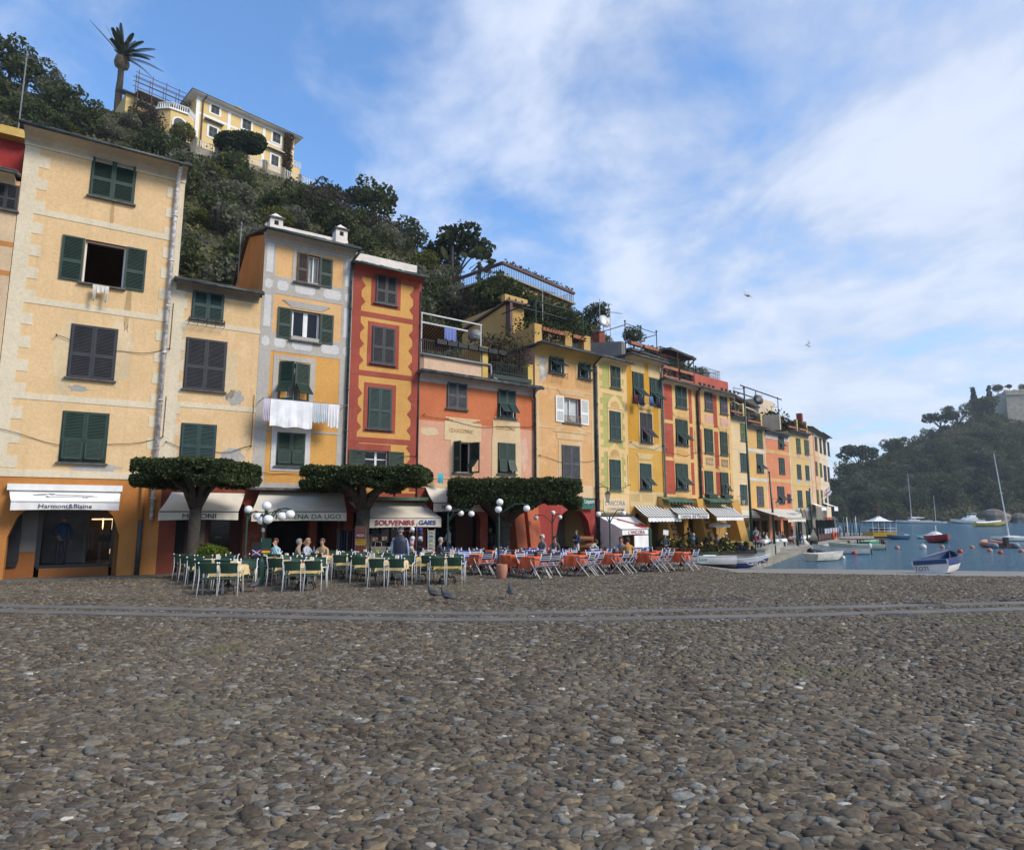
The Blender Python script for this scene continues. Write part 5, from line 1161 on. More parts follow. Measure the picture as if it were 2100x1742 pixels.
mb = MB(); mb.prism([(B.L*.1, 3.4, zt+3.7), (B.L*1.02, 3.2, zt+3.1), (B.L*1.02, 4, zt+3.5), (B.L*.1, 4, zt+4.1)], (0, 0, .05)); mb.build('terrace_awning', M_CANV, B.root)
B.done()
c14 = P_('house14_yellow', (.60, .42, .19), (.56, .38, .165), .3, .15); bl = P_('sky_blue_panel', (.36, .45, .55))
B, zt, zg = far(3, 'yellow house with small blue painted panels and two windows per storey', c14, 890, 1046, w([(1633, 1641, 899, 928), (1649.6, 1658, 902.6, 931)], M_OLIVE)+w([(1634.7, 1642.5, 952.6, 980.5), (1652, 1659, 954.6, 982.4), (1636.3, 1644.8, 1005.6, 1038), (1653.5, 1661.6, 1006.4, 1038)], M_GREEN2), ((940, cb, .12), (996, cb, .12)), P_('grey_stone_base', (.22, .20, .17)), par=((.02, .42), (.52, .9)), edge=((.0, .03, gb), (.95, 1., gb)), shops=((.15, .4), (.6, .85)))
for y_, m2 in ((933, P_('mauve_panel', (.45, .30, .30))), (984.5, bl), (1043.5, bl)):
 for p_ in (1637.5, 1655): u = B.uu(p_, y_); z = B.z(p_, y_); B.blk(u-.45, u+.45, z-.22, z+.22, m2, .02)
roofplant(B.root, .2, B.L*.8, 2.5, zt+.5, 500, 2.4, L_BUSH, seed=31, leaf=.25, depth=1.5)
mb = MB(); mb.prism([(-1, .5, zt+.1), (-1, 9, zt+.1), (-1, 9, zt+2.2), (-1, .5, zt+2.0)], (.3, 0, 0)); mb.box((B.L*.55, 5., zt), (B.L*1.3, 9, zt+5.2)); mb.build('back_room', P_('attic_cream', (0, 0, 0)), B.root)
mb = MB()
for k in range(3): mb.tube([(B.L*.1, 6+k, zt+6.6-k*.6), (B.L*2.1, 6+k, zt+6.3-k*.6)], .09, 4)
for uu_ in (B.L*.8, B.L*1.9): mb.tube([(uu_, 6, zt+3), (uu_, 6, zt+6.5)], .06, 4)
mb.build('pergola_frame', M_IRON, B.root); B.done()
c15 = P_('house15_mixed', (.60, .43, .27), (.54, .36, .2), .4, .2); rs = P_('rose_strip', (.50, .20, .14))
B, zt, zg = far(4, 'narrow cream house with rose painted strips beside the far corner', c15, 889, 1040, w([(1671, 1675, 896, 922), (1680.5, 1684, 899, 927)], M_GREEN2)+w([(1672.5, 1676, 946.5, 973), (1681.6, 1685, 950, 976), (1675, 1678.6, 1004, 1034.7), (1684, 1687, 1005, 1034)], M_LIGHTG), ((938, cb, .2), (990, cb, .2)), P_('grey_stone_base', (0, 0, 0)), edge=((.0, .05, rs), (.42, .52, rs)), shops=((.2, .4), (.6, .8))); B15 = B; B.done()
c16 = P_('house16_ivory', (.66, .54, .40), (.62, .50, .36), .3, .15)
B, zt, zg = far(5, 'ivory corner house at the far end of the quay row', c16, 900, 1060, w([(1688.3, 1692.4, 902, 930), (1697, 1700.3, 906.8, 934), (1689.6, 1694, 954.6, 984.5), (1697.5, 1700.8, 957.5, 987), (1691, 1695, 1006.7, 1036), (1699, 1702, 1009, 1036.5)], M_SLATEG), ((944, CRQ, .3), (994, CRQ, .3)), P_('rose_base', (.42, .10, .08)), shops=((.25, .45), (.65, .8)), eave=.7); B16 = B
mb = MB(); mb.box((B.L*.4, 3, zt), (B.L, 9, zt+2.4)); mb.build('attic', P_('attic_cream', (0, 0, 0)), B.root)
mb = MB(); mb.box((B.L*.1, 2, zt), (B.L*.22, 2.7, zt+3.1)); mb.build('chimney', P_('brick_chimney', (.28, .04, .03)), B.root)
B.done()
# ================================================================== HILLS AND VEGETATION
def soil(name, c1, c2, s=.2):
 return slabmat(name, c1, c2, s)
M_SOIL = soil('wooded_soil', (.035, .036, .016), (.085, .080, .035)); M_BARK = flat('bark', (.050, .040, .030), .9, var=.35, vs=6, bump=.7, bs=20)
def hillgrid(name, cols, sky, crest, base, zb, nS=26, bulge=.12, rough=.5, back=40., mat_=None, g=.85):
 """terrain whose crest follows the photographed skyline at a real distance"""
 rows = []
 for i, px in enumerate(cols):
  Yc = np.interp(px, *zip(*crest)); Yb = np.interp(px, *zip(*base)); py = np.interp(px, *zip(*sky)); C = at(px, py, Yc); r = []
  zb_ = zb
  for k in range(nS+1):
   s = k/nS; Y_ = Yb+(Yc-Yb)*s; x = C.x/Yc*Y_; z = zb_+(C.z-zb_)*(s**g)
   z -= rough*(1-s)*(math.sin(x*.31+Y_*.13)+math.sin(Y_*.41-x*.09)) * (s > 0)
   r.append((x, Y_, z))
  for k in range(1, 6): Y_ = Yc+back*k/5; r.append((C.x/Yc*Y_, Y_, C.z-(k*k)*.4*C.z/40))
  rows.append(r)
 V = np.array(rows); n, m_ = V.shape[:2]; I = np.arange(n*m_).reshape(n, m_)
 Q = np.stack([I[:-1, :-1].ravel(), I[1:, :-1].ravel(), I[1:, 1:].ravel(), I[:-1, 1:].ravel()], 1)
 o = link(name, npmesh(name, V.reshape(-1, 3), Q, [mat_ or M_SOIL], smooth=True)); tag(o, kind='structure'); return V, o
SKY_L = [(-400, 40), (-100, 110), (0, 150), (60, 190), (110, 200), (190, 222), (240, 230), (300, 262), (352, 285), (400, 303), (500, 336), (600, 370), (645, 388), (700, 432), (760, 440), (820, 490), (880, 530), (940, 575), (1000, 625), (1100, 670), (1200, 700), (1300, 725), (1400, 765), (1500, 815), (1640, 880), (1760, 960)]
CR_L = [(-400, 88), (0, 90), (350, 88), (645, 101), (760, 98), (900, 95), (1000, 88), (1300, 95), (1500, 110), (1760, 130)]
BS_L = [(-400, 40), (328, 38), (707, 42), (1098, 50), (1300, 62), (1507, 76), (1600, 90), (1760, 108)]
cols = list(range(-400, 1601, 24))
HV, HO = hillgrid('hillside', cols, SKY_L, CR_L, BS_L, 3.0)
SKY_R = [(1690, 1062), (1705, 1040), (1716, 1015), (1733, 988), (1760, 970), (1804, 955), (1826, 945), (1861, 930), (1891, 916), (1909, 902), (1930, 884), (1951, 874), (1990, 870), (2005, 858), (2030, 852), (2060, 855), (2100, 858), (2200, 850), (2400, 900), (2700, 960)]
CR_R = [(1690, 318), (1760, 350), (1900, 385), (2050, 410), (2700, 430)]; BS_R = [(1690, 300), (2700, 290)]
HVR, HOR = hillgrid('headland', list(range(1690, 2701, 14)), SKY_R, CR_R, BS_R, -2.0, nS=22, rough=.8, g=.8, back=120)
LD = leafmat('oak_leaves', (0.034, 0.048, 0.018), (0.081, 0.100, 0.034), (0.169, 0.181, 0.057))
LO = leafmat('olive_leaves', (0.085, 0.090, 0.057), (0.163, 0.169, 0.106), (0.260, 0.256, 0.172))
LY = leafmat('bright_leaves', (0.065, 0.077, 0.014), (0.143, 0.150, 0.032), (0.247, 0.225, 0.057))
LB = leafmat('bare_twigs', (.06, .045, .035), (.09, .075, .06), (.05, .06, .03))
LP = leafmat('pine_needles', (0.018, 0.030, 0.014), (0.044, 0.065, 0.025), (0.085, 0.106, 0.040))
def crownpts(r, n, blobs, shell=.55):
 w_ = np.array([b[3]**2 for b in blobs]); k = r.choice(len(blobs), n, p=w_/w_.sum()); c = np.array([b[:3] for b in blobs])[k]; rad = np.array([b[3] for b in blobs])[k]
 d = r.normal(0, 1, (n, 3)); d /= np.linalg.norm(d, axis=1)[:, None]; q = shell+(1.05-shell)*r.uniform(0, 1, n)**.6
 fl = np.array([b[4] if len(b) > 4 else 1. for b in blobs])[k]
 d = d*(rad*q)[:, None]; d[:, 2] *= fl; return c+d
def treeproto(kind, seed, n=1500, leaf=.115):
 r = np.random.RandomState(seed); mb = MB()
 if kind == 'pine':
  bl = [(r.uniform(-.7, .7), r.uniform(-.6, .6), r.uniform(.75, 1.25), r.uniform(.32, .52), .55) for _ in range(9)]
 elif kind == 'cypress':
  bl = [(r.normal(0, .05), r.normal(0, .05), .3+.28*k, .30-.025*k, 1.3) for k in range(8)]
 elif kind == 'loose':
  bl = [(r.uniform(-.8, .8), r.uniform(-.7, .7), r.uniform(.3, 1.5), r.uniform(.22, .42)) for _ in range(11)]; n = int(n*.7)
 else:
  bl = [(0, 0, .65, .75)]+[(.62*math.cos(a)*r.uniform(.6, 1.2), .62*math.sin(a)*r.uniform(.6, 1.2), r.uniform(.35, 1.25), r.uniform(.30, .52)) for a in np.linspace(0, 6.28, 9)]
 p = crownpts(r, n, bl); p = p[p[:, 2] > -.1]
 # clumps of lighter leaves where a sub-crown catches new growth
 t = np.clip(r.normal(.35, .22, len(p))+.22*np.sin(p[:, 0]*5+seed)*np.sin(p[:, 1]*5+p[:, 2]*4), 0, 1)
 mt = {'oak': LD, 'olive': LO, 'bright': LY, 'bare': LB, 'pine': LP, 'cypress': LP, 'loose': LD}[kind]
 lf = leafmesh('crown', p, leaf*(.5 if kind == 'bare' else 1), mt, r, tint=t, stretch=3. if kind == 'bare' else 1.4)
 mb.tube([(0, 0, -.5), (.03, .02, .1), (-.02, .05, .6)], [.075, .06, .035], 6)
 for b_ in bl[1:6]: mb.tube([(0, .02, .15), (b_[0]*.5, b_[1]*.5, .15+(b_[2]-.15)*.55), (b_[0], b_[1], b_[2])], [.04, .025, .008], 4)
 return lf, mb.mesh('trunk', [M_BARK])
TP = {k: [treeproto(k, s*7+i) for s in range(v)] for i, (k, v) in enumerate((('oak', 3), ('olive', 2), ('bright', 2), ('bare', 1), ('pine', 2), ('cypress', 1), ('loose', 2)))}
def puttree(kind, P, s, label, group=None, sz=1., name=None, sx=1.):
 lf, tk = random.choice(TP[kind]); nm = name or {'oak': 'evergreen_tree', 'olive': 'olive_tree', 'bright': 'leafy_shrub', 'bare': 'bare_tree', 'pine': 'pine_tree', 'cypress': 'cypress_tree', 'loose': 'slender_tree'}[kind]
 e = empty(nm, P, random.uniform(0, 6.28) if sx == 1. else 0., label, 'shrub' if kind == 'bright' else 'tree', group); e.scale = (s*sx, s*(sx if sx == 1. else 1), s*sz)
 link('crown', lf, e); link('trunk', tk, e); return e
def hillpt(V, fi, fs, nS):
 n = V.shape[0]; i = fi*(n-1); k = fs*nS; i0, k0 = int(min(i, n-2)), int(min(k, nS-1)); a, b_ = i-i0, k-k0
 return V[i0, k0]*(1-a)*(1-b_)+V[i0+1, k0]*a*(1-b_)+V[i0, k0+1]*(1-a)*b_+V[i0+1, k0+1]*a*b_
LAB = {'oak': 'dark evergreen tree, one of many in the wood covering the hillside behind the houses', 'olive': 'grey green olive tree, one of many on the hillside behind the houses', 'bright': 'yellow green shrub among the dark trees of the hillside behind the houses', 'bare': 'leafless brown tree among the evergreens of the hillside behind the houses', 'loose': 'loose slender tree in the wood of the hillside behind the houses'}
RT = random.Random(5)
for j in range(215):
 fi = RT.uniform(.15, .93); fs = RT.uniform(.12, 1.0)**.8; px = -400+fi*2000
 if 325 < px < 660 and fs > .86: continue
 if 960 < px < 1200 and fs > .55: continue
 P = hillpt(HV, fi, fs, 26); kind = RT.choices(['oak', 'olive', 'bright', 'bare', 'loose'], [5, 3.4, 1.3, .5, 1.2])[0]
 s = RT.uniform(1.6, 3.2)*(1 if fs < .85 else .82)*(.7 if kind in ('bright',) else 1)
 ws = '%s part of the hillside wood, %s' % ('upper' if fs > .6 else 'lower' if fs < .3 else 'middle', 'left of the palm' if px < 240 else 'below the villa' if px < 640 else 'right of the villa' if px < 860 else 'behind the roof terraces' if px < 1250 else 'behind the red houses')
 puttree(kind, P+np.array([0, 0, -.2*s]), s, LAB[kind].split(',')[0].split(' among')[0].split(' in the')[0].split(' on the')[0]+' in the '+ws, 'trees of the hillside behind the houses', sz=RT.uniform(.85, 1.15))
# low undergrowth between them
r = np.random.RandomState(3); n = 52000; fi = r.uniform(.12, .9, n); fs = r.uniform(.05, 1., n)
ii = fi*(HV.shape[0]-1.001); kk = fs*25.999; i0 = ii.astype(int); k0 = kk.astype(int); a = (ii-i0)[:, None]; b_ = (kk-k0)[:, None]
p = HV[i0, k0]*(1-a)*(1-b_)+HV[i0+1, k0]*a*(1-b_)+HV[i0, k0+1]*(1-a)*b_+HV[i0+1, k0+1]*a*b_
hump = np.clip(np.sin(p[:, 0]*.9+2*np.sin(p[:, 1]*.3))*np.sin(p[:, 1]*.8+p[:, 2]*.5), 0, 1)
p[:, 2] += r.uniform(0, 1, n)**1.5*(.35+1.3*hump); t = np.clip(r.normal(.4, .25, n)+.3*np.sin(p[:, 0]*.35+p[:, 2]*.4), 0, 1)
L_UND = leafmat('undergrowth_leaves', (0.047, 0.053, 0.020), (0.111, 0.115, 0.041), (0.208, 0.188, 0.069))
tag(link('undergrowth', leafmesh('undergrowth', p, .32, L_UND, r, tint=t)), 'low scrub and ground cover between the trees of the hillside', 'undergrowth', kind='stuff')
# crest trees one can tell apart
SK = [('loose', 20, 150, 3.6, 'loose dark tree on the skyline at the far left, nearest the picture edge'), ('oak', 55, 178, 3.2, 'rounded tree on the skyline between the picture edge and the palm'),
 ('olive', 108, 200, 2.4, 'small spiky tree on the skyline a little left of the palm'), ('pine', 700, 440, 3.6, 'dark pine on the crest to the right of the cream villa'), ('oak', 770, 455, 4.2, 'tall round evergreen on the crest right of the cream villa'),
 ('oak', 838, 505, 3.0, 'small bushy tree on the crest left of the two fan palms'), ('pine', 935, 575, 5.2, 'broad umbrella pine behind the two fan palms'), ('bare', 668, 470, 4.4, 'tall bare brown tree standing before the wood, right of the villa'),
 ('bare', 300, 285, 3.6, 'bare spreading tree left of the cream villa'), ('oak', 1222, 668, 2.2, 'dark pointed tree beside the white satellite dish above the roofs'), ('oak', 1195, 690, 2.0, 'low dark tree left of the white satellite dish'), ('oak', 1300, 705, 1.8, 'dark treetop behind the terrace frames of the ochre house')]
for kind, px, py, s, lb in SK:
 Yc = np.interp(px, *zip(*CR_L))-(3 if px > 1100 else 1)
 if px == 668: Yc = 84
 puttree(kind, at(px, py, Yc), s, lb)
# ---- tall date palm on the crest
PM = 94.; base = at(240, 232, PM); e = empty('palm_tree', base, 0, 'tall date palm rising on the crest left of the cream villa', 'palm tree')
S13 = PM/F*1.0; loc = lambda px, py: (at(px, py, PM)-base)
mb = MB(); pts = [loc(240, 245), loc(241, 215), loc(243, 185), loc(247, 160), loc(248.5, 140)]; mb.tube(pts, [.55, .50, .46, .44, .44], 10)
for k in range(26): f = k/26; q = pts[0].lerp(pts[4], f); mb.tube([q, q+Vector((0, 0, .07))], .50-.05*f, 10)
mb.build('trunk', M_BARK, e)
mb = MB(); c = loc(249, 138)
mb.lathe([(.45, -.35), (.85, .0), (.95, .6), (.85, 1.3), (.6, 1.8)], 14, c);
for k in range(110):
 a = k*2.4; h = (k/110)*1.8; rr = .95-.25*abs(h-.7); q = c+Vector((math.cos(a)*rr, math.sin(a)*rr, h-.1)); mb.box((-.09, -.09, 0), (.09, .09, .22), 0, Matrix.Translation(q) @ Matrix.Rotation(a, 4, 'Z') @ Matrix.Rotation(.6, 4, 'Y'))
mb.build('leaf_bases', flat('palm_boot', (.17, .13, .085), .9, var=.4, vs=3), e)
M_PALM = leafmat('palm_fronds', (.012, .020, .008), (.035, .05, .016), (.07, .07, .025))
def frond(tip, arch, base_, n=34, w_=.42, r=None, droop=0.):
 P0 = Vector(base_); P3 = Vector(tip); P1 = P0.lerp(P3, .45)+Vector((0, 0, arch)); V = []; T = []
 bz = lambda t: P0*(1-t)**2+P1*2*t*(1-t)+P3*t*t
 for k in range(n):
  t = .1+.9*k/n; p = bz(t); d = (bz(min(1, t+.02))-bz(t-.02)).normalized(); sd = d.cross(Vector((0, 0, 1))); sd = sd.normalized() if sd.length > .01 else Vector((1, 0, 0)); L = w_*math.sin(math.pi*min(1, t*.9+.1))**.5+.06
  up = sd.cross(d).normalized()
  for sg in (-1, 1):
   q = p+(sd*sg*.75+d*.75+up*.25-Vector((0, 0, .25+droop)))*L; wv = d*.055
   V += [p-wv, p+wv, q+wv*.5, q-wv*.5]
 return V
V = []; RP = random.Random(3); bz_ = loc(249.6, 117)
TIPS = [(190.8, 49), (198, 56), (220, 55), (232, 62), (245, 58.6), (252, 70), (261, 63), (270, 72), (280, 76), (301, 92.7), (295, 105), (319, 101), (327, 136), (318, 118), (308.5, 154), (285, 128), (238, 80), (225, 90), (258, 85), (275, 95)]
for k, (px, py) in enumerate(TIPS):
 tip = loc(px, py)+Vector((0, RP.uniform(-1.8, 1.8), 0)); V += frond(tip, 1.3 if px > 265 else .5, bz_, 46, .50, droop=.5)
for k in range(16): a = RP.uniform(0, 6.28); V += frond(bz_+Vector((math.cos(a)*1.1, math.sin(a)*2.6, RP.uniform(1.2, 3.4))), .8, bz_, 36, .48)
nV = len(V)//4; me = npmesh('fronds', np.array([tuple(v) for v in V]), np.arange(nV*4).reshape(nV, 4), [M_PALM], np.repeat(np.random.RandomState(2).uniform(0, 1, nV), 4)); link('fronds', me, e)
# ---- two fan palms
def fanpalm(px, py, Y_, h, R_, label):
 e = empty('fan_palm', at(px, py, Y_), 0, label, 'palm tree'); mb = MB(); mb.tube([(0, 0, -1), (0, 0, h)], [.28, .22], 8); mb.build('trunk', M_BARK, e); V = []
 for k in range(34):
  a = RP.uniform(0, 6.28); el = RP.uniform(-.9, 1.4); L = R_*RP.uniform(.5, .62); c = Vector((math.cos(a)*math.cos(el), math.sin(a)*math.cos(el), math.sin(el)))*L+Vector((0, 0, h)); d = (c-Vector((0, 0, h))).normalized(); s1 = d.orthogonal().normalized()
  for q in range(11):
   f = (q-5)/5*1.25; dd = (d*math.cos(f)+s1*math.sin(f)).normalized(); t_ = c+dd*R_*.42; wv = (s1*math.cos(f)-d*math.sin(f))*.07; V += [c-wv*.3, c+wv*.3, t_+wv, t_-wv-Vector((0, 0, .15))]
 n_ = len(V)//4; link('fronds', npmesh('fronds', np.array([tuple(v) for v in V]), np.arange(n_*4).reshape(n_, 4), [M_PALM], np.repeat(np.random.RandomState(int(px)).uniform(.2, 1, n_), 4)), e)
fanpalm(927, 548, 88, 3.2, 2.6, 'fan palm in front of the umbrella pine, the taller of two'); fanpalm(983, 575, 84, 2.6, 2.3, 'fan palm just left of the ivy covered house')
# ---- villa
Pv, Qv = at(396, 300, 90.5), at(600, 362, 102.)
B = Bld((Pv.x, Pv.y), (Qv.x, Qv.y), 'cream villa with white trim and black shutters on top of the hill', 'villa', 'villa', zb=Pv.z-1.2)
vy = P_('villa_yellow', (.68, .50, .22), (.66, .47, .20), .1, .05); vw = flat('villa_white', (.74, .73, .70), .8, var=.05); B.sidem = vy; bk = flat('black_green_shutter', (.022, .035, .036), .6)
zt = mid(B.z(404, 192), B.z(598, 284)); B.front([(-3, 1.6, vw), (1.6, zt, vy)]); B.shell(-3, zt, vy, 11)
zm_ = mid(B.z(440, 246), B.z(585, 305)); B.band(zm_, .35, vw); B.band(zt-.25, .5, vw, t=.12)
for a, c in ((0, .55), (B.uu(467, 240), B.uu(473.5, 240)), (B.uu(538, 285), B.uu(543.5, 285))): B.blk(a, c, 1.6, zt, vw, .05)
for q in ((433, 450, 210, 234), (497, 515, 243, 266), (559, 575, 272, 293), (428, 445, 261, 282), (556, 571, 319, 341)):
 r = B.rect(*q); B.frame(r, vw, .3, .06); B.win(q, 'closed', bk, slat=.12, sill=None)
 if q[2] in (261, 319): B.blk(r[0]-.8, r[1]+.8, r[3]+.75, r[3]+.9, M_GREYM, .7)
mb = MB(); mb.prism([(-1, -1, zt), (B.L+1, -1, zt), (B.L+1, 12, zt), (-1, 12, zt)], (0, 0, .06), 1); mb.prism([(-1.05, -1.05, zt+.062), (B.L+1.05, -1.05, zt+.062), (B.L+1.05, 12, zt+.062), (-1.05, 12, zt+.062)], (0, 0, .16), 0)
for tri in (((-1, -1), (-1, 12), (4.5, 5.5), (4.5, 5.5)), ((B.L+1, 12), (B.L+1, -1), (B.L-4.5, 5.5), (B.L-4.5, 5.5)), ((-1, -1), (B.L+1, -1), (B.L-4.5, 5.5), (4.5, 5.5)), ((B.L+1, 12), (-1, 12), (4.5, 5.5), (B.L-4.5, 5.5))):
 mb.poly([(x, y, zt+.18 if abs(y-5.5) > 1 else zt+1.7) for x, y in tri], 0)
mb.build('roof', [flat('villa_slate', (.030, .030, .035), .8), vw], B.root)
for u_, y_ in ((B.L*.42, 2.2), (B.L*.66, 2.2)):
 mb = MB(); mb.box((u_, y_, zt+.3), (u_+.8, y_+.6, zt+2.4 if u_ < B.L*.5 else zt+1.6)); mb.box((u_-.1, y_-.1, zt+(2.4 if u_ < B.L*.5 else 1.6)), (u_+.9, y_+.7, zt+(2.55 if u_ < B.L*.5 else 1.75))); mb.build('chimney', P_('chimney_yellow', (.60, .40, .12)), B.root)
mb = MB(); mb.tube([(.95, -.2, -1), (.95, -.2, zt-.5), (1.2, -1, zt)], .10, 6); mb.build('downpipe', flat('rust_gutter', (0, 0, 0)), B.root)
# west wing with bay and balcony
wz = B.z(370, 225, 1.5); mb = MB(); oct_ = [(-4.6, 3.4), (-4.9, .9), (-3.6, -.6), (-1.2, -.9), (.1, .2), (.1, 4)]
mb.prism([(x, y, -3) for x, y in oct_], (0, 0, wz+3), 0); mb.prism([(x*1.06-.1, y*1.1-.1, wz) for x, y in oct_], (0, 0, .22), 1); mb.build('bay', [vy, vw], B.root)
mb = MB()
for (x0, y0), (x1, y1) in zip(oct_[:-1], oct_[1:]):
 n = int(math.hypot(x1-x0, y1-y0)/.28); mb.tube([(x0, y0, wz+1.15), (x1, y1, wz+1.15)], .12, 4); mb.tube([(x0, y0, wz+.3), (x1, y1, wz+.3)], .10, 4)
 for k in range(n+1): mb.tube([(x0+(x1-x0)*k/n, y0+(y1-y0)*k/n, wz+.25), (x0+(x1-x0)*k/n, y0+(y1-y0)*k/n, wz+1.15)], .075, 5)
mb.build('balustrade', vw, B.root)
mb = MB(); T = Matrix.Translation((-2.4, -.78, 0)) @ Matrix.Rotation(-.12, 4, 'Z'); mb.prism([T @ Vector(q) for q in [(-1.0, -.05, wz-4.4), (1.0, -.05, wz-4.4)]+[(1.0*math.cos(k*math.pi/8), -.05, wz-1.7+.9*math.sin(k*math.pi/8)) for k in range(9)]], (0, -.05, 0), 1)
mb.prism([T @ Vector(q) for q in [(-.75, -.12, wz-4.4), (.75, -.12, wz-4.4)]+[(.75*math.cos(k*math.pi/8), -.12, wz-1.8+.75*math.sin(k*math.pi/8)) for k in range(9)]], (0, -.05, 0), 0); mb.build('arched_door', [bk, vw], B.root)
mb = MB(); mb.box((-8.5, 4.2, -3), (-.1, 11, zt-1.9), 0); mb.prism([(-9.3, 3.6, zt-2.0), (.0, 3.6, zt-1.9), (.0, 7.6, zt-.3), (-9.3, 7.6, zt-.3)], (0, 0, .2), 1); mb.build('west_wing', [vy, flat('villa_slate', (0, 0, 0))], B.root)
roofplant(B.root, B.uu(581, 300), B.uu(597, 300), -.35, -1.5, 2600, zt+1.4, L_IVY, name='ivy', leaf=.28, depth=.8, seed=8)
mb = MB(); mb.box((B.L, 2, -6), (B.L+2.2, 7, zm_-1.2), 0); mb.build('east_bay', vy, B.root)
mb = MB();
for k in range(9): x = B.L+.1+2.2*k/8; mb.tube([(x, 1.9, zm_-1.2), (x, 1.9, zm_-.2)], .06, 4)
mb.tube([(B.L, 1.9, zm_-.2), (B.L+2.3, 1.9, zm_-.2)], .1, 4); mb.build('balustrade', vw, B.root)
sc = empty('scaffold', B.root.matrix_basis @ Vector((-7.5, 2.2, 0)), B.ang, 'rusty pole scaffold around the west wing of the villa', 'scaffold'); mb = MB()
for x in (0, 1.9, 3.8, 5.6, 7.2):
 for y in (0, 1.4): mb.tube([(x, y, -3), (x, y, zt+1.4-(x*.05))], .055, 5)
for z in (zt-3.5, zt-1.9, zt-.6, zt+.2, zt+.9):
 for y in (0, 1.4): mb.tube([(-.4, y, z), (7.5, y, z)], .05, 5)
mb.build('poles', flat('rust_pipe', (0, 0, 0)), sc); mb = MB()
for z in (zt-3.5, zt-1.9): mb.box((0, 0, z+.06), (7, 1.4, z+.14))
mb.build('deck', flat('scaffold_plank', (.16, .14, .12)), sc)
B.done()
# villa garden wall with white rails, clipped trees
e = empty('garden_fence', (0, 0, 0), 0, 'white railed garden wall running below the hilltop villa', 'fence'); mb = MB(); ml = MB(); pp = [at(352, 280, 86.5), at(400, 298, 87), at(470, 322, 90), at(545, 345, 95), at(645, 384, 101)]
for a, c in zip(pp[:-1], pp[1:]):
 n = int((c-a).length/.32)
 for k in range(n):
  q = a.lerp(c, k/n); mb.tube([q, q+Vector((0, 0, 1.0))], .06, 4)
  if k % 9 == 0: ml.box((-.28, -.28, -2), (.28, .28, 1.2), 0, Matrix.Translation(q))
 mb.tube([a+Vector((0, 0, 1)), c+Vector((0, 0, 1))], .08, 4); ml.prism([a+Vector((0, 0, -2.2)), c+Vector((0, 0, -2.2)), c+Vector((0, .4, -2.2)), a+Vector((0, .4, -2.2))], (0, 0, 2.2))
mb.build('rail', vw, e); ml.build('stone_wall', M_QUAY, e)
def clipped(px, py, Y_, hw, hh, hd, label, mt=None, n=9000, leaf=.24, name='clipped_tree'):
 c = at(px, py, Y_); e = empty(name, c-Vector((0, 0, hh+1.2)), 0, label, 'tree'); r = np.random.RandomState(int(px)); d = r.normal(0, 1, (n, 3)); d /= np.linalg.norm(d, axis=1)[:, None]; d = np.sign(d)*np.abs(d)**.8
 p = d*np.array([hw, hd, hh])*(r.uniform(.35, 1.05, n)**.5)[:, None]+np.array([0, 0, hh+1.2]); p[:, 2] += .1*np.sin(p[:, 0]*2); link('crown', leafmesh('crown', p, leaf, mt or LP, r), e)
 mb = MB(); mb.tube([(0, 0, -1.2), (.1, 0, 1.6)], [.2, .14], 6); mb.build('trunk', M_BARK, e)
clipped(493, 293, 89, 3.9, 1.55, 1.8, 'wide flat clipped dark tree in front of the hilltop villa'); clipped(376, 271, 86, 1.6, 1.25, 1.3, 'round clipped bush tree at the left end of the hilltop villa', LY, 2600, .16)
# ---- ivy covered house with roof rail
a, c = at(1030, 600, 68), at(1172, 640, 77.5)
B = Bld((a.x, a.y), (c.x, c.y), 'brown house overgrown with dry ivy, with a long railed roof terrace', zb=0); iv = P_('ivy_house', (.40, .26, .10), (.22, .15, .08), .5, .2); B.sidem = iv
zt = mid(B.z(1030, 567), B.z(1172, 624)); B.front([(0, zt, iv)]); B.shell(0, zt, iv, 10, top=M_SLATE); B.win((1051, 1063, 596, 611), 'closed', M_GREYB, slat=.12)
mb = MB(); mb.box((-.4, -.4, zt), (B.L+.4, 10, zt+.22)); mb.build('roof_slab', M_QUAY, B.root)
rail(B, -.2, B.L+.2, zt+.22, 1.3, -.2, flat('thin_rail', (.10, .10, .11)), .30, ret=8., r=.02)
mb = MB(); mb.box((-.3, -.42, zt+1.3), (B.L+.3, -.1, zt+1.6)); mb.box((-.4, -.3, zt+1.3), (-.1, 8, zt+1.6)); mb.build('planter_boxes', flat('dark_terracotta', (.09, .035, .03)), B.root)
roofplant(B.root, 0, B.L, -.12, zt-4.5, 2600, 4.4, L_IVY, name='ivy', leaf=.22, depth=.12, seed=4); roofplant(B.root, 0, B.L, -.25, zt+1.6, 260, .35, L_TERR, leaf=.2, depth=.2, seed=14)
r = np.random.RandomState(9); p = np.stack([-.12+r.normal(0, .05, 1500), r.uniform(0, 8, 1500), zt-r.uniform(0, 4.5, 1500)], 1); link('ivy', leafmesh('ivy', p, .22, L_IVY, r), B.root)
B.done()
for px, py, s in ((1040, 640, 2.2), (1085, 655, 2.0), (1130, 668, 1.8), (1015, 635, 2.6), (1165, 680, 1.7)): puttree('oak', at(px, py, 66), s, 'dark bush hugging the foot of the ivy covered house', 'bushes below the ivy covered house')
e = empty('garden_wall', at(878, 545, 90), .3, 'low ochre garden wall with a thin rail on the crest left of the fan palms', 'wall'); mb = MB(); mb.box((0, 0, -2), (3.6, .3, .5)); mb.build('wall', P_('terrace_ochre', (0, 0, 0)), e); mb = MB()
for k in range(7): mb.tube([(k*.6, .15, .5), (k*.6, .15, 1.7)], .03, 4)
mb.tube([(0, .15, 1.7), (3.6, .15, 1.7)], .03, 4); mb.build('rail', M_GREYM, e)
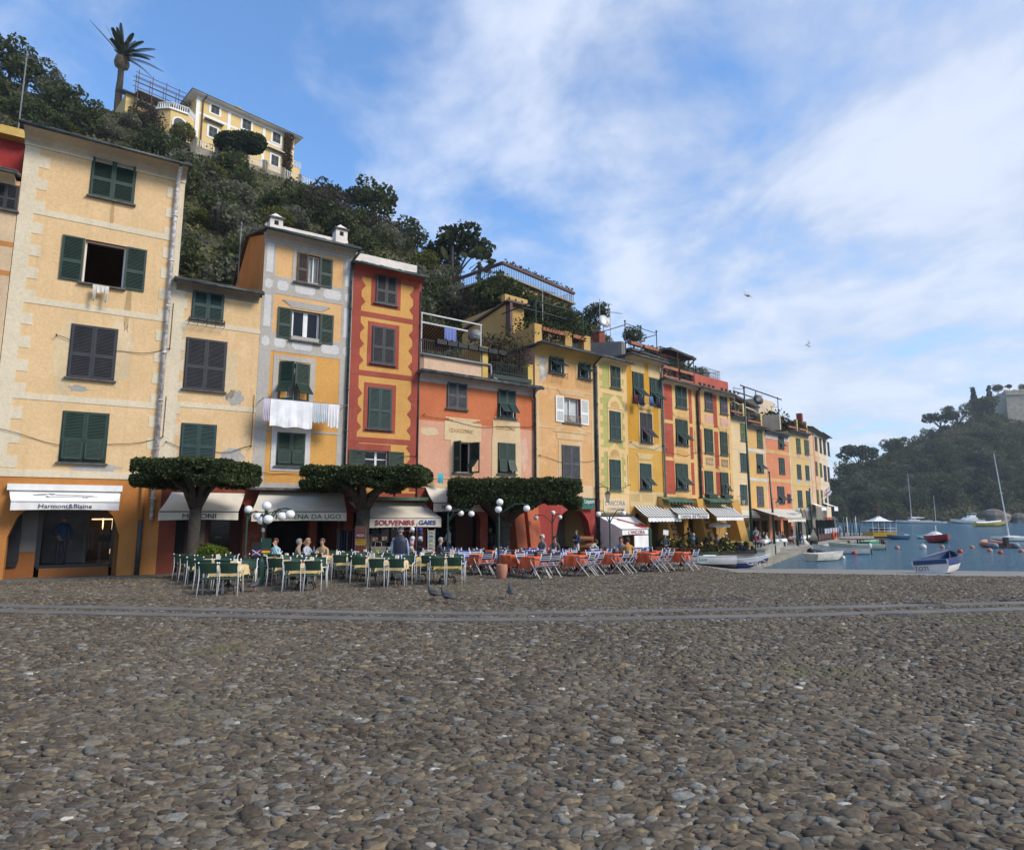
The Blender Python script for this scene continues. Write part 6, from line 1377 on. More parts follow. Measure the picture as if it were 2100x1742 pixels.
# ---- headland: trees, rocks, fortress
LABR = {'oak': 'dark evergreen tree, one of many in the wood covering the headland across the harbour', 'olive': 'greyish tree, one of many in the wood covering the headland across the harbour', 'bright': 'green shrub among the dark trees of the headland across the harbour', 'loose': 'loose thin tree in the wood covering the headland across the harbour', 'pine': 'dark pine in the wood covering the headland across the harbour'}
for j in range(270):
 fi = RT.uniform(.0, .50); fs = RT.uniform(.0, 1.0)**.9; P = hillpt(HVR, fi, fs, 22); px = 1690+fi*1010
 kind = RT.choices(['oak', 'olive', 'bright', 'loose', 'pine'], [6, 1.6, .8, 1.5, 1.2])[0]; s = RT.uniform(4.2, 7.2)*(.7 if fs > .8 else 1)
 if px > 1920 and fs > .62: s *= .55
 puttree(kind, P+np.array([0, 0, -.15*s]), s, LABR[kind].split(',')[0].split(' among')[0].split(' in the')[0]+' of the headland wood, %s, %s' % ('by the shore' if fs < .25 else 'near the top' if fs > .7 else 'halfway up', 'left of the yacht masts' if px < 1860 else 'behind the yachts' if px < 2010 else 'below the fortress'), 'trees of the headland across the harbour', sz=RT.uniform(.85, 1.2))
n = 30000; fi = r.uniform(0, .5, n); fs = r.uniform(0., 1., n)
ii = fi*(HVR.shape[0]-1.001); kk = fs*21.999; i0 = ii.astype(int); k0 = kk.astype(int); a = (ii-i0)[:, None]; b_ = (kk-k0)[:, None]
p = HVR[i0, k0]*(1-a)*(1-b_)+HVR[i0+1, k0]*a*(1-b_)+HVR[i0, k0+1]*(1-a)*b_+HVR[i0+1, k0+1]*a*b_; p[:, 2] += r.uniform(0, 2.6, n)
tag(link('undergrowth', leafmesh('undergrowth', p, 1.15, L_UND, r)), 'low scrub between the trees of the headland across the harbour', 'undergrowth', kind='stuff')
for kind, px, py, s, lb in (('pine', 1763, 962, 9.5, 'broad umbrella pine at the low seaward end of the headland skyline'), ('oak', 1738, 985, 7, 'round tree at the very tip of the headland, beside the last house'), ('oak', 1832, 930, 6., 'round tree on the headland skyline right of the umbrella pine'),
 ('loose', 1866, 925, 5.5, 'thin leafless crown on the headland skyline left of the tall pine'), ('pine', 1930, 882, 8.5, 'tall spreading pine on the headland skyline left of the fortress'), ('loose', 1965, 872, 8., 'wide airy tree between the tall pine and the fortress'),
 ('cypress', 2003, 862, 9., 'narrow dark cypress on the headland left of the fortress'), ('loose', 2000, 845, 5.5, 'small airy tree top beside the dark cypress'), ('oak', 2024, 845, 7.5, 'dense dark tree against the left wall of the fortress'), ('cypress', 2032, 850, 8., 'dark column tree touching the left wall of the fortress'),
 ('oak', 2046, 803, 3.6, 'tree growing over the left parapet of the fortress'), ('pine', 2070, 800, 2.8, 'small pine standing up on the fortress roof'), ('oak', 2097, 799, 2.6, 'tree on the fortress roof at the right picture edge'), ('loose', 1905, 905, 5., 'ragged tree on the slope left of the tall pine'),
 ('oak', 2092, 846, 5., 'tree growing up the foot of the pale fortress wall at the right edge')):
 Yc = np.interp(px, *zip(*CR_R))-(2 if py > 810 else -8); puttree(kind, at(px, py, Yc), s, lb)
e = empty('fortress', (0, 0, 0), 0, 'old stone fortress on top of the headland, cut by the right edge', 'fortress'); M_FORT = plaster('fort_stone', (.46, .39, .29), (.34, .29, .22), .4, .3)
c0, c1, c2 = at(2067, 850, 402), at(2036, 850, 425), at(2190, 850, 395); zt_ = at(2067, 800, 402).z; mb = MB()
def bat(a, c, zb, zt):
 mb.prism([(a.x, a.y, zb), (c.x, c.y, zb), (c.x+3, c.y+30, zb), (a.x+3, a.y+30, zb)], (0, 0, zt-zb))
bat(c0, c2, 40, zt_-1.6); mb.prism([(c1.x, c1.y, 40), (c0.x, c0.y, 40), (c0.x+8, c0.y+22, 40), (c1.x+8, c1.y+22, 40)], (0, 0, zt_-1.6-40)); mb.build('wall', M_FORT, e)
mb = MB(); q = [(c1.x-.6, c1.y-.5), (c0.x-.3, c0.y-.7), (c2.x, c2.y-.7), (c2.x, c2.y+30), (c1.x+10, c1.y+26)]; mb.prism([(x, y, zt_-3.2) for x, y in q], (0, 0, .6)); mb.build('string_course', M_FORT, e)
mb = MB(); n_ = 26
for k in range(n_): a_ = c0.lerp(c2, k/n_); h = random.uniform(1.0, 2.2); mb.box((a_.x, a_.y, zt_-1.7), (a_.x+1.6, a_.y+1.6, zt_-1.7+h))
for k in range(8): a_ = c1.lerp(c0, k/8); h = random.uniform(.6, 1.8); mb.box((a_.x, a_.y, zt_-1.7), (a_.x+1.6, a_.y+1.6, zt_-1.7+h))
mb.build('parapet', M_FORT, e)
def rock(px, Y_, s, label):
 mb = MB(); mb.ball((0, 0, 0), 1, 12, 0, (1, .8, .7), 8); rr = random.Random(int(px)); mb.V = [tuple(c*(1+.22*math.sin(3*v[0]+px)+.15*math.sin(5*v[2]+2*v[1])) for c in v) for v in mb.V]; o = mb.build('shore_rock', flat('sea_rock', (.17, .14, .11), .9, var=.4, vs=1.2, bump=.8, bs=4)); o.location = at(px, 1060, Y_); o.location.z = WATER+.2*s; o.scale = (s, s*.8, s*.8); tag(o, label, 'rock', 'rocks at the foot of the headland')
for px, s, lb in ((1705, 3.5, 'dark rock at the waterline just right of the last house'), (1868, 3, 'rock on the headland shore behind the small sailing boat'), (2010, 3.2, 'low rock on the headland shore right of the motor yacht'), (2030, 4.5, 'pale boulder on the headland shore beside the large one'), (2045, 7.5, 'largest pale boulder on the headland shore'), (2088, 5, 'boulder on the headland shore at the right edge')): rock(px, 298, s, lb)
# ================================================================== PIAZZA: TREES, LAMPS, TABLES, CHAIRS, PEOPLE
L_HEDGE = leafmat('holm_oak_leaves', (.024, .038, .013), (.062, .086, .030), (.16, .17, .08))
def plaza_tree(px, Yd, x0, x1, yt, yb, dep, trunk, label, seed, n=30000, base=None):
 d_ = dep/2*.9; py_ = (yt+yb)/2; xl = at(x0, py_, Yd-d_ if x0 < 1050 else Yd+d_).x; xr = at(x1, py_, Yd+d_ if x1 < 1050 else Yd-d_).x; P = Vector(((xl+xr)/2, Yd, 0)); hw = (xr-xl)/2; zt, zb = at(px, yt, Yd-d_*.6).z, at(px, yb, Yd+d_*.3).z; tx = at(px, 1120, Yd).x; g = gzf(tx, Yd); e = empty('clipped_tree', (tx, Yd, g), 0, label, 'tree')
 r = np.random.RandomState(seed); hz = (zt-zb)/2; u = r.uniform(-1, 1, (n, 3));
 k = r.randint(0, 3, n); u[np.arange(n), k] = np.sign(u[np.arange(n), k])*(1-np.abs(r.normal(0, .10, n)))      # box-like shell
 ln = (np.abs(u[:, 0])**9+np.abs(u[:, 1])**9+np.abs(u[:, 2])**9)**(1/9.); u /= np.maximum(1, ln)[:, None]
 p = u*np.array([hw, dep/2, hz]); wob = .025*np.sin(p[:, 0]*3.1+seed)+.02*np.sin(p[:, 1]*4)+.02*np.sin(p[:, 0]*9.); p[:, 2] += wob*(u[:, 2] > 0)+(.16*np.sin(p[:, 0]*2.3+1+seed)+.09*np.sin(p[:, 0]*6))*(u[:, 2] < 0)
 p[:, 2] += np.where(u[:, 2] < -.5, np.abs(r.normal(0, .10, n)), 0); p += r.normal(0, .025, (n, 3))
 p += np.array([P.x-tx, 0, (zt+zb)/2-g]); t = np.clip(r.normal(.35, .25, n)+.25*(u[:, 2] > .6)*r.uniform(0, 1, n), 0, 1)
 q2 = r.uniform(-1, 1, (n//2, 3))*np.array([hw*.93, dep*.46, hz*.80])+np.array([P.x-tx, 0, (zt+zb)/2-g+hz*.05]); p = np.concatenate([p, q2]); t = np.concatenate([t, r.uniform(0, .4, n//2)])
 link('crown', leafmesh('crown', p, .078, L_HEDGE, r, tint=t), e)
 mb = MB(); th = zb-g; q = P.x-tx; R0, R1 = trunk
 mb.tube([(0, 0, -.1), (.02, 0, .15), (0, .0, th*.45), (.03, .0, th*.78)], [R0*1.5, R0*1.05, R0*.9, R0*.95], 10)
 rr = random.Random(seed)
 for j in range(7):
  a = j*2*math.pi/7+.3; L = (hw*.75 if abs(math.cos(a)) > .4 else dep*.36); x1_, y1_ = q*.6+math.cos(a)*L*.8, math.sin(a)*dep*.34
  mb.tube([(0, 0, th*.68), (x1_*.35, y1_*.35, th*.92+rr.uniform(-.05, .1)), (x1_*.7, y1_*.7, th+.02+rr.uniform(-.08, .1)), (x1_, y1_, th+.28)], [R0*.62, R0*.5, R0*.35, .04], 7)
 mb.build('trunk', M_BARK, e, smooth=True); return e
plaza_tree(395, 22.6, 264, 538, 943, 991, 3.6, (.21, .1), 'flat clipped tree with a forked trunk, left one of the three on the piazza', 1)
T2_ = plaza_tree(742, 26.5, 611, 889, 957, 1000, 3.8, (.30, .1), 'flat clipped tree with four painted boards on its trunk, middle of the three', 2)
plaza_tree(1031, 30.5, 916, 1196, 981, 1038, 4.4, (.40, .1), 'thick flat clipped tree before the leaning red pillars, right of the three', 3, 34000)
# painted boards on the middle trunk
bx = T2_.location; red = flat('board_red', (.17, .02, .02), .6);
for k, (yp, txt, mt, lt) in enumerate(((1084.5, 'PACIUGO', red, (.42, .30, .22)), (1097.5, 'PIZZA', red, (.75, .70, .62)), (1111, 'BELLINI', flat('board_yellow', (.52, .30, .01), .6), (.10, .08, .03)), (1125, 'ACCORDI', red, (.30, .09, .02)))):
 p = at(739.5, yp, 26.02); e = empty('painted_board', p, R(-8), ['dark red board reading PACIUGO ICE CREAM, top of the four on the tree trunk', 'bright red PIZZA board, second from top on the tree trunk', 'yellow board, third from top on the tree trunk', 'dark red board with orange lettering, lowest on the tree trunk'][k], 'sign'); e.scale = (.50, .8, .50)
 mb = MB(); mb.box((-.43, -.02, -.23), (.43, .02, .23)); mb.build('panel', mt, e); mb = MB()
 for a, c in (((-.45, -.03, .22), (.45, .03, .26)), ((-.45, -.03, -.26), (.45, .03, -.22)), ((-.46, -.03, -.25), (-.42, .03, .25)), ((.42, -.03, -.25), (.46, .03, .25))): mb.box(a, c)
 mb.build('frame', flat('board_frame', (.16, .13, .11)), e); lm = flat('board_letters%d' % k, lt, .7, var=0)
 if k == 0: text(txt, .17, lm, e, TM(0, -.025, .09), .68, shear=.2); text('ICE CREAM', .14, lm, e, TM(0, -.025, -.10), .70)
 elif k == 2: text(txt, .15, lm, e, TM(0, -.025, .10), .60); text('COCKTAIL', .13, lm, e, TM(.02, -.025, -.09), .60)
 else: text(txt, .26 if k == 1 else .17, lm, e, TM(0, -.025, 0), .66, shear=.15 if k == 1 else 0)
# globe street lamps
M_LG = flat('lamp_green', (.010, .045, .030), .45); M_GLOBE = flat('opal_glass', (.80, .80, .80), .22, var=.02)
def lamp(px, base_py, Yd, tops, label, base=True, r=.135, dim=None):
 X0 = at(px, 1120, Yd).x; g = gzf(X0, Yd); e = empty('street_lamp', (X0, Yd, g), 0, label, 'street lamp'); zt = at(px, tops[0], Yd).z-g; mb = MB()
 mb.tube([(0, 0, 0), (0, 0, zt)], .035, 8)
 if base: mb.lathe([(.16, 0), (.13, .03), (.10, .06), (.085, .75), (.06, .8), (.04, .85)], 8)
 mb.build('post', M_LG, e, smooth=False)
 for (gx, gy, dy) in tops[1]:
  p = at(gx, gy, Yd+dy)-e.location; p = Vector((p.x, dy, p.z)); j = Vector((0, 0, zt-.02))
  am = MB()
  if abs(p.x) < .15 and abs(dy) < .1: am.tube([j, p-Vector((0, 0, r*.8))], .03, 6); am.lathe([(.05, -.05), (.07, .0)], 8, p-Vector((0, 0, r*.95)))
  else:
   up = max(zt, p.z+.05); s0 = min(zt-.25, p.z-.0); am.tube([(0, 0, s0-.1), (p.x*.18, dy*.18, s0+.12), (p.x*.55, dy*.55, p.z+r*1.1), (p.x*.85, dy*.85, p.z+r*1.3), (p.x, dy, p.z+r*.95)], .026, 6)
   am.lathe([(.07, -.03), (.05, .05)], 8, p+Vector((0, 0, r*.9)))
  a_ = am.build('arm', M_LG, e, smooth=True); gb_ = MB(); gb_.ball(p, r, 16, 0, (1, 1, .96), 10); gb_.build('globe', M_GLOBE, a_, smooth=True)
 return e, g, zt
e, g_, zt_ = lamp(538, 1193, 20.2, (1062, [(547, 1037, 0), (536.6, 1066, .45), (550, 1064, -.4), (578, 1058, .25), (595, 1054, -.2)]), 'green street lamp with five white globes standing among the cream tables', r=.145)
mb = MB(); mb.tube([(0, 0, zt_-.42), (0, 0, zt_-.30)], .05, 8); mb.tube([(0, 0, zt_-.75), (0, 0, zt_-.62)], .05, 8); mb.build('metal_band', flat('silver', (.4, .4, .4), .3, .8), e)
fl = empty('flag_sign', e.location+Vector((.0, -.06, 0)), 0, 'board with a British and a German flag fixed to the five globe lamp', 'sign'); zf = at(538, 1131, 20.2).z-e.location.z
mb = MB(); mb.box((-.30, -.02, zf-.16), (.0, .0, zf+.30), 0); mb.box((.0, -.015, zf-.06), (.30, .0, zf+.42), 1); mb.box((-.27, -.026, zf-.10), (-.01, -.021, zf+.06), 2); mb.box((.02, -.022, zf+.03), (.28, -.018, zf+.075), 3); mb.box((.02, -.022, zf-.02), (.28, -.018, zf+.03), 4)
for a, b_ in (((-.27, zf-.10), (-.01, zf+.06)), ((-.27, zf+.06), (-.01, zf-.10))): mb.tube([(a[0], -.028, a[1]), (b_[0], -.028, b_[1])], .009, 4, 5)
mb.box((-.27, -.031, zf-.028), (-.01, -.027, zf-.006), 3); mb.box((-.15, -.032, zf-.10), (-.13, -.028, zf+.06), 3)
mb.build('flag_board', [flat('black_board', (.012, .014, .014)), flat('green_panel', (.008, .05, .03)), flat('flag_blue', (.02, .03, .22)), flat('flag_red', (.45, .02, .02)), flat('flag_yellow', (.80, .62, .02)), M_WHITE], fl)
lamp(503.6, 1180, 22.5, (1052, [(509.6, 1044, 0), (528, 1058, .4)]), 'slim green lamp post with a single high globe, left of the five globe lamp', r=.14)
lamp(918, 1170, 27.5, (1054, [(920, 1041.5, 0), (945, 1052, .2), (966.7, 1053, -.2)]), 'green lamp with three white globes in front of the Mariuccia awning', False)
lamp(1023, 1179, 23.4, (1040, [(1025, 1029, 0), (1022, 1044, -.45), (1080, 1042, 0)]), 'tall green lamp with three globes rising behind the terracotta pot', False, r=.128)
lamp(1133, 1150, 33.5, (1060, [(1099, 1061.5, 0), (1134, 1051, 0), (1148, 1060, 0)]), 'dim lamp with three greyish globes in front of the red arch', False, r=.125)
lamp(1251.4, 1140, 31., (1057, [(1227, 1053.7, 0), (1278.4, 1052, 0)]), 'green lamp forking to two white globes in front of the anchor awning', False, r=.135)
# wall lanterns
def lantern(px, py, B, off, label, s=1.):
 u, z = B.uz(px, py, off); e = empty('wall_lantern', B.root.matrix_basis @ Vector((u, -off, z)), B.ang, label, 'lantern'); mb = MB(); mb.tube([(-.5*s, off*.9, .45*s), (-.4*s, .1, .55*s), (0, 0, .5*s), (0, 0, .3*s)], .02*s, 5); mb.lathe([(.26*s, .12*s), (.05*s, .3*s)], 4); mb.lathe([(.12*s, -.36*s), (.12*s, -.33*s)], 4); mb.build('bracket', M_IRON, e)
 mb = MB(); mb.lathe([(.11*s, -.33*s), (.22*s, .1*s)], 4); mb.build('glass', flat('lantern_glass', (.40, .38, .30), .25, var=.1), e)
lantern(1246, 1017, B7, .55, 'green framed wall lantern on the pale green house, over the painted name'); lantern(1525, 1027, B11, .5, 'wall lantern hanging on the cream house right of the red pair'); lantern(1594, 1032, B13, .5, 'wall lantern on the salmon house above the cream awnings')
# ---- chair and table prototypes
M_WT = flat('white_enamel', (.66, .66, .65), .35, var=.05); M_KNOB = flat('white_knob', (.78, .78, .78), .4, var=0)
def wicker(name, c):
 m, t, b = newmat(name); g = N(t, 'ShaderNodeTexCoord'); wv = N(t, 'ShaderNodeTexWave'); wv.inputs['Scale'].default_value = 22; wv.bands_direction = 'X'; wv.inputs['Distortion'].default_value = 1.5
 t.links.new(g.outputs['Object'], wv.inputs['Vector']); t.links.new(mixc(t, wv.outputs['Fac'], tuple(x*.45 for x in c), tuple(x*1.5 for x in c)), b.inputs['Base Color']); b.inputs['Roughness'].default_value = .6; return m
M_WICK = wicker('green_wicker', (.018, .052, .030))
def chairproto(style):
 r = empty('cafe_chair', (0, 0, -50)); kids = []
 def P(mb, n, m, **k): o = mb.build(n, m, r, **k); kids.append(o); return o
 for s in (-1, 1):
  mb = MB()
  if style == 'green':
   mb.tube([(s*.25, -.27, 0), (s*.235, -.20, .42), (s*.225, -.24, .66), (s*.22, -.29, .86)], .013, 6); P(mb, 'rear_leg', M_WT, smooth=True); mb = MB()
   mb.tube([(s*.27, .26, 0), (s*.255, .23, .45), (s*.262, .22, .60), (s*.27, .14, .66), (s*.262, -.10, .665), (s*.24, -.24, .66)], .016, 6); P(mb, 'front_leg', M_WT, smooth=True)
  else:
   mb.tube([(s*.27, -.30, 0), (s*.26, .12, .46), (s*.262, .24, .62), (s*.265, .20, .665), (s*.26, -.20, .67)], .016, 6); mb.tube([(s*.27, -.30, 0), (s*.27, -.30, .03)], .022, 6, 1); P(mb, 'rear_leg', [M_WT, M_IRON], smooth=True); mb = MB()
   mb.tube([(s*.25, .30, 0), (s*.24, -.08, .44), (s*.235, -.24, .66), (s*.23, -.31, .86)], .015, 6); mb.tube([(s*.25, .30, 0), (s*.25, .30, .03)], .022, 6, 1); P(mb, 'front_leg', [M_WT, M_IRON], smooth=True)
 bm_, seatm = (M_WICK, M_WICK) if style == 'green' else ([flat('strap_'+style, (.012, .022, .085) if style == 'navy' else (.015, .05, .28), .6), flat('strap_white', (.62, .61, .56), .6)],)*2
 mb = MB(); n = 7 if style != 'green' else 1
 for k in range(n):
  wd_ = [0, .20, .28, .45, .53, .70, .78, 1.] if n > 1 else [0, 1]; z0, z1 = .60+.25*wd_[k], .60+.25*wd_[k+1]; y0 = -.215-.085*(z0-.6)/.25; y1 = -.215-.085*(z1-.6)/.25; m_ = (k % 2) if n > 1 else 0
  mb.grid([[(x*.235, y0-.03*(1-x*x), z0) for x in (-1, -.5, 0, .5, 1)], [(x*.232, y1-.03*(1-x*x), z1) for x in (-1, -.5, 0, .5, 1)]], m_); mb.grid([[(x*.235, y0-.045*(1-x*x)-.003, z0) for x in (-1, -.5, 0, .5, 1)], [(x*.232, y1-.045*(1-x*x)-.003, z1) for x in (-1, -.5, 0, .5, 1)]], m_)
 mb.tube([(-.235, -.30, .85), (0, -.335, .855), (.235, -.30, .85)], .016, 5); mb.tube([(-.235, -.215, .60), (0, -.25, .60), (.235, -.215, .60)], .013, 5); P(mb, 'backrest', bm_)
 mb = MB()
 for k in range(n): mb.box((-.235, -.20+.42*k/n, .425-.015*(k > 0)), (.235, -.20+.42*(k+1)/n-(.012 if n > 1 else 0), .45), (k % 2) if n > 1 else 0)
 P(mb, 'seat', seatm)
 for s in (-1, 1): mb = MB(); mb.ball((s*.235, -.30, .865), .025, 8, 0, k=5); P(mb, 'knob', M_KNOB, smooth=True)
 if style != 'green':
  for s in (-1, 1): mb = MB(); mb.tube([(s*.262, .16, .675), (s*.26, -.2, .678)], .021, 6); P(mb, 'armrest', bm_[0] if isinstance(bm_, list) else bm_, smooth=True)
 register(r, kids); return r
CH = {k: chairproto(k) for k in ('green', 'navy', 'blue')}
def putchair(style, x, y, rz, label, group):
 c = copy_tree(CH[style]); c.location = (x, y, gzf(x, y)+.012); c.rotation_euler = (0, 0, rz); tag(c, label, 'chair', group); return c
def tableproto(style):
 r = empty('cafe_table', (0, 0, -50)); kids = []; fm = flat('table_iron' if style == 'cream' else 'table_blue_iron', (.010, .014, .012) if style == 'cream' else (.012, .02, .10), .5)
 mb = MB(); hw_ = .38 if style == 'cream' else .29; mb.box((-hw_, -hw_, .715), (hw_, hw_, .74)); kids.append(mb.build('tabletop', fm, r)); mb = MB(); mb.tube([(0, 0, .12), (0, 0, .715)], .03, 8); kids.append(mb.build('post', fm, r))
 for k in range(4):
  a = k*math.pi/2+math.pi/4; c, s = math.cos(a), math.sin(a); mb = MB(); mb.tube([(0, 0, .30), (c*.10, s*.10, .18), (c*.27, s*.27, .20), (c*.34, s*.34, .13), (c*.36, s*.36, .0)], .018, 6); kids.append(mb.build('foot', fm, r, smooth=True))
 register(r, kids); return r
TB = {k: tableproto(k) for k in ('cream', 'orange')}
def clothmesh(style, seed):
 r = random.Random(seed); hang = .26 if style == 'cream' else .40; n = 28; H = .39 if style == 'cream' else .30; rows = []; tot = H+hang; ph = [r.uniform(0, 6.28) for _ in range(4)]
 for j in range(n+1):
  row = []
  for i in range(n+1):
   x, y = -tot+2*tot*i/n, -tot+2*tot*j/n; dx, dy = max(0, abs(x)-H), max(0, abs(y)-H); d = math.hypot(dx, dy) if dx and dy else dx+dy; px, py = max(-H, min(H, x)), max(-H, min(H, y)); z = .748
   if d > 0:
    dd = d*(1.0 if not (dx and dy) else 1.08); z = .748-dd; nx, ny = (math.copysign(dx, x)/d, math.copysign(dy, y)/d); fold = .035*math.sin(ph[0]+(x if dy > dx else y)*17)*min(1, d/.15) if style != 'cream' else .014*math.sin(ph[1]+(x if dy > dx else y)*13)*min(1, d/.1)
    px += nx*(.012+d*(.10 if style == 'cream' else .04)+fold); py += ny*(.012+d*.10+fold)
    if dx and dy: q = .05*min(dx, dy)/hang; px += nx*q; py += ny*q
   row.append((px, py, z))
  rows.append(row)
 mb = MB(); mb.grid(rows); return mb.mesh('tablecloth', [flat('cream_cloth', (.66, .49, .24), .9, var=.06) if style == 'cream' else flat('orange_cloth', (.56, .10, .03), .85, var=.12)], True)
CLM = {(s, k): clothmesh(s, k) for s in ('cream', 'orange') for k in range(4)}
CLY = [m_.copy() for (s, _), m_ in CLM.items() if s == 'cream']; [m_.materials.__setitem__(0, flat('yellow_cloth', (.62, .45, .13), .9)) for m_ in CLY]
ORD = ['leftmost', 'second', 'third', 'fourth', 'fifth', 'sixth', 'seventh', 'eighth', 'ninth', 'tenth', 'eleventh', 'twelfth', 'thirteenth', 'fourteenth', 'fifteenth', 'sixteenth', 'seventeenth', 'eighteenth', 'nineteenth', 'twentieth', 'twenty-first', 'twenty-second', 'twenty-third']
def oo(i): return ORD[i] if i == 0 else ORD[i]+' from the left'
card = MB(); card.box((-.055, -.03, 0), (.055, .03, .16)); CARD = card.mesh('menu_card', [flat('card_cream', (.72, .68, .58), .7)]); CARDB = card.mesh('menu_card', [flat('card_black', (.012, .010, .010), .6)])
ash = MB(); ash.lathe([(.045, 0), (.055, .05), (.05, .055), (.04, .02)], 10); ASH = ash.mesh('ashtray', [flat('ashtray_red', (.35, .008, .012), .3)], True)
gls = MB(); gls.lathe([(.03, 0), (.035, .12)], 8); GLS = gls.mesh('glass', [flat('clear_glass', (.75, .80, .82), .1, var=0)], True)
btl = MB(); btl.lathe([(.035, 0), (.038, .16), (.014, .23), (.014, .29)], 8); BTL = btl.mesh('bottle', [flat('blue_bottle', (.10, .20, .32), .15, var=.2)], True)
def onto(me, P, rz, label, cat, group): o = link(me.name, me, None, P); o.rotation_euler = (0, 0, rz); tag(o, label, cat, group)
GT = [(471, 1159.6), (628.6, 1155), (603, 1149.8), (578, 1145), (562, 1140.5), (462, 1152.3), (424, 1143.5), (436, 1147.5), (405, 1140.6), (805, 1150.4), (756, 1145.4), (718.7, 1142), (684, 1139.6), (741, 1135.8), (781, 1138), (859, 1143.5), (918, 1147.6), (655, 1136.5)]
OT = [(1092, 1141), (1045.5, 1137.7), (986, 1136.7), (1026.8, 1132.5), (1067.6, 1133.5), (1122, 1136.3), (1181.7, 1138.4), (1253.4, 1135.5), (1329.6, 1133), (1395.5, 1131.8), (1203, 1132.6), (1236, 1129.4), (1345, 1129.5), (895, 1132.4), (960, 1131), (932, 1128.5), (1008, 1128.5), (1057, 1128.4), (1150, 1131.5), (1100, 1129.8), (1292, 1129.5)]
def seating(tops, style, rz0, words, yel=()):
 order = sorted(range(len(tops)), key=lambda i: tops[i][0]); rk = {i: k for k, i in enumerate(order)}; rg = random.Random(17 if style == 'cream' else 23)
 for i, (px, py) in enumerate(tops):
  P = G(px, py, .745); x, y = P.x, P.y; g = gzf(x, y)+.012; k = oo(rk[i]); w_ = words[0]; rz = rz0+rg.uniform(-.16, .16)
  t = copy_tree(TB[style]); t.location = (x, y, g); t.rotation_euler = (0, 0, rz); tag(t, f'{w_} table, {k} of the {w_} tables', 'table', f'{w_} café tables')
  ye = i in yel; me = CLY[i % 4] if ye else CLM[(style, i % 4)]; c = link('tablecloth', me, None, (x, y, g)); c.rotation_euler = (0, 0, rz+(rg.choice([0, 1, 2, 3]))*math.pi/2+rg.uniform(-.06, .06)); tag(c, f'{"yellow" if ye else words[2]} cloth on the {k} of the {w_} tables', 'tablecloth', f'{words[2]} tablecloths')
  M = Matrix.Rotation(rz, 3, 'Z'); q_ = ('near left', 'near right', 'far left', 'far right') if style == 'cream' else ('near right', 'right side', 'left side', 'far left'); spots = [((-.29, -.56), 0, q_[0]), ((.29, -.56), 0, q_[1]), ((-.30, .56), math.pi, q_[2]), ((.30, .56), math.pi, q_[3])]
  for (dx, dy), a, nm in spots:
   if rg.random() < (.06 if nm[0] == 'n' else .30 if style == 'cream' else .15): continue
   v = M @ Vector((dx+rg.uniform(-.03, .03), dy+rg.uniform(-.05, .03), 0)); cx_, cy_ = x+v.x, y+v.y
   if (abs(cx_-T2_.location.x) < .6 and abs(cy_-T2_.location.y) < .6) or any(abs(cx_-q[0]) < .42 and abs(cy_-q[1]) < .42 for q in TAKEN): continue
   TAKEN.append((cx_, cy_)); st = 'green' if style == 'cream' else ('blue' if rg.random() < .3 else 'navy')
   putchair(st, cx_, cy_, rz+a+rg.uniform(-.22, .22), f'{dict(green="green wicker", navy="navy striped", blue="bright blue striped")[st]} chair at the {nm} of the {k} {w_} table', words[1])
  z = g+.751
  if i % 3 != 2 or style == 'orange': onto(CARD if style == 'cream' else CARDB, (x+.12, y+.1, z), rg.uniform(-.4, .4), f'{"pale" if style == "cream" else "black"} menu card standing on the {k} of the {w_} tables', 'menu card', f'menu cards on the {w_} tables')
  if style == 'cream' and i % 4 != 3: onto(ASH, (x-.10, y+.05, z), 0, f'red ashtray on the {k} of the {w_} tables', 'ashtray', 'red ashtrays')
  if i in (4, 17) and style == 'cream':
   for q in range(4): onto(GLS if q % 2 else BTL, (x-.25+.14*q, y+.1+.05*(q % 3), z), 0, f'{"glass" if q % 2 else "blue water bottle"} on the {k} cream table, {["first", "second", "third", "fourth"][q]} from its left edge', 'glass' if q % 2 else 'bottle', 'drinks on the cream tables')
TAKEN = [(at(1029, 1100, 22.9).x, 23.0), (at(1029, 1100, 22.9).x+.25, 22.7), (at(1029, 1100, 22.9).x-.25, 22.7)]
seating(GT, 'cream', R(3), ('cream', 'green wicker chairs around the cream tables', 'cream'), yel=(14, 15, 16))
seating(OT, 'orange', R(42), ('orange', 'striped chairs around the orange tables', 'orange'))
for k in list(CH.values())+list(TB.values()):
 for c in KIDS[k.name]: bpy.data.objects.remove(c)
 bpy.data.objects.remove(k)
# ---- pots, planters, benches
p = at(1029, 1180, 22.9); p.z = gzf(p.x, p.y); e = MB(); e.lathe([(.13, 0), (.16, .04), (.205, .30), (.20, .44), (.185, .50), (.16, .50), (.15, .42)], 20); o = e.build('terracotta_pot', flat('pink_terracotta', (.42, .19, .12), .85, var=.12), smooth=True, sharp=50); o.location = p; tag(o, 'tall smooth terracotta pot standing on the pebbles before the orange tables', 'pot')
def planter(px, py, w_, h, label, y_=22.8):
 P = at(px, py, y_); g = gzf(P.x, y_); e = empty('planter_box', (P.x, y_, g), 0, label, 'planter'); mb = MB(); mb.box((-w_/2, -.28, 0), (w_/2, .28, h)); mb.build('box', flat('planter_grey', (.075, .062, .055), .7), e); r = np.random.RandomState(int(px)); n = 2600; d = r.normal(0, 1, (n, 3)); d /= np.linalg.norm(d, axis=1)[:, None]
 q = d*np.array([w_*.62, .42, .30])*(r.uniform(.6, 1.06, n))[:, None]+np.array([0, 0, h+.16]); q = q[q[:, 2] > h-.15]; link('shrub', leafmesh('shrub', q, .05, leafmat('lime_leaves', (.035, .065, .006), (.10, .15, .015), (.20, .26, .04)), r), e)
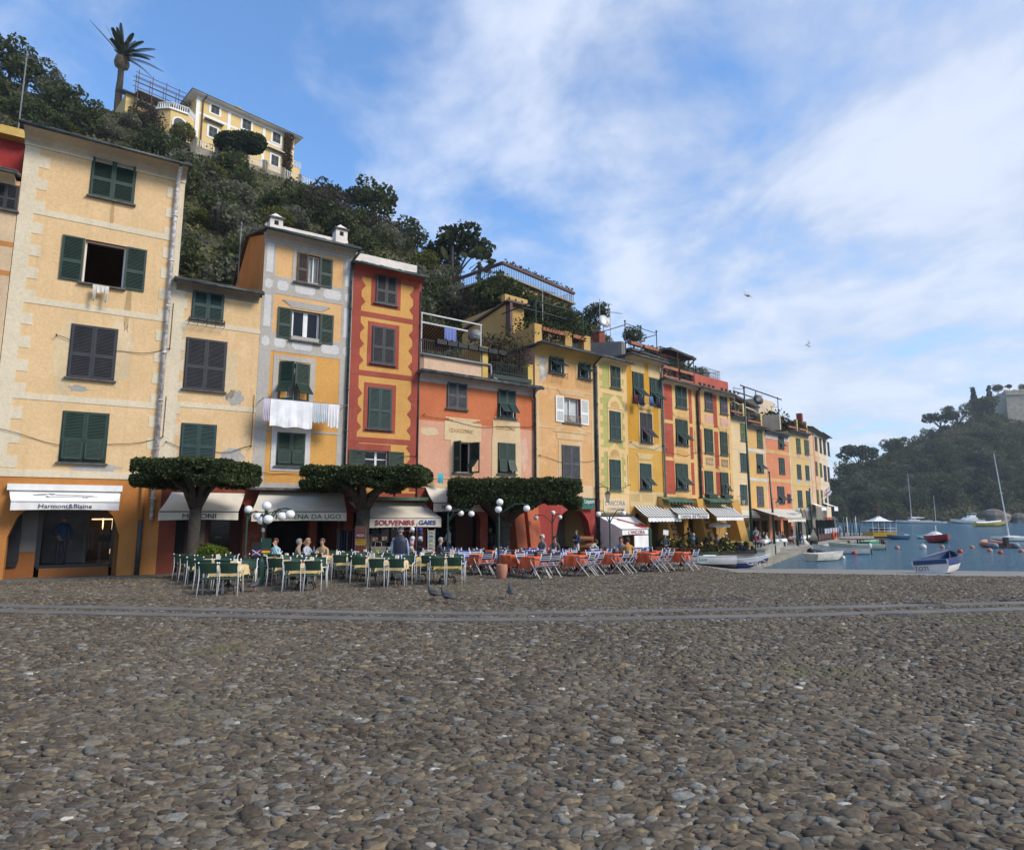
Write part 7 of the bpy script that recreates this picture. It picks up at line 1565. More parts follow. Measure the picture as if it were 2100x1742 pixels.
planter(436, 1130, .9, .72, 'grey planter with a bright green bush beside the left clipped tree, nearer one', 22.2); planter(425, 1130, .6, .74, 'lower grey planter with a green bush, half hidden behind the nearer planter', 23.4)
p = G(346, 1174); e = empty('low_table', (p.x, p.y+.3, p.z), .5, 'small wooden arched table with a tiled top against the red pillar', 'side table'); mb = MB(); mb.box((-.24, -.2, .40), (.24, .2, .44)); mb.build('tiled_top', wicker('check_tiles', (.25, .25, .25)), e); mb = MB()
for x in (-.23, .19): mb.box((x, -.19, 0), (x+.04, -.15, .40)); mb.box((x, .15, 0), (x+.04, .19, .40))
mb.prism([(-.19, -.18, .40), (-.19, -.18, .30), (-.1, -.18, .36), (.1, -.18, .36), (.19, -.18, .30), (.19, -.18, .40)], (0, .02, 0)); mb.build('frame', flat('orange_wood', (.28, .09, .03)), e)
# ---- souvenir stand: hat tree, postcard rack, bags, clothes rail
def YP(px, Y_): P = at(px, 1120, Y_); return Vector((P.x, Y_, gzf(P.x, Y_)))
P0 = YP(854, 27.2); e = empty('hat_stand', P0, 0, 'rotating rack hung with white, pink, navy and red caps under the souvenir awning', 'hat rack'); mb = MB(); mb.tube([(0, 0, 0), (0, 0, 1.95)], .02, 6); mb.box((-.25, -.25, 0), (.25, .25, .03)); mb.build('post', M_GREYM, e)
hz = [(-.17, 1.70, (.70, .70, .70)), (.17, 1.68, (.02, .03, .18)), (-.16, 1.52, (.012, .012, .014)), (.2, 1.5, (.03, .03, .035)), (-.15, 1.33, (.62, .64, .70)), (.18, 1.33, (.66, .66, .70)), (-.18, 1.12, (.52, .30, .36)), (.18, 1.14, (.014, .014, .016)), (-.2, .92, (.50, .44, .36)), (.16, .95, (.014, .016, .03)), (-.24, .72, (.38, .02, .03)), (.12, .72, (.014, .016, .04)), (.14, .52, (.30, .02, .02)), (-.16, .5, (.02, .02, .02))]
for k, (dx, z, c) in enumerate(hz):
 mb = MB(); mb.ball((0, 0, 0), .105, 12, 0, (1, 1, .95), 8); mb.V = [(v[0], v[1], max(v[2], -.02)) for v in mb.V]; mb.prism([(.095*math.cos(a), -.06-.13*math.sin(a)*1.0, -.03) for a in [math.pi*q/8 for q in range(9)]], (0, 0, .012)); o = mb.build('cap', flat('cap%d' % k, c, .8), None, smooth=True, sharp=40); o.location = P0+Vector((dx, -.14, z)); o.rotation_euler = (R(70), R(8 if dx < 0 else -10), 0)
 tag(o, f'{["white", "royal blue", "black", "charcoal", "pale grey", "bright white", "pink", "jet black", "beige", "dark navy", "crimson", "white edged navy", "dull red", "plain black"][k]} cap on the hat rack, {"left" if dx < 0 else "right"} column, {["top", "second", "third", "fourth", "fifth", "sixth", "lowest"][k//2]} hook', 'cap', 'caps on the hat rack')
P0 = YP(884, 26.9); e = empty('postcard_rack', P0, .1, 'white wire rack of postcards between the caps and the seated grey haired man', 'postcard rack'); mb = MB()
for x in (-.16, .14): mb.box((x, -.02, .15), (x+.02, .02, 1.72))
mb.box((-.18, -.2, 0), (.18, .2, .04)); mb.build('frame', flat('rack_wire', (.45, .42, .36)), e)
cols_ = [(.30, .26, .12), (.25, .17, .10), (.14, .20, .08), (.12, .22, .26), (.30, .20, .14), (.10, .22, .10), (.05, .12, .25)]
for k in range(8): mb = MB(); mb.box((-.13, -.05, .35+k*.165), (.13, -.03, .49+k*.165), 1); mb.box((-.10, -.055, .375+k*.165), (.10, -.051, .465+k*.165), 0); mb.build('postcard_pocket', [flat('postcard%d' % (k % 7), cols_[k % 7], .5, var=.8, vs=14), flat('card_edge', (.60, .58, .50))], e)
P0 = YP(765, 27.8); e = empty('clothes_rail', P0, 0, 'metal rail of dark clothes and bags behind the painted boards', 'clothes rail'); mb = MB(); mb.tube([(-.5, 0, 0), (-.5, 0, 1.6), (1.6, 0, 1.62), (1.6, 0, 0)], .018, 6); mb.build('rail', flat('silver', (0, 0, 0)), e); rg = random.Random(4)
for k in range(11): x = -.42+k*.09; c = rg.choice([(.015, .015, .02), (.03, .02, .03), (.02, .03, .06), (.12, .10, .10)]); mb = MB(); mb.prism([(x, -.22, 1.5), (x, .22, 1.5), (x, .25, .62), (x, -.25, .62)], (.05, 0, 0)); mb.build('garment', flat('garment%s' % (c[0]), c, .9), e)
for k, (dx, z, w_, h, c, lb) in enumerate(((.12, 1.42, .34, .62, (.015, .018, .02), 'black backpack with a picture panel hanging leftmost over the straw bags'), (.52, 1.45, .34, .66, (.018, .02, .022), 'black backpack with a green zip hanging between two others'), (.98, 1.40, .36, .62, (.012, .012, .014), 'black bag with a coloured harbour picture, rightmost of the hanging bags'), (.28, .72, .58, .50, (.30, .28, .25), 'large grey canvas tote with a lime label under the backpacks'), (.92, .74, .42, .44, (.58, .50, .42), 'cream striped straw tote beside the man in the vest'))):
 b_ = empty('bag', P0+Vector((dx, -.22-.02*k, z)), 0, lb, 'bag', 'bags at the souvenir stand'); mb = MB(); t_ = .0 if k < 3 else .05; mb.prism([(-w_/2-t_, 0, h/2), (w_/2+t_, 0, h/2), (w_/2-t_, 0, -h/2), (-w_/2+t_, 0, -h/2)], (0, .12, 0)); mb.build('body', flat('bag%d' % k, c, .8, var=.2, vs=5), b_, bevel=.02); mb = MB()
 mb.tube([(-w_*.25, 0, h/2), (-w_*.2, 0, h/2+.2), (w_*.2, 0, h/2+.2), (w_*.25, 0, h/2)], .012, 5); mb.build('strap', flat('strap_beige', (.45, .40, .32)) if k != 0 else M_WHITE, b_)
 mb = MB(); mb.box((-.10, -.012, -.22 if k < 3 else .02), (.12 if k < 3 else .03, -.002, -.06 if k < 3 else .12)); mb.build('picture_patch', flat('harbour_picture' if k < 3 else 'lime_label', (.35, .20, .14) if k < 3 else (.45, .60, .02), .5, var=.8 if k < 3 else 0, vs=9), b_)
P0 = YP(719, 28.2); e = empty('clothes_rail', P0, 0, 'dark clothes rail with one magenta garment left of the painted boards', 'clothes rail'); mb = MB(); mb.tube([(-.6, 0, 0), (-.6, 0, 1.7), (.6, 0, 1.7), (.6, 0, 0)], .018, 6); mb.build('rail', M_GREYM, e)
for k in range(9): x = -.5+k*.12; c = [(.10, .09, .10), (.02, .03, .08), (.02, .02, .03), (.08, .08, .09), (.02, .015, .02), (.12, .02, .08)][k % 6]; mb = MB(); mb.prism([(x, -.22, 1.6), (x, .22, 1.6), (x, .25, .8), (x, -.25, .8)], (.07, 0, 0)); mb.build('garment', flat('cloth%d' % (k % 6), c, .9), e)
# ---- people
SKIN = flat('skin', (.44, .24, .16), .6, var=.06); SHOE = flat('shoe_dark', (.02, .018, .018), .5)
def person(P, rz, label, shirt=(.2, .2, .2), pants=(.03, .04, .08), hair=(.05, .03, .02), sit=False, arms=('down', 'down'), H=1.72, lean=0., stride=.0, short=False, female=False, longhair=0, bald=False, hat=None, skirt=False, fingers=False, shoe=None, turn=0., crossed=False):
 s = H/1.75; V = []; E = []; Rr = []; seg = []
 def v(p, r): V.append(Vector(p)); Rr.append(r*s if isinstance(r, float) else tuple(x*s for x in r)); return len(V)-1
 def e(a, b_, k): E.append((a, b_)); seg.append(k)
 hz = .53 if sit else .93; L = math.sin(lean); C_ = math.cos(lean); sh = .19 if not female else .165; wd = 1. if not female else .88
 def tor(x, h, y=0.): return (x, y*C_+h*L, hz+h*C_-y*L)
 pel = v(tor(0, .0), (.165*wd, .12)); wa = v(tor(0, .20, .0), (.145*wd, .105)); ch = v(tor(0, .38, .0), (.17*wd, .115)); nb = v(tor(0, .52, -.01), (.085, .075)); nk = v(tor(0, .60, .0), .052)
 h1 = v(tor(0, .665, .025), (.062, .075)); h2 = v(tor(0, .745, .015), (.078, .098)); h3 = v(tor(0, .82, .0), (.062, .078))
 e(pel, wa, 't'); e(wa, ch, 't'); e(ch, nb, 't'); e(nb, nk, 'n'); e(nk, h1, 'n'); e(h1, h2, 'n'); e(h2, h3, 'n')
 for i, sd in enumerate((-1, 1)):
  S_ = tor(sd*sh, .47, -.01); sv = v(S_, .062); e(nb, sv, 't'); a = arms[i]; S_ = Vector(S_)
  if a == 'down': el = S_+Vector((sd*.07, -.03, -.27)); wr = el+Vector((sd*.01, .05, -.24))
  elif a == 'table': el = S_+Vector((sd*.07, .14, -.24)); wr = el+Vector((-sd*.10, .23, .03))
  elif a == 'lap': el = S_+Vector((sd*.08, .05, -.27)); wr = el+Vector((-sd*.14, .20, -.04))
  elif a == 'chin': el = S_+Vector((sd*.05, .20, -.20)); wr = Vector(tor(sd*.05, .60, .16))
  elif a == 'fold': el = S_+Vector((sd*.07, .10, -.25)); wr = el+Vector((-sd*.24, .10, .05))
  elif a == 'out': el = S_+Vector((sd*.05, .24, -.12)); wr = el+Vector((0, .24, .0))
  elif a == 'hip': el = S_+Vector((sd*.18, -.06, -.22)); wr = Vector(tor(sd*.17, .10, .05))
  ev = v(el, .046 if not female else .040); wv = v(wr, .030); e(sv, ev, 'u'); e(ev, wv, 'f'); d = (wr-el).normalized(); hd = v(wr+d*.07, (.040, .020)); e(wv, hd, 'h')
  if fingers:
   o = d.cross(Vector((0, 1, 0))).normalized() if abs(d.y) < .9 else Vector((1, 0, 0)); o = Vector((0, 1, 0)) if abs(d.z) > .8 else o
   for q, (off, ln) in enumerate(((-.028, .062), (-.010, .075), (.010, .072), (.026, .056))): k1 = v(wr+d*.10+o*off, .0085); k2 = v(wr+d*(.10+ln*.5)+o*off*1.1+Vector((-sd*.012, 0, 0)), .008); k3 = v(wr+d*(.10+ln*.85)+o*off*1.1+Vector((-sd*.028, 0, 0)), .0065); e(hd, k1, 'h'); e(k1, k2, 'h'); e(k2, k3, 'h')
   k1 = v(wr+d*.045+o*.04, .010); k2 = v(wr+d*.085+o*.058+Vector((-sd*.012, 0, 0)), .008); e(wv, k1, 'h'); e(k1, k2, 'h')
  else: fg = v(wr+d*.15+Vector((-sd*.015, 0, 0)), (.030, .012)); e(hd, fg, 'h')
  hp_ = v(tor(sd*.095, -.03), .098*wd); e(pel, hp_, 'l'); st = stride*sd
  if sit:
   kn = Vector((sd*.12 if not crossed else sd*.04, .44, hz-.02+(.05 if crossed and sd > 0 else 0))); an = Vector((sd*.12, .40+st, .09)) if not (crossed and sd > 0) else Vector((-.10, .62, .28))
  else: kn = Vector((sd*.105, .03+st*.5, .50)); an = Vector((sd*.11, st-.03*(st < 0), .085))
  kv = v(kn, .062); av = v(an, .042); e(hp_, kv, 'l'); e(kv, av, 'l'); tv = v(an+Vector((sd*.02, .15, -.045)), (.042, .026)); e(av, tv, 's');
 me = bpy.data.meshes.new('body'); me.from_pydata([p*s for p in V], E, []); o = bpy.data.objects.new('body', me); COL.objects.link(o)
 sk = o.modifiers.new('sk', 'SKIN'); sk.use_smooth_shade = True
 for q, r_ in zip(me.skin_vertices[0].data, Rr): q.radius = r_ if isinstance(r_, tuple) else (r_, r_)
 me.skin_vertices[0].data[0].use_root = True; sb = o.modifiers.new('sb', 'SUBSURF'); sb.levels = sb.render_levels = 1
 bpy.context.view_layer.update(); m2 = bpy.data.meshes.new_from_object(o.evaluated_get(bpy.context.evaluated_depsgraph_get())); bpy.data.objects.remove(o); m2.name = 'body'
 sm, pm, shm = flat('shirt_%.2f_%.2f_%.2f' % shirt, shirt, .85, sheen=.1), flat('trousers_%.2f_%.2f_%.2f' % pants, pants, .85), flat('shoe_%.2f_%.2f_%.2f' % shoe, shoe, .6) if shoe else SHOE
 m2.materials.clear(); [m2.materials.append(x) for x in (SKIN, sm, pm, shm)]; A = np.array([tuple(V[a]*s) for a, b_ in E]); Bq = np.array([tuple(V[b_]*s) for a, b_ in E]); D = Bq-A; DD = (D**2).sum(1)+1e-9
 rad = np.array([(Rr[a][0] if isinstance(Rr[a], tuple) else Rr[a]) for a, b_ in E])
 mi = {'t': 1, 'n': 0, 'u': 1, 'f': 0 if short else 1, 'h': 0, 'l': 2, 's': 3}; idx = []
 for f in m2.polygons:
  c = np.array(f.center); t = np.clip(((c-A)*D).sum(1)/DD, 0, 1); dist = np.linalg.norm(A+D*t[:, None]-c, axis=1)-rad*.5; k = int(dist.argmin()); q = mi[seg[k]]
  if seg[k] == 'n' and c[2] < (hz+.56*C_)*s: q = 1
  if seg[k] == 't' and t[k] < .25 and k == 0 and not sit and c[2] < (hz+.0)*s: q = 2
  idx.append(q)
 m2.polygons.foreach_set('material_index', idx); m2.update(); r_ = empty('person', P, rz, label, 'person', None); b = link('body', m2, r_)
 hc = Vector(tor(0, .755, .005))*s
 if turn: pass
 if not bald or hat is None:
  mb = MB(); mb.ball((0, -.012, .022), .108, 12, 0, (.92, 1.06, 1.08), 8); mb.V = [v_ for v_ in mb.V]; keep = []
  for f, m_ in zip(mb.F, mb.M):
   c = sum((Vector(mb.V[i]) for i in f), Vector())/len(f)
   if (c.y < .05 or c.z > .075) and (c.z > -.02 or c.y < -.03) and (not bald or c.z < .07): keep.append(f)
  mb.F = keep; mb.M = [0]*len(keep)
  if longhair: mb.tube([(0, -.075, .02), (0, -.10, -.10), (0, -.10, -.12-longhair)], [.085, .09, .05], 8)
  mb.xf(Matrix.Translation(hc) @ Matrix.Scale(s, 4)); mb.build('hair', flat('hair_%.2f_%.2f' % hair[:2], hair, .8), b, smooth=True)
 mb = MB(); mb.ball((0, .118, -.035), .016, 6, 0, (.8, 1.2, 1.4), 4); [mb.ball((x, .098, .0), .012, 6, 1, (1.3, .6, .7), 4) for x in (-.032, .032)]; mb.box((-.025, .105, -.073), (.025, .112, -.067), 2); [mb.ball((x, .0, -.01), .025, 6, 0, (.4, .8, 1.2), 4) for x in (-.092, .092)]
 if hat == 'shades': mb.box((-.065, .103, -.018), (.065, .115, .018), 1)
 mb.xf(Matrix.Translation(hc) @ Matrix.Scale(s, 4)); mb.build('face', [SKIN, flat('eye_dark', (.02, .015, .012)), flat('lip', (.30, .10, .08))], b, smooth=True)
 if hat and hat != 'shades':
  mb = MB(); mb.ball((0, -.005, .045), .118, 14, 0, (.95, 1.08, .85), 8); mb.V = [(x, y, max(z, .035)) for x, y, z in mb.V]; mb.prism([(.085*math.cos(a), .08+.10*math.sin(a), .035) for a in [math.pi*q/8 for q in range(9)]], (0, 0, .012)); mb.xf(Matrix.Translation(hc) @ Matrix.Scale(s, 4)); mb.build('cap', flat('cap_%.2f_%.2f' % hat[:2], hat, .8), b, smooth=True)
 return r_
def PX(px, Yd, dz=0.): x = at(px, 1100, Yd).x; return Vector((x, Yd, gzf(x, Yd)+.01+dz))
# man in the quilted vest
vm = person(PX(821, 21.2), R(6), 'man seen from behind in a navy quilted vest and cap walking among the cream tables', shirt=(.22, .34, .52), pants=(.11, .17, .30), hair=(.25, .2, .18), hat=(.03, .04, .07), arms=('down', 'down'), H=1.74, stride=.13, fingers=True, lean=.05)
mb = MB(); pr = []
for k in range(34): z = .93+.50*k/33; w_ = .165+.035*math.sin((z-.93)/.5*2.4)-(.05*max(0, (z-1.34)/.1)); pr.append((w_+.010*abs(math.sin(k*math.pi/3)), z))
mb.lathe(pr+[(.09, 1.50), (.07, 1.53)], 18, (0, .02, .02), 0, 1.18, .82); mb.build('quilted_vest', flat('vest_navy', (.014, .018, .038), .55, var=.1), vm, smooth=True)
OFF = lambda *c: c
ppl = [
 (PX(530, 21.4), -1.35, 'old man with white hair in a beige sweater and sunglasses seated by the flag lamp', dict(shirt=(.42, .35, .28), pants=(.02, .025, .05), hair=(.6, .58, .56), sit=True, arms=('table', 'lap'), lean=.22, bald=True, hat='shades', H=1.75)),
 (PX(566, 23.6), 3.0, 'woman with short brown hair in a light blue top drinking at a cream table', dict(shirt=(.30, .50, .58), pants=(.05, .05, .06), hair=(.10, .04, .02), sit=True, arms=('chin', 'table'), female=True)),
 (PX(610, 22.9), -1.3, 'grey haired woman in a taupe jacket seated with her back half turned', dict(shirt=(.24, .20, .15), pants=(.06, .06, .06), hair=(.22, .22, .23), sit=True, arms=('table', 'table'), female=True, lean=.1)),
 (PX(628, 24.0), -1.9, 'blond woman in a pale checked shirt seated between two older people', dict(shirt=(.40, .43, .50), pants=(.05, .06, .09), hair=(.38, .25, .12), sit=True, arms=('table', 'table'), female=True, longhair=.02, lean=.12)),
 (PX(665, 24.2), 3.0, 'man in a tan jacket with his head bowed over a cream table', dict(shirt=(.40, .28, .15), pants=(.05, .05, .05), hair=(.12, .09, .08), sit=True, arms=('table', 'table'), lean=.2)),
 (PX(897, 26.0), -1.2, 'grey haired man in dark clothes seated beside the postcard rack', dict(shirt=(.035, .045, .055), pants=(.03, .03, .04), hair=(.30, .29, .28), sit=True, arms=('lap', 'table'), lean=.2)),
 (PX(920, 31.5), 1.3, 'man in a white shirt standing with folded arms under the Mariuccia awning', dict(shirt=(.50, .48, .50), pants=(.03, .04, .08), hair=(.10, .06, .04), arms=('fold', 'fold'), H=1.78)),
 (PX(990, 33.2), 2.6, 'person in a dark hooded jacket standing before the dark doorway, left of two', dict(shirt=(.02, .02, .03), pants=(.02, .02, .03), hair=(.03, .02, .02), arms=('down', 'fold'))),
 (PX(1006, 33.6), 2.6, 'person in a dark striped jacket standing in the doorway, right of two', dict(shirt=(.04, .04, .05), pants=(.02, .02, .03), hair=(.03, .02, .02))),
 (PX(1112, 29.0), 2.2, 'white haired man in a grey plaid shirt and sunglasses seated before the leaning pillar', dict(shirt=(.13, .14, .16), pants=(.05, .05, .06), hair=(.6, .58, .55), sit=True, arms=('lap', 'lap'), hat='shades', H=1.8)),
 (PX(1138, 29.2), 2.8, 'dark haired woman with sunglasses and a white scarf seated beside the plaid shirt man', dict(shirt=(.10, .08, .08), pants=(.03, .03, .04), hair=(.03, .015, .012), sit=True, arms=('lap', 'table'), female=True, hat='shades')),
 (PX(1182, 33.4), 2.6, 'youngster in a navy jacket and white trousers standing by the fruit crates', dict(shirt=(.02, .035, .09), pants=(.50, .50, .52), hair=(.06, .03, .02), arms=('fold', 'fold'), H=1.58)),
 (PX(1207, 31.0), -.9, 'person in a cream jacket bending forward beside the fruit crates', dict(shirt=(.50, .47, .38), pants=(.04, .04, .05), hair=(.05, .03, .02), sit=True, arms=('lap', 'lap'), lean=.75)),
 (PX(1274, 27.6), 2.9, 'young woman with long brown hair reading at a table before the anchor awning', dict(shirt=(.16, .17, .20), pants=(.03, .03, .05), hair=(.045, .02, .012), sit=True, arms=('table', 'table'), female=True, longhair=.22, lean=.18)),
 (PX(1289, 26.4), .1, 'person in an ochre hooded jacket seated with back turned, opposite the reading woman', dict(shirt=(.42, .20, .045), pants=(.03, .04, .06), hair=(.04, .025, .02), sit=True, arms=('table', 'table'), lean=.25)),
 (PX(1364, 39.2), 2.8, 'man with sunglasses seated behind the slanted menu stand', dict(shirt=(.05, .06, .09), pants=(.03, .03, .04), hair=(.2, .18, .17), sit=True, arms=('lap', 'table'), hat='shades')),
 (PX(1417, 41.6), .4, 'waiter in black leaning over a table beside the brown plaques', dict(shirt=(.012, .012, .014), pants=(.01, .01, .012), hair=(.10, .06, .05), arms=('out', 'hip'), lean=.30)),
 (PX(1422, 41.0), .2, 'grey haired person in a blue vest seated with back turned at the tavern', dict(shirt=(.06, .20, .48), pants=(.04, .05, .08), hair=(.35, .35, .34), sit=True, arms=('table', 'table'))),
 (PX(1471, 42.6), 2.6, 'man with dark sunglasses and blue shirt seated low behind the flower hedge', dict(shirt=(.12, .20, .40), pants=(.04, .05, .08), hair=(.05, .03, .02), sit=True, arms=('lap', 'lap'), hat='shades', H=1.6)),
 (PX(1458, 43.6), 1.5, 'grey haired diner in dark clothes under the third striped awning', dict(shirt=(.04, .05, .06), hair=(.3, .3, .3), sit=True, arms=('table', 'lap'))),
 (PX(1489, 44.2), 2.2, 'diner with a white cap beside the wide yellow pillar', dict(shirt=(.15, .13, .10), hair=(.1, .05, .03), sit=True, arms=('table', 'lap'), hat=(.65, .68, .74))),
 (PX(1551, 56), 2.2, 'waiter in a white shirt standing left of the tall green pole', dict(shirt=(.60, .62, .66), pants=(.02, .02, .03), hair=(.03, .02, .02), arms=('fold', 'fold'), H=1.8)),
 (PX(1579, 51), 2.9, 'man in a light blue polo shirt standing just behind the concrete terrace wall', dict(shirt=(.22, .42, .58), pants=(.02, .025, .04), hair=(.08, .05, .04), arms=('fold', 'table'), short=True, H=1.78)),
 (PX(1626, 73), 1.0, 'bald man in a dark coat and blue trousers standing past the terrace wall', dict(shirt=(.02, .02, .03), pants=(.07, .13, .26), hair=(.3, .26, .24), bald=True, arms=('chin', 'fold'), H=1.85)),
 (PX(1640, 64.5, .10), -.9, 'person in navy sitting on the quay edge, wearing red shoes', dict(shirt=(.015, .02, .05), pants=(.04, .09, .18), hair=(.03, .02, .02), sit=True, arms=('lap', 'lap'), lean=.2, shoe=(.30, .02, .04), stride=.12)),
 (PX(1662, 80), 2.0, 'person in a dark jacket standing on the quay near the hanging ropes, left of two', dict(shirt=(.02, .03, .06), pants=(.03, .03, .05), hair=(.04, .02, .02))),
 (PX(1671, 79), 2.6, 'grey haired person in a long black coat standing on the quay by the hanging ropes', dict(shirt=(.02, .02, .022), pants=(.02, .02, .025), hair=(.4, .38, .36), H=1.8)),
 (PX(1722, 96), 2.6, 'person in a white top standing at the end of the quay row', dict(shirt=(.60, .58, .56), pants=(.03, .03, .04), hair=(.04, .02, .02))),
 (PX(1736, 98), 1.4, 'person in black walking beside the far harbour poles', dict(shirt=(.02, .02, .025), pants=(.02, .02, .03), hair=(.03, .02, .02), stride=.2))]
for P_x, rz, lb, kw in ppl: person(P_x, rz, lb, **kw)
rg = random.Random(9); cl = [(.45, .45, .5), (.03, .03, .05), (.35, .05, .05), (.1, .2, .4), (.3, .25, .2), (.05, .06, .05), (.5, .3, .3)]
names = ['navy', 'pale', 'dark', 'red', 'striped', 'grey', 'blue', 'black', 'green']
for k, (px, Yd) in enumerate(((1524, 54), (1536, 55), (1558, 57), (1566, 58), (1572, 55.5), (1590, 58.), (1598, 60), (1606, 61), (1549, 53.5))):
 person(PX(px, Yd), rg.uniform(1.5, 4.5), f'{["navy", "pale blue", "grey", "black", "white", "beige", "dark blue", "brown", "red"][k]} clothed diner at the quay restaurant, {oo(k if k < 8 else 3) if k < 3 else ["fourth", "fifth", "sixth", "seventh", "eighth", "last"][k-3]+" along the terrace wall"}', shirt=[(.03, .04, .10), (.35, .45, .6), (.15, .15, .16), (.02, .02, .02), (.55, .55, .55), (.4, .33, .24), (.05, .09, .2), (.12, .07, .04), (.45, .03, .06)][k], hair=rg.choice([(.04, .02, .02), (.3, .2, .1), (.15, .1, .08)]), sit=True, arms=('table', 'lap'))
# mannequin behind the shop glass
B, mu, my, mz = SHOP; P_m = B.root.matrix_basis @ Vector((mu, my, mz)); q = person(P_m, B.ang+math.pi, 'shop dummy in a blue jacket and grey trousers inside the lit shop window', shirt=(.015, .06, .16), pants=(.07, .08, .10), hair=(.5, .36, .25), arms=('down', 'hip'), H=1.84, hat='shades', bald=True); q.name = 'shop_mannequin'; q['category'] = 'mannequin'
# ---- pigeons and gulls
def bird(name, P, rz, s, label, cols, pose='walk'):
 e = empty(name, P, rz, label, 'bird'); e.scale = (s,)*3; mb = MB(); mb.tube([(-.17, 0, .13), (-.12, 0, .15), (-.05, 0, .16), (.03, 0, .17), (.08, 0, .20), (.105, 0, .255), (.12, 0, .295), (.135, 0, .31), (.15, 0, .30)], [.012, .04, .062, .066, .055, .034, .026, .027, .012], 10); mb.tube([(.148, 0, .302), (.175, 0, .292)], [.008, .003], 5, 1)
 for sd in (-1, 1): mb.tube([(.0, sd*.02, .12), (.005, sd*.022, .05), (-.005, sd*.022, .01)], .006, 5, 2); mb.tube([(-.02, sd*.022, .006), (.035, sd*.03, .004)], .005, 4, 2)
 mb.build('body', [cols[0], M_IRON, flat('bird_leg', (.30, .08, .06))], e, smooth=True); mb = MB(); [mb.tube([(.07, sd*.05, .17), (0, sd*.065, .165), (-.10, sd*.045, .14), (-.20, sd*.02, .115)], [.02, .035, .03, .008], 6) for sd in (-1, 1)]; mb.build('wings', cols[1], e, smooth=True)
pc = (flat('pigeon_dark', (.035, .038, .045), .6), flat('pigeon_wing', (.055, .058, .065), .6))
for px, py, rz, lb in ((889, 1232, R(160), 'dark pigeon walking left, leftmost of the pair on the open pebbles'), (916, 1238, R(155), 'dark pigeon behind the first one, tail pointing right'), (1047, 1228, R(100), 'lone dark pigeon standing upright below the terracotta pot'), (521, 1213, R(60), 'dark pigeon pecking beside the front leg of a green chair')): bird('pigeon', G(px, py)+Vector((0, 0, .012)), rz, 1.15, lb, pc)
def gull(px, py, Yd, rz, label):
 e = empty('seagull', at(px, py, Yd), rz, label, 'bird'); e.rotation_euler = (R(40), R(25), rz); e.scale = (1.7,)*3; mb = MB(); mb.tube([(-.2, 0, 0), (-.1, 0, .01), (.05, 0, .02), (.17, 0, .03), (.22, 0, .02)], [.015, .05, .065, .04, .01], 8); mb.build('body', M_WHITE, e, smooth=True); mb = MB()
 for sd in (-1, 1): mb.prism([(.08, sd*.04, .03), (.12, sd*.3, .14), (.0, sd*.68, .10), (-.06, sd*.32, .12), (-.07, sd*.04, .02)], (0, 0, .012), 0); mb.prism([(.03, sd*.58, .112), (-.02, sd*.72, .095), (-.01, sd*.55, .112)], (0, 0, .014), 1)
 mb.build('wings', [flat('gull_grey', (.30, .31, .33)), M_IRON], e)
gull(1531, 606, 62, R(20), 'gull gliding high over the far houses, the nearer and higher of two'); gull(1657, 708, 75, R(-5), 'gull gliding over the harbour, the lower of two')
# ================================================================== TAVERN, QUAY, BOATS, LAUNDRY
mb = MB(); us, ue = B7.uu(1301, 1100, 2.28), B7.uu(1333, 1100, 2.28); zc = B7.z(1317, 1127, 2.28); zt7 = B7.z(1317, 1097, 2.28)
mb.grid([[(us+(ue-us)*k/16, -2.28-.02*math.sin(k), z) for k in range(17)] for z in (zt7, zc)]); mb.build('front_curtain', M_CANW, [o for o in bpy.data.objects if o.name.startswith('awning') and o.parent == B7.root][0])
# striped tavern awnings
SG = flat('awning_green_stripe', (.022, .05, .034), .8)
def sawn(B, tp, fp, vy, proj=2.6, txt=None, yt=1038, n=23):
 zf = B.z((fp[0]+fp[1])/2, fp[2], proj); zt = B.z(tp[1], yt); v = zf-B.z((fp[0]+fp[1])/2, vy, proj)
 return B.awning(B.uu(tp[0], yt), B.uu(tp[1], yt), zt, proj, zf, v, M_CANW, fu=(B.uu(fp[0], fp[2], proj), B.uu(fp[1], fp[2], proj)), wave=.06, stripes=n, m2=SG, txt=txt, tm=flat('grey_lettering', (.20, .20, .19), .8, var=0), th=.36, tw=3.1 if txt else None, txu=.5)
sawn(B8, (1301, 1368), (1329.6, 1397.6, 1059.5), 1067.5, 2.4); sawn(B9, (1370, 1438), (1391, 1454, 1053), 1061, 2.6, 'Taverna del Marinaio'); sawn(B10, (1445, 1499.6), (1470, 1524.5, 1058.5), 1065, 2.9)
for B, px in ((B8, 1362), (B9, 1434), (B10, 1506)):
 a = B.uu(px-12, 1100); c = min(B.L, a+(2.3 if px < 1500 else 2.9)); mb = MB(); mb.prism([(a, -1.35, -1.2), (a, .0, -1.2), (a, 0, 3.2), (a, -.35, 3.2)], (c-a, 0, 0)); o = mb.build('buttress', MATS['taverna_yellow'], B.root)
 if px < 1500:
  for k in range(3): z = 1.85-.55*k; y = -1.35+(z+1.2)/4.4; mb = MB(); mb.box((a+.35, y-.05, z-.18), (a+.85, y+.2, z+.18)); pq = mb.build('menu_plaque', flat('brown_plaque', (.13, .05, .025), .7, var=.2), o); text(['Menu', 'Pesce', 'Vino'][k], .15, flat('plaque_letters', (.45, .30, .15)), pq, TM(a+.6, y-.055, z), .38)
 else:
  text('FALCONERI', .3, flat('brown_lettering', (.08, .05, .03)), o, TM((a+c)/2+.1, -.72, 1.55, rx=-.22), 1.55); mb = MB(); mb.prism([(a+.9, -1.02, .0), (a+1.75, -1.02, .0), (a+1.75, -.72, 1.15), (a+.9, -.72, 1.15)], (0, .06, 0)); mb.build('green_door', SG, o)
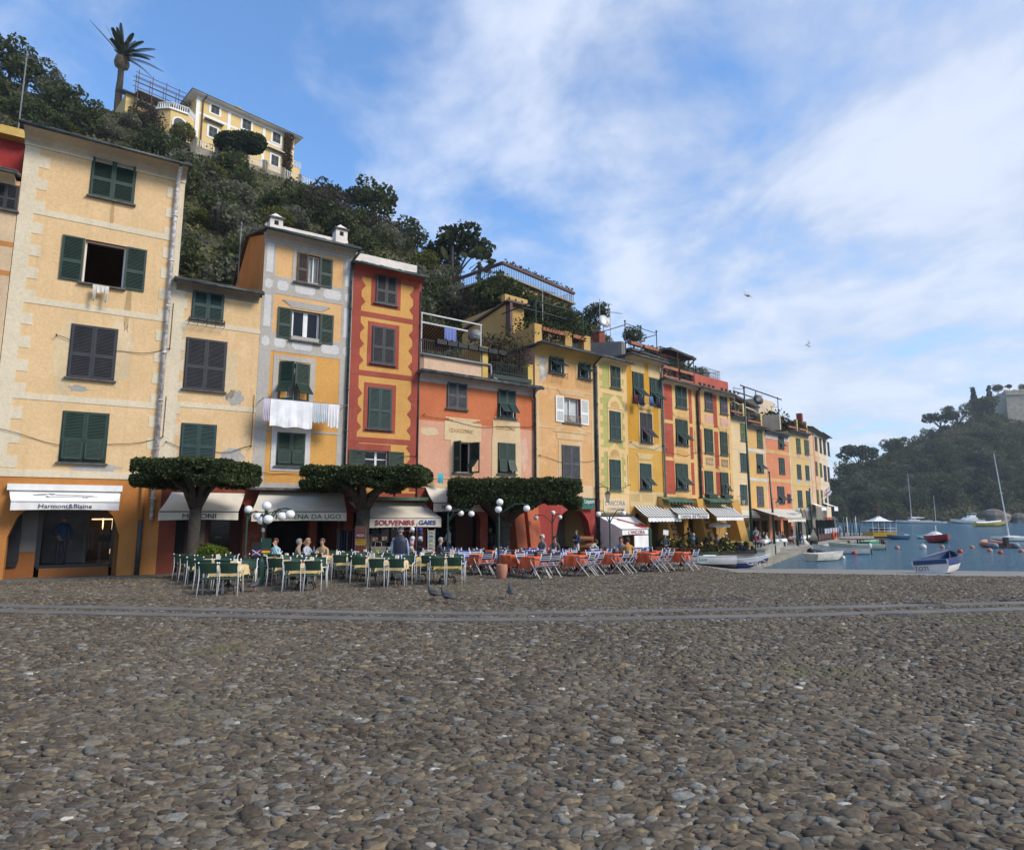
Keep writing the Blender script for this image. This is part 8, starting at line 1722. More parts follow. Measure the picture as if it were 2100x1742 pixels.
for px, s in ((1377, 1.6), (1458, 1.6)):
 B = B8 if px < 1400 else B9; mb = MB(); u, z = B.uz(px, 1030); mb.prism([(u-s, -.9, z), (u+s, -.9, z), (u+s, 0, z+.3), (u-s, 0, z+.3)], (0, 0, .08)); [mb.box((u-s+.1+q*.38, -.85, z-.14), (u-s+.2+q*.38, -.02, z)) for q in range(8)]; mb.build('slate_canopy', flat('green_board', (0, 0, 0)), B.root)
# cream awnings of the farther row
def faraw(i, tp, fp, yt, vy, proj, name=None, txt=None):
 B = [B11, None, B13][i] or B13; zf = B.z((fp[0]+fp[1])/2, fp[2], proj); zt = B.z((tp[0]+tp[1])/2, yt); return B.awning(B.uu(tp[0], yt), B.uu(tp[1], yt), zt, proj, zf, zf-B.z((fp[0]+fp[1])/2, vy, proj), M_CANV, fu=(B.uu(fp[0], fp[2], proj), B.uu(fp[1], fp[2], proj)), txt=txt, tm=flat('faint_lettering', (.35, .38, .42), .9), th=.4, tw=2.4 if txt else None)
faraw(0, (1508, 1548), (1516, 1559, 1057), 1046, 1061.5, 2.5); faraw(2, (1576, 1622), (1594, 1645, 1052), 1043, 1059, 4., txt='TRATTORIA'); faraw(2, (1546, 1582), (1616, 1652, 1062), 1042.5, 1070, 16.)
B15.awning(-1.5, 2.2, 4.5, 1.2, 4.1, .5, M_CANW); B16.awning(.2, 3.6, 4.7, 1.4, 4.2, .6, M_CANW)
for B in (B15, B16):
 mb = MB(); [mb.box((B.L*f-.4, -.5, -.3), (B.L*f-.33, .0, 2.4)) for f in (.2, .45, .65, .85)]; mb.build('green_door', M_GREEN, B.root)
e = empty('flag', B15.root.matrix_basis @ Vector((B15.L*.45, -.3, 4.6)), B15.ang, 'white flag with a red cross hanging from a pole on the narrow cream house', 'flag'); mb = MB(); mb.tube([(0, 0, 0), (.9, -1.2, 2.2)], .03, 5); mb.build('pole', M_WHITE, e); mb = MB(); rows = [[(.9-.5*f+.05*math.sin(q), -1.2+.9*f, 2.2-.8*f-1.1*q/6) for f in (0, .4, .48, .8)] for q in range(7)]
mb.grid(rows, 0); mb.M = [1 if k % 3 == 1 or k//3 == 3 else 0 for k in range(len(mb.F))]; mb.build('cloth', [M_WHITE, flat('flag_red', (0, 0, 0))], e)
# terrace wall, pillar
e = empty('terrace_wall', (0, 0, 0), 0, 'low grey concrete parapet wall running out from a square pillar beside the moored boats', 'wall'); a, c = at(1566, 1120, 46.2), at(1614, 1120, 63.); a = Vector((a.x, a.y, -1.5)); c = Vector((c.x, c.y, -1.5)); d = (c-a).normalized(); nl = Vector((-d.y, d.x, 0))
mb = MB(); mb.prism([a, c, c+nl*.3, a+nl*.3], (0, 0, 1.12)); mb.build('wall', M_CONC, e); mb = MB(); mb.prism([a-nl*.06+Vector((0, 0, 1.122)), c-nl*.06+Vector((0, 0, 1.122)), c+nl*.36+Vector((0, 0, 1.122)), a+nl*.36+Vector((0, 0, 1.122))], (0, 0, .10)); mb.build('coping', M_CONC, e)
pm = at(1557, 1120, 45.2); mb = MB(); mb.box((pm.x-.30, pm.y-.3, -1.6), (pm.x+.30, pm.y+.3, -.34)); mb.box((pm.x-.36, pm.y-.36, -.338), (pm.x+.36, pm.y+.36, -.2)); mb.build('pillar', M_CONC, e)
mb = MB(); q0 = at(1500, 1120, 46.5); mb.prism([(q0.x, q0.y, -1.4), (pm.x-.3, pm.y+.1, -1.4), (pm.x-.3, pm.y+.4, -1.4), (q0.x, q0.y+.3, -1.4)], (0, 0, 1.05)); mb.build('front_wall', M_CONC, e)
# poles
def pole(px, Yd, ytop, label, r=.055, z0=-1.15, lean=0, grp=None, col=None):
 P = at(px, 1100, Yd); h = at(px, ytop, Yd).z-z0; e = MB(); e.tube([(0, 0, 0), (0, 0, h*.5), (lean, 0, h)], [r*1.3, r*1.1, r*.7], 7); e.ball((lean, 0, h+r), r*1.2, 6, 0, k=4); o = e.build('mooring_pole' if h < 5 else 'flag_pole', col or M_LG, smooth=True); o.location = (P.x, Yd, z0); tag(o, label, 'pole', grp)
pole(1541.5, 45.6, 797, 'tallest green pole, rising in front of the amber house beside the concrete pillar', .08); pole(1587.5, 53, 970, 'green pole behind the terrace wall, in front of the salmon house', .085, lean=-.1); pole(1666.6, 73, 1004, 'tall thin dark pole before the yellow house on the quay', .09); pole(1655.5, 68, 1046, 'green pole with a bent top left of the tall thin one', .08, lean=-.5); pole(1635, 64, 1062, 'short dark post beside the person sitting on the quay', .10)
pole(1663, 76, 1045, 'slanting slim pole just left of the tall thin one', .05, lean=-.6)
for k, (px, yt) in enumerate(((1699, 1062), (1706, 1060), (1713, 1063), (1720, 1061), (1731, 1061), (1739, 1062), (1745, 1061), (1752, 1064), (1757, 1060), (1763, 1062))): pole(px, 92+k*.9, yt, f'thin harbour post at the far end of the quay, {["first", "second", "third", "fourth", "fifth", "sixth", "seventh", "eighth", "ninth", "last"][k]} from the left', .07, grp='harbour posts', col=M_WHITE if k in (5, 8) else None)
# hedge, bowl planter, menu stand, tavern tables
L_FL = leafmat('hedge_leaves', (.018, .030, .012), (.045, .065, .025), (.10, .10, .04)); r = np.random.RandomState(77)
for k, (pa, pb, lb) in enumerate(((1392, 1425, 'rose hedge in the left part of the tavern boundary, nearest the bowl planter'), (1428, 1462, 'rose hedge with red blossoms in the middle of the tavern boundary'), (1464, 1497, 'rose hedge with yellow blossoms behind the blue beached boat'), (1499, 1531, 'low hedge with violet flowers at the right end, before the concrete pillar'))):
 A, C = at(pa, 1110, 39.5+(pa-1392)*.03), at(pb, 1110, 39.5+(pb-1392)*.03); n = 2600; f = r.uniform(0, 1, n); h = 1.02 if k < 3 else .72; g = gzf(A.x, A.y+1.2)-.05; q = np.stack([A.x+(C.x-A.x)*f, A.y+(C.y-A.y)*f+r.normal(0, .22, n), g+.15+h*(.72+.28*np.sin(f*11+k))*r.uniform(0, 1, n)**.8], 1)
 e = empty('flower_hedge', (0, 0, 0), 0, lb, 'hedge', 'hedges along the tavern'); link('foliage', leafmesh('foliage', q, .09, L_FL, r), e); mb = MB(); mb.box((A.x, A.y-.2, g), (C.x, C.y+.1, g+.3)); mb.build('trough', flat('green_trough', (.03, .055, .04)), e)
 n = 55; f = r.uniform(0, 1, n); q = np.stack([A.x+(C.x-A.x)*f, A.y-.25+0*f, g+.35+(h-.3)*r.uniform(0, 1, n)], 1); c_ = [(.35, .03, .05), (.40, .04, .05), (.65, .50, .03), (.20, .08, .35)][k]; link('blossoms', leafmesh('blossoms', q, .055, flat('blossom%d' % k, c_), r), e)
P0 = at(1370, 1110, 40.); g = gzf(P0.x, 40); e = empty('bowl_planter', (P0.x, 40, g), 0, 'wide terracotta bowl planted with green and yellow flowers by the menu stand', 'planter'); mb = MB(); mb.lathe([(.35, 0), (.62, .35), (.85, .48), (.88, .55), (.8, .55)], 18); mb.build('bowl', flat('terracotta', (0, 0, 0)), e, smooth=True, sharp=40); q = r.normal(0, 1, (2200, 3)); q /= np.linalg.norm(q, axis=1)[:, None]; q = q*np.array([.75, .6, .42])+np.array([0, 0, .68]); link('flowers', leafmesh('flowers', q[q[:, 2] > .5], .07, L_FL, r), e); q = np.stack([r.uniform(.0, .7, 40), -.45+0*r.uniform(0, 1, 40), r.uniform(.7, 1.15, 40)], 1); link('blossoms', leafmesh('blossoms', q, .08, flat('blossom2', (0, 0, 0)), r), e)
P0 = at(1365, 1090, 38.5); g = gzf(P0.x, 38.5); e = empty('menu_stand', (P0.x-.1, 38.5, g), 0, 'slanted white menu board on a green post at the tavern entrance', 'menu stand'); mb = MB(); mb.tube([(0, 0, 0), (0, 0, 1.35)], .05, 6); mb.build('post', M_LG, e); mb = MB(); T = Matrix.Translation((.1, -.05, 1.45)) @ Matrix.Scale(.55, 4) @ Matrix.Rotation(-.35, 4, 'X') @ Matrix.Rotation(.15, 4, 'Y'); mb.box((-.28, -.02, -.28), (.28, .0, .28), 0, T); mb.box((-.31, 0.001, -.31), (.31, .02, .31), 1, T); mb.build('board', [M_WHITE, M_LG], e)
P0 = at(1331.5, 1090, 37.); g = gzf(P0.x, 37.); e = MB(); e.tube([(0, 0, 0), (0, 0, 1.7)], .13, 8); o = e.build('green_bollard', M_LG); o.location = (P0.x, 37, g); tag(o, 'thick green post at the right side of the anchor awning', 'post')
for k, (px, Yd) in enumerate(((1394, 40.4), (1420, 41.3), (1448, 42.4), (1476, 43.2), (1516, 45.2))):
 P0 = at(px, 1100, Yd); g = gzf(P0.x, Yd); e = empty('tavern_table', (P0.x, Yd, g), .3, f'yellow clothed tavern table behind the hedge, {oo(k) if k < 4 else "the rightmost, nearest the concrete pillar"}', 'table', 'tavern tables'); mb = MB(); mb.box((-.75 if k == 4 else -.5, -.4, .70), (.75 if k == 4 else .5, .4, .76)); [mb.box((x, y, 0), (x+.05, y+.05, .7)) for x in (-.4, .35) for y in (-.3, .25)]; mb.build('frame', M_BARK, e)
 o = link('tablecloth', CLY[k % 4], None, (P0.x, Yd, g+.02)); o.scale = (1.9 if k == 4 else 1.3, 1.05, 1.02); tag(o, f'yellow cloth over the tavern table behind the hedge, {oo(k) if k < 4 else "rightmost"}', 'tablecloth', 'tavern tablecloths')
P0 = at(1461, 1090, 45.2); e = empty('parasol', (P0.x, 43.6, gzf(P0.x, 43.6)), 0, 'small white parasol standing between the two yellow buttresses', 'parasol'); mb = MB(); mb.tube([(0, 0, 0), (0, 0, 2.0)], .025, 6); mb.build('pole', M_WHITE, e); mb = MB(); mb.lathe([(.72, 1.78), (.74, 1.92), (.4, 2.08), (.01, 2.15)], 8); mb.build('canopy', M_CANW, e)
# fruit crates, bags
P0 = at(1203, 1100, 35.6); e = empty('crate_stand', (P0.x, 35.6, gzf(P0.x, 35.6)), -.3, 'wooden tiered stand of fruit crates inside the red arch', 'stall'); mb = MB(); [mb.prism([(-.36, -.35, .3+.38*k), (.36, -.35, .3+.38*k), (.36, .1, .42+.38*k), (-.36, .1, .42+.38*k)], (0, 0, .09)) for k in range(3)]; mb.box((-.36, .1, 0), (-.3, .16, 1.35)); mb.box((.3, .1, 0), (.36, .16, 1.35)); mb.build('shelves', flat('crate_wood', (.26, .11, .04), .8), e)
# laundry
def cloth(B, ua, uc, zt, zb, y, name, label, col, grp=None, taper=0., wav=.03):
 mb = MB(); n = 14; rows = [[(ua+(uc-ua)*(k/n)+taper*f*(k/n-.5), y-wav*f*math.sin(k*1.7+zt*3)-.01, zt+(zb-zt)*f+.03*math.sin(k*.9)*f) for k in range(n+1)] for f in (0, .3, .6, 1)]; mb.grid(rows); o = mb.build(name, flat('laundry_%.2f_%.2f' % col[:2], col, .9)); o.matrix_world = Matrix.Translation(B.root.location) @ Matrix.Rotation(B.ang, 4, 'Z'); tag(o, label, 'laundry', grp)
B = B3; zl = B.z(620, 823, .8); e = empty('clothes_line', B.root.location, B.ang, 'metal brackets and lines carrying white laundry on the grey framed house', 'clothes line'); mb = MB()
for y in (.55, .8): mb.tube([(B.uu(533, 820), -y, zl+.02), (B.uu(700, 840), -y, zl+.02)], .008, 4)
for u in (B.uu(533, 820), B.uu(700, 840)): mb.tube([(u, 0, zl), (u, -.85, zl+.02)], .018, 5)
mb.build('line', M_GREYM, e); g_ = 'laundry of the grey framed house'
for pa, pb, yb, nm, lb, c in ((540, 553, 862, 'shirt', 'lilac shirt hanging at the left end of the laundry line', (.50, .46, .56)), (554, 641, 876, 'bed_sheet', 'large white sheet in the middle of the laundry line', (.74, .74, .76)), (642, 657, 866, 'undershirt', 'pale blue shorts right of the white sheet', (.52, .58, .62)), (658, 672, 866, 'undershirt', 'second pale blue piece, beside the long white shirt', (.50, .58, .64)), (673, 696, 876, 'shirt', 'long white shirt at the right end of the laundry line', (.70, .69, .70))): cloth(B, B.uu(pa, 840, .8), B.uu(pb, 840, .8), zl, B.z((pa+pb)/2, yb, .8), -.8 if nm != 'undershirt' else -.78, nm, lb, c, g_)
B = B1; zc = B.z(208, 586, .2); cloth(B, B.uu(190, 590, .25), B.uu(224, 590, .25), zc, B.z(208, 600, .25), -.25, 'sweater', 'white sweater hung over the open window sill of the tall cream house', (.60, .57, .50))
for pa, pb in ((191, 197), (216, 222)): cloth(B, B.uu(pa, 590, .25), B.uu(pb, 590, .25), zc-.1, B.z(208, 620, .25), -.27, 'sweater_sleeve', 'sleeve of the white sweater hanging from the sill of the tall cream house, %s one' % ('left' if pa < 200 else 'right'), (.60, .57, .50))
B = B8
for pa, pb, ya, yb, lb, c in ((1300, 1308, 808, 826, 'dark red garment under the left top window of the ochre house', (.10, .02, .03)), (1311, 1320, 812, 830, 'navy trousers under the left top window of the ochre house', (.012, .015, .04)), (1331, 1339, 812, 825, 'light blue shirt hanging between the top windows of the ochre house', (.10, .18, .38)), (1346, 1354, 820, 835, 'black trousers under the right top window of the ochre house', (.012, .012, .014))): cloth(B, B.uu(pa, 820, .6), B.uu(pb, 820, .6), B.z(pa, ya, .6), B.z(pa, yb, .6), -.6, 'laundry', lb, c, 'laundry of the ochre house', wav=.05)
B = B5; cloth(B, B.uu(898, 975, .5), B.uu(909, 975, .5), B.z(903, 970, .5), B.z(903, 990, .5), -.5, 'towel', 'turquoise cloth hanging below the open window of the pink house', (.06, .42, .48)); cloth(B, B.uu(911, 690), B.uu(935, 690), B.z(923, 672), B.z(923, 698), -.02, 'towel', 'blue patterned towel over the rail of the upper terrace', (.14, .18, .42))
# dishes and aerials
def aerial(px, Yd, yb, yt, label, n=4):
 P = at(px, yb, Yd); h = at(px, yt, Yd).z-P.z; e = empty('tv_aerial', P, .4, label, 'aerial'); mb = MB(); mb.tube([(0, 0, -1), (0, 0, h)], .03, 5); mb.build('mast', M_GREYM, e); mb = MB(); mb.tube([(-.2, 0, h*.9), (1.2, 0, h*.9)], .02, 4); [mb.tube([(.0+k*.28, -.3, h*.9), (k*.28, .3, h*.9)], .012, 4) for k in range(n)]; mb.build('rods', M_GREYM, e)
for a in ((1231, 50, 700, 612, 'tall thin mast beside the white dish above the peach house'), (1252, 50, 690, 634, 'aerial with two cross bars right of the white dish'), (1507, 66, 830, 792, 'small aerial on the corner of the red terrace'), (1551, 75, 850, 806, 'aerial above the dark round dish on the far row'), (1583, 80, 845, 832, 'wide aerial near the blue tarpaulin on the far row'), (41, 27, 235, 105, 'tall roof aerial at the left edge above the tall cream house'), (1113, 44, 660, 590, 'aerial on the roof terrace of the peach house'), (490, 30, 545, 455, 'aerial pole on the low roof left of the grey framed house')): aerial(*a)
def dish(px, py, Yd, s, label, c, rz=0): P = at(px, py, Yd); e = empty('satellite_dish', P, rz, label, 'satellite dish'); mb = MB(); mb.lathe([(.01, 0), (.5*s, .10*s), (.52*s, .11*s), (.01, .02)], 16); mb.xf(Matrix.Rotation(R(75), 4, 'X')); mb.build('reflector', flat('dish_%.1f' % c[0], c, .5), e, smooth=True); mb = MB(); mb.tube([(0, 0, -1.6*s), (0, .1, 0)], .03, 5); mb.tube([(0, 0, -.4*s), (0, -.6*s, -.1*s)], .02, 4); mb.build('mount', M_GREYM, e)
dish(1238, 660, 50, 1.1, 'large white satellite dish above the roof of the peach house', (.7, .7, .68), .5); dish(974, 689, 36, .8, 'grey dish standing on the upper left terrace', (.2, .22, .22), -.3); dish(1554, 820, 72, 1.2, 'dark round dish on the far roofs', (.04, .04, .04), .2)
# ---- boats
def hull(L, W, H, mats, name='hull', bow=.0, inner=True, tr=.75, sheer=.25, deck=None):
 """lofted boat, bow towards +x, transom at -x; outer skin, rim, inner skin"""
 mb = MB(); ns = 12; S_ = []
 for k in range(ns+1):
  f = k/ns; x = -L/2+L*f; w_ = W/2*(tr+(1-tr)*math.sin(min(1, f/.45)*math.pi/2)) if f < .45 else W/2*max(.02, (1-((f-.45)/.55)**2.3)); zt = H+sheer*H*max(0, (f-.35)/.65)**2+.08*H*max(0, (.35-f)/.35); kz = 0 if f < .75 else (f-.75)/.25*H*.55
  S_.append((x+(.10*L*max(0, f-.75)/.25), w_, zt, kz, f))
 rows = []
 for x, w_, zt, kz, f in S_:
  rows.append([(x-.03*L*(1-q)*(f > .8), sd*w_*wq, kz+(zt-kz)*zq) for sd, wq, zq, q in ((-1, 1, 1, 1), (-1, .97, .62, .7), (-1, .78, .25, .4), (0, 0, 0, 0), (1, .78, .25, .4), (1, .97, .62, .7), (1, 1, 1, 1))])
 mb.grid(rows, 0); n = len(mb.F)
 for i in range(n):
  if i % 6 in (0, 5): mb.M[i] = 1
  if i % 6 in (2, 3): mb.M[i] = 2
 mb.poly([rows[0][k] for k in range(7)], 0)
 inn = [[(x*.97, sd*w_*.90*wq, kz+.08*H+(zt-kz-.08*H)*zq) for sd, wq, zq in ((-1, 1, 1), (-1, .92, .5), (-1, .6, .12), (1, .6, .12), (1, .92, .5), (1, 1, 1))] for x, w_, zt, kz, f in S_] ; mb.grid(inn, 3); mb.poly(inn[0], 3)
 for sd in (0, -1):
  mb.grid([[rows[k][0 if sd == 0 else 6], inn[k][0 if sd == 0 else 5]] for k in range(ns+1)], 4); mb.tube([Vector(rows[k][0 if sd == 0 else 6])+Vector((0, 0, .01)) for k in range(ns+1)], .028*max(1, L/5), 5, 4)
 return mb, S_
def boat(P, rz, L, W, H, cols, label, benches=2, cat='rowing boat', name='rowing_boat', tr=.75, draft=.12, roll=0., pitch=0., motor=None, sheer=.25):
 e = empty(name, Vector(P)-Vector((0, 0, draft)), rz, label, cat); e.rotation_euler = (roll, pitch, rz); ms = [flat('boat_%.2f_%.2f_%.2f' % c, c, .4, var=.12, vs=1.5) for c in cols]; mb, S_ = hull(L, W, H, ms, tr=tr, sheer=sheer); mb.build('hull', ms, e, smooth=True, sharp=35)
 for k in range(benches): f = .25+.45*k/max(1, benches-1); x = -L/2+L*f; mb = MB(); w_ = W*.44; mb.box((x-.12, -w_, H*.70), (x+.12, w_, H*.76)); mb.build('bench', ms[3], e)
 if motor is not None: mb = MB(); x = -L/2-.12; mb.ball((x, 0, H+.22), .22, 10, 0, (.8, .8, 1.2), 6); mb.tube([(x-.1, 0, H), (x-.12, 0, -.2)], .07, 6, 1); mb.box((x, -.08, H-.25), (x+.16, .08, H), 1); mb.build('outboard_motor', [flat('motor_%.1f' % motor[0], motor, .4), M_IRON], e, smooth=True)
 return e
W_ = (.66, .65, .60); CR = (.60, .57, .48)
boat(onwater(1694, 1148), R(28), 3.6, 1.45, .62, (CR, CR, (.20, .13, .08), (.55, .53, .46), (.45, .43, .36)), 'cream dinghy with a square grey stern, nearest of the boats moored at the quay', tr=.92)
boat(onwater(1729, 1135), R(165), 4.3, 1.4, .62, (W_, W_, (.30, .12, .08), (.42, .36, .30), (.30, .22, .18)), 'long white rowing boat with its raised bow to the left, second from the beach', motor=(.6, .6, .62), sheer=.6)
boat(onwater(1760, 1126), R(170), 4.8, 1.6, .60, ((.36, .40, .30), (.44, .47, .36), (.25, .06, .04), (.35, .30, .22), (.50, .47, .38)), 'pale green wooden boat with a red waterline behind the long white one', motor=(.03, .03, .05), sheer=.4)
boat(onwater(1787, 1117), R(40), 3.4, 1.4, .55, ((.05, .25, .14), (.05, .28, .15), (.3, .3, .26), (.10, .38, .22), (.5, .5, .46)), 'small boat with a bright green inside, partly behind the pale green boat')
# beached blue and white dinghy
p = G(1934, 1175); e = boat(p+Vector((0, 0, .0)), R(42), 3.0, 1.6, .74, ((.66, .64, .60), (.015, .035, .15), (.07, .07, .09), (.012, .045, .13), (.008, .025, .08)), 'white dinghy with a dark blue rim and inside beached on the ramp', tr=.92, draft=.04, roll=R(-7), pitch=R(-3))
text('TOTI', .26, flat('dinghy_letters', (.12, .02, .02)), e, Matrix.Translation((-1.51, .38, .42)) @ Matrix.Rotation(-math.pi/2, 4, 'Z') @ TXT, .55); mb = MB(); mb.box((-1.3, -.03, -.10), (1.0, .03, .06)); mb.build('keel', M_IRON, e); mb = MB(); mb.box((-1.53, -.66, .60), (-1.42, .66, .80)); mb.build('stern_board', flat('boat_0.01_0.04_0.13', (.012, .045, .13), .4), e)
# beached pair before the tavern
p = at(1441, 1140, 38.4); e = boat(Vector((p.x, 38.4, gzf(p.x, 38.4)+.02)), R(172), 3.7, 1.4, .56, ((.58, .57, .54), (.64, .64, .62), (.15, .14, .13), (.4, .38, .33), (.5, .5, .5)), 'old white boat with an oval name board beached before the flower hedge', draft=0, roll=R(6)); mb = MB(); mb.prism([(.1+.34*math.cos(q*.524), .70, .36+.21*math.sin(q*.524)) for q in range(12)], (0, .03, 0)); o = mb.build('name_board', flat('pale_teal_board', (.38, .44, .40)), e); text('Luca', .26, M_IRON, o, Matrix.Translation((.1, .735, .38)) @ Matrix.Rotation(math.pi, 4, 'Z') @ TXT, .45, shear=.3)
p = at(1507, 1145, 39.9); e = boat(Vector((p.x, 39.9, gzf(p.x, 39.9)+.02)), R(8), 3.7, 1.45, .66, ((.018, .045, .20), (.50, .52, .56), (.12, .10, .09), (.45, .45, .42), (.62, .62, .60)), 'peeling blue boat with a white rim and rope, beached beside the concrete pillar', draft=0, roll=R(5)); mb = MB(); mb.tube([(-1.5+3.1*k/14, -.80+.10*max(0, k-9)/5, .60-.26*math.sin(k/14*math.pi*2.2)**2) for k in range(15)], .035, 6); mb.build('rope', flat('old_rope', (.42, .38, .30)), e); text('F.N.E', .24, M_WHITE, e, Matrix.Translation((1.0, -.70, .36)) @ TXT, .62); mb = MB(); mb.tube([(-1.3, -.15, .78), (1.3, .1, .82)], .05, 6); mb.build('oar', flat('oar_wood', (.20, .09, .06)), e)
# red covered boat, small ones
p = onwater(1925, 1112); e = boat(p, R(-105), 5.2, 2.3, .95, ((.35, .015, .03), (.40, .02, .04), (.06, .02, .02), (.5, .4, .3), (.30, .14, .06)), 'red boat under a white tarpaulin, bow towards the beach', cat='boat', name='fishing_boat', sheer=.35); mb = MB(); rows = [[(-2.3+4.*k/10, y*1.05*(1-.55*(k/10)**2), .98+.55*math.sin(math.pi*min(1, k/7))*(1-(abs(y)**1.6))+.04*math.sin(k*3+y*5)) for y in (-1, -.6, -.2, .2, .6, 1)] for k in range(11)]; mb.grid(rows); mb.build('tarpaulin', M_CANW, e); mb = MB(); mb.tube([(-.6, 0, .6), (-.6, 0, 2.3)], .06, 6); mb.build('mast', M_WHITE, e)
boat(onwater(1896, 1104), R(-150), 3.6, 1.5, .6, ((.45, .52, .52), (.10, .32, .48), (.2, .2, .2), (.08, .28, .45), (.12, .36, .50)), 'small light blue rimmed boat left of the red boat'); boat(onwater(1842, 1105.5), R(-160), 3.6, 1.5, .65, ((.02, .05, .09), (.03, .08, .16), (.02, .02, .03), (.04, .12, .22), (.05, .15, .28)), 'small dark blue boat beside the floating terrace')
p = onwater(2028, 1079.5); e = boat(p, R(-8), 8.2, 2.6, 1.2, ((.42, .30, .03), (.50, .38, .05), (.05, .04, .03), (.4, .35, .2), (.5, .38, .1)), 'yellow boat covered by a long white tarpaulin, farther out on the right', cat='boat', name='fishing_boat', sheer=.5); mb = MB(); mb.grid([[(-3.6+7.*k/10, y*1.2*(1-.6*(k/10)**3), 1.25+.35*(1-abs(y))+.5*(k/10)**2+.04*math.sin(k*2)) for y in (-1, -.5, 0, .5, 1)] for k in range(11)]); mb.build('tarpaulin', M_CANW, e)
# inflatable
p = onwater(2046, 1122); e = empty('inflatable_boat', p, R(80), 'grey and faded orange inflatable boat with an outboard motor', 'inflatable boat'); gr_, of = flat('rib_grey', (.22, .24, .27), .6), flat('rib_orange', (.42, .20, .13), .7); mb = MB()
for s in (-1, 1): mb.tube([(-1.9, s*1.0, .2), (-1.6, s*1.02, .25), (-.4, s*1.05, .28)], [.16, .32, .32], 10, 0); mb.tube([(-.4, s*1.05, .28), (1.0, s*1.0, .34), (1.9, s*.5, .48), (2.1, 0, .52)], .30, 10, 1)
mb.build('tube', [gr_, of], e, smooth=True); mb = MB(); mb.box((-1.5, -.8, .0), (1.2, .8, .12)); mb.box((-1.55, -.8, .0), (-1.4, .8, .5)); mb.build('floor', flat('rib_floor', (.10, .06, .04)), e); mb = MB(); mb.box((-1.9, -.2, .45), (-1.4, .2, 1.15)); mb.tube([(-1.65, 0, .5), (-1.75, 0, -.3)], .08, 6); mb.build('outboard_motor', M_IRON, e, bevel=.05)
# sailing boats and motor yacht
def sail(P, rz, L, Hm, label, lean=0., boom=True, W=None):
 e = boat(P, rz, L, W or L*.28, L*.085+.15, (W_, W_, (.08, .08, .1), W_, (.6, .6, .6)), label, 0, 'sailing boat', 'sailing_boat', tr=.7, draft=.1, sheer=.15); h = L*.085+.15; mb = MB(); mb.box((-L*.40, -L*.09, h*.9), (L*.35, L*.09, h*1.0)); mb.prism([(-L*.12, -L*.07, h), (L*.2, -L*.05, h), (L*.2, L*.05, h), (-L*.12, L*.07, h)], (0, 0, L*.035)); mb.build('deck', M_WHITE, e)
 mb = MB(); T = Vector((L*.1+lean, 0, Hm)); mb.tube([(L*.1, 0, h), T], [.09, .05], 6); mb.tube([(L*.1+lean*.5, -L*.06, Hm*.55), (L*.1+lean*.5, L*.06, Hm*.55)], .03, 4); mb.build('mast', M_WHITE, e); mb = MB(); [mb.tube([q, T], .012*max(1, L/8), 3) for q in (Vector((L*.53, 0, h*1.2)), Vector((-L*.48, 0, h)), Vector((0, L*.12, h)), Vector((0, -L*.12, h)))]; mb.build('rigging', M_GREYM, e)
 if boom: mb = MB(); mb.tube([(L*.1, 0, h+1.3), (-L*.05, 0, h+1.25), (-L*.30, 0, h+1.3)], [.30, .22, .12], 8); mb.build('furled_sail', M_CANW, e)
def owd(px, Yd): p = at(px, 1060, Yd); return Vector((p.x, Yd, WATER))
sail(owd(1876, 262), R(175), 12.5, 20.5, 'largest sailing yacht moored before the headland, left of two'); sail(owd(1922, 268), R(178), 7., 11.5, 'smaller white sailing boat moored right of the large yacht', boom=False)
sail(onwater(2078, 1109), R(-172), 5.6, 12., 'sailing boat with a leaning mast at the right edge of the picture', lean=1.0, boom=False, W=1.9)
e = boat(owd(1984, 255), R(180), 11.5, 3.6, 1.5, (W_, W_, (.1, .1, .15), W_, W_), 'white motor yacht with a flying bridge moored before the headland', 0, 'motor yacht', 'motor_yacht', tr=.85, sheer=.3); mb = MB(); mb.prism([(-3.5, -1.3, 1.5), (2.2, -1.3, 1.5), (.9, -1.2, 2.7), (-3., -1.2, 2.7)], (0, 2.5, 0), 0); mb.prism([(-2.6, -1., 2.7), (-.2, -1., 2.7), (-.6, -1., 3.5), (-2.9, -1., 3.5)], (0, 2., 0), 0); mb.box((-3.1, -1.32, 1.95), (1.5, -1.28, 2.3), 1); mb.box((-3.1, 1.2, 1.95), (1.5, 1.24, 2.3), 1); mb.build('cabin', [M_WHITE, M_GLASS_RECESS], e); mb = MB(); mb.box((-3.1, -1.1, 4.3), (-.6, 1.1, 4.4)); [mb.tube([(x, y, 3.4), (x-.1, y, 4.3)], .05, 4) for x in (-2.8, -.9) for y in (-.9, .9)]; mb.build('hardtop', M_WHITE, e)
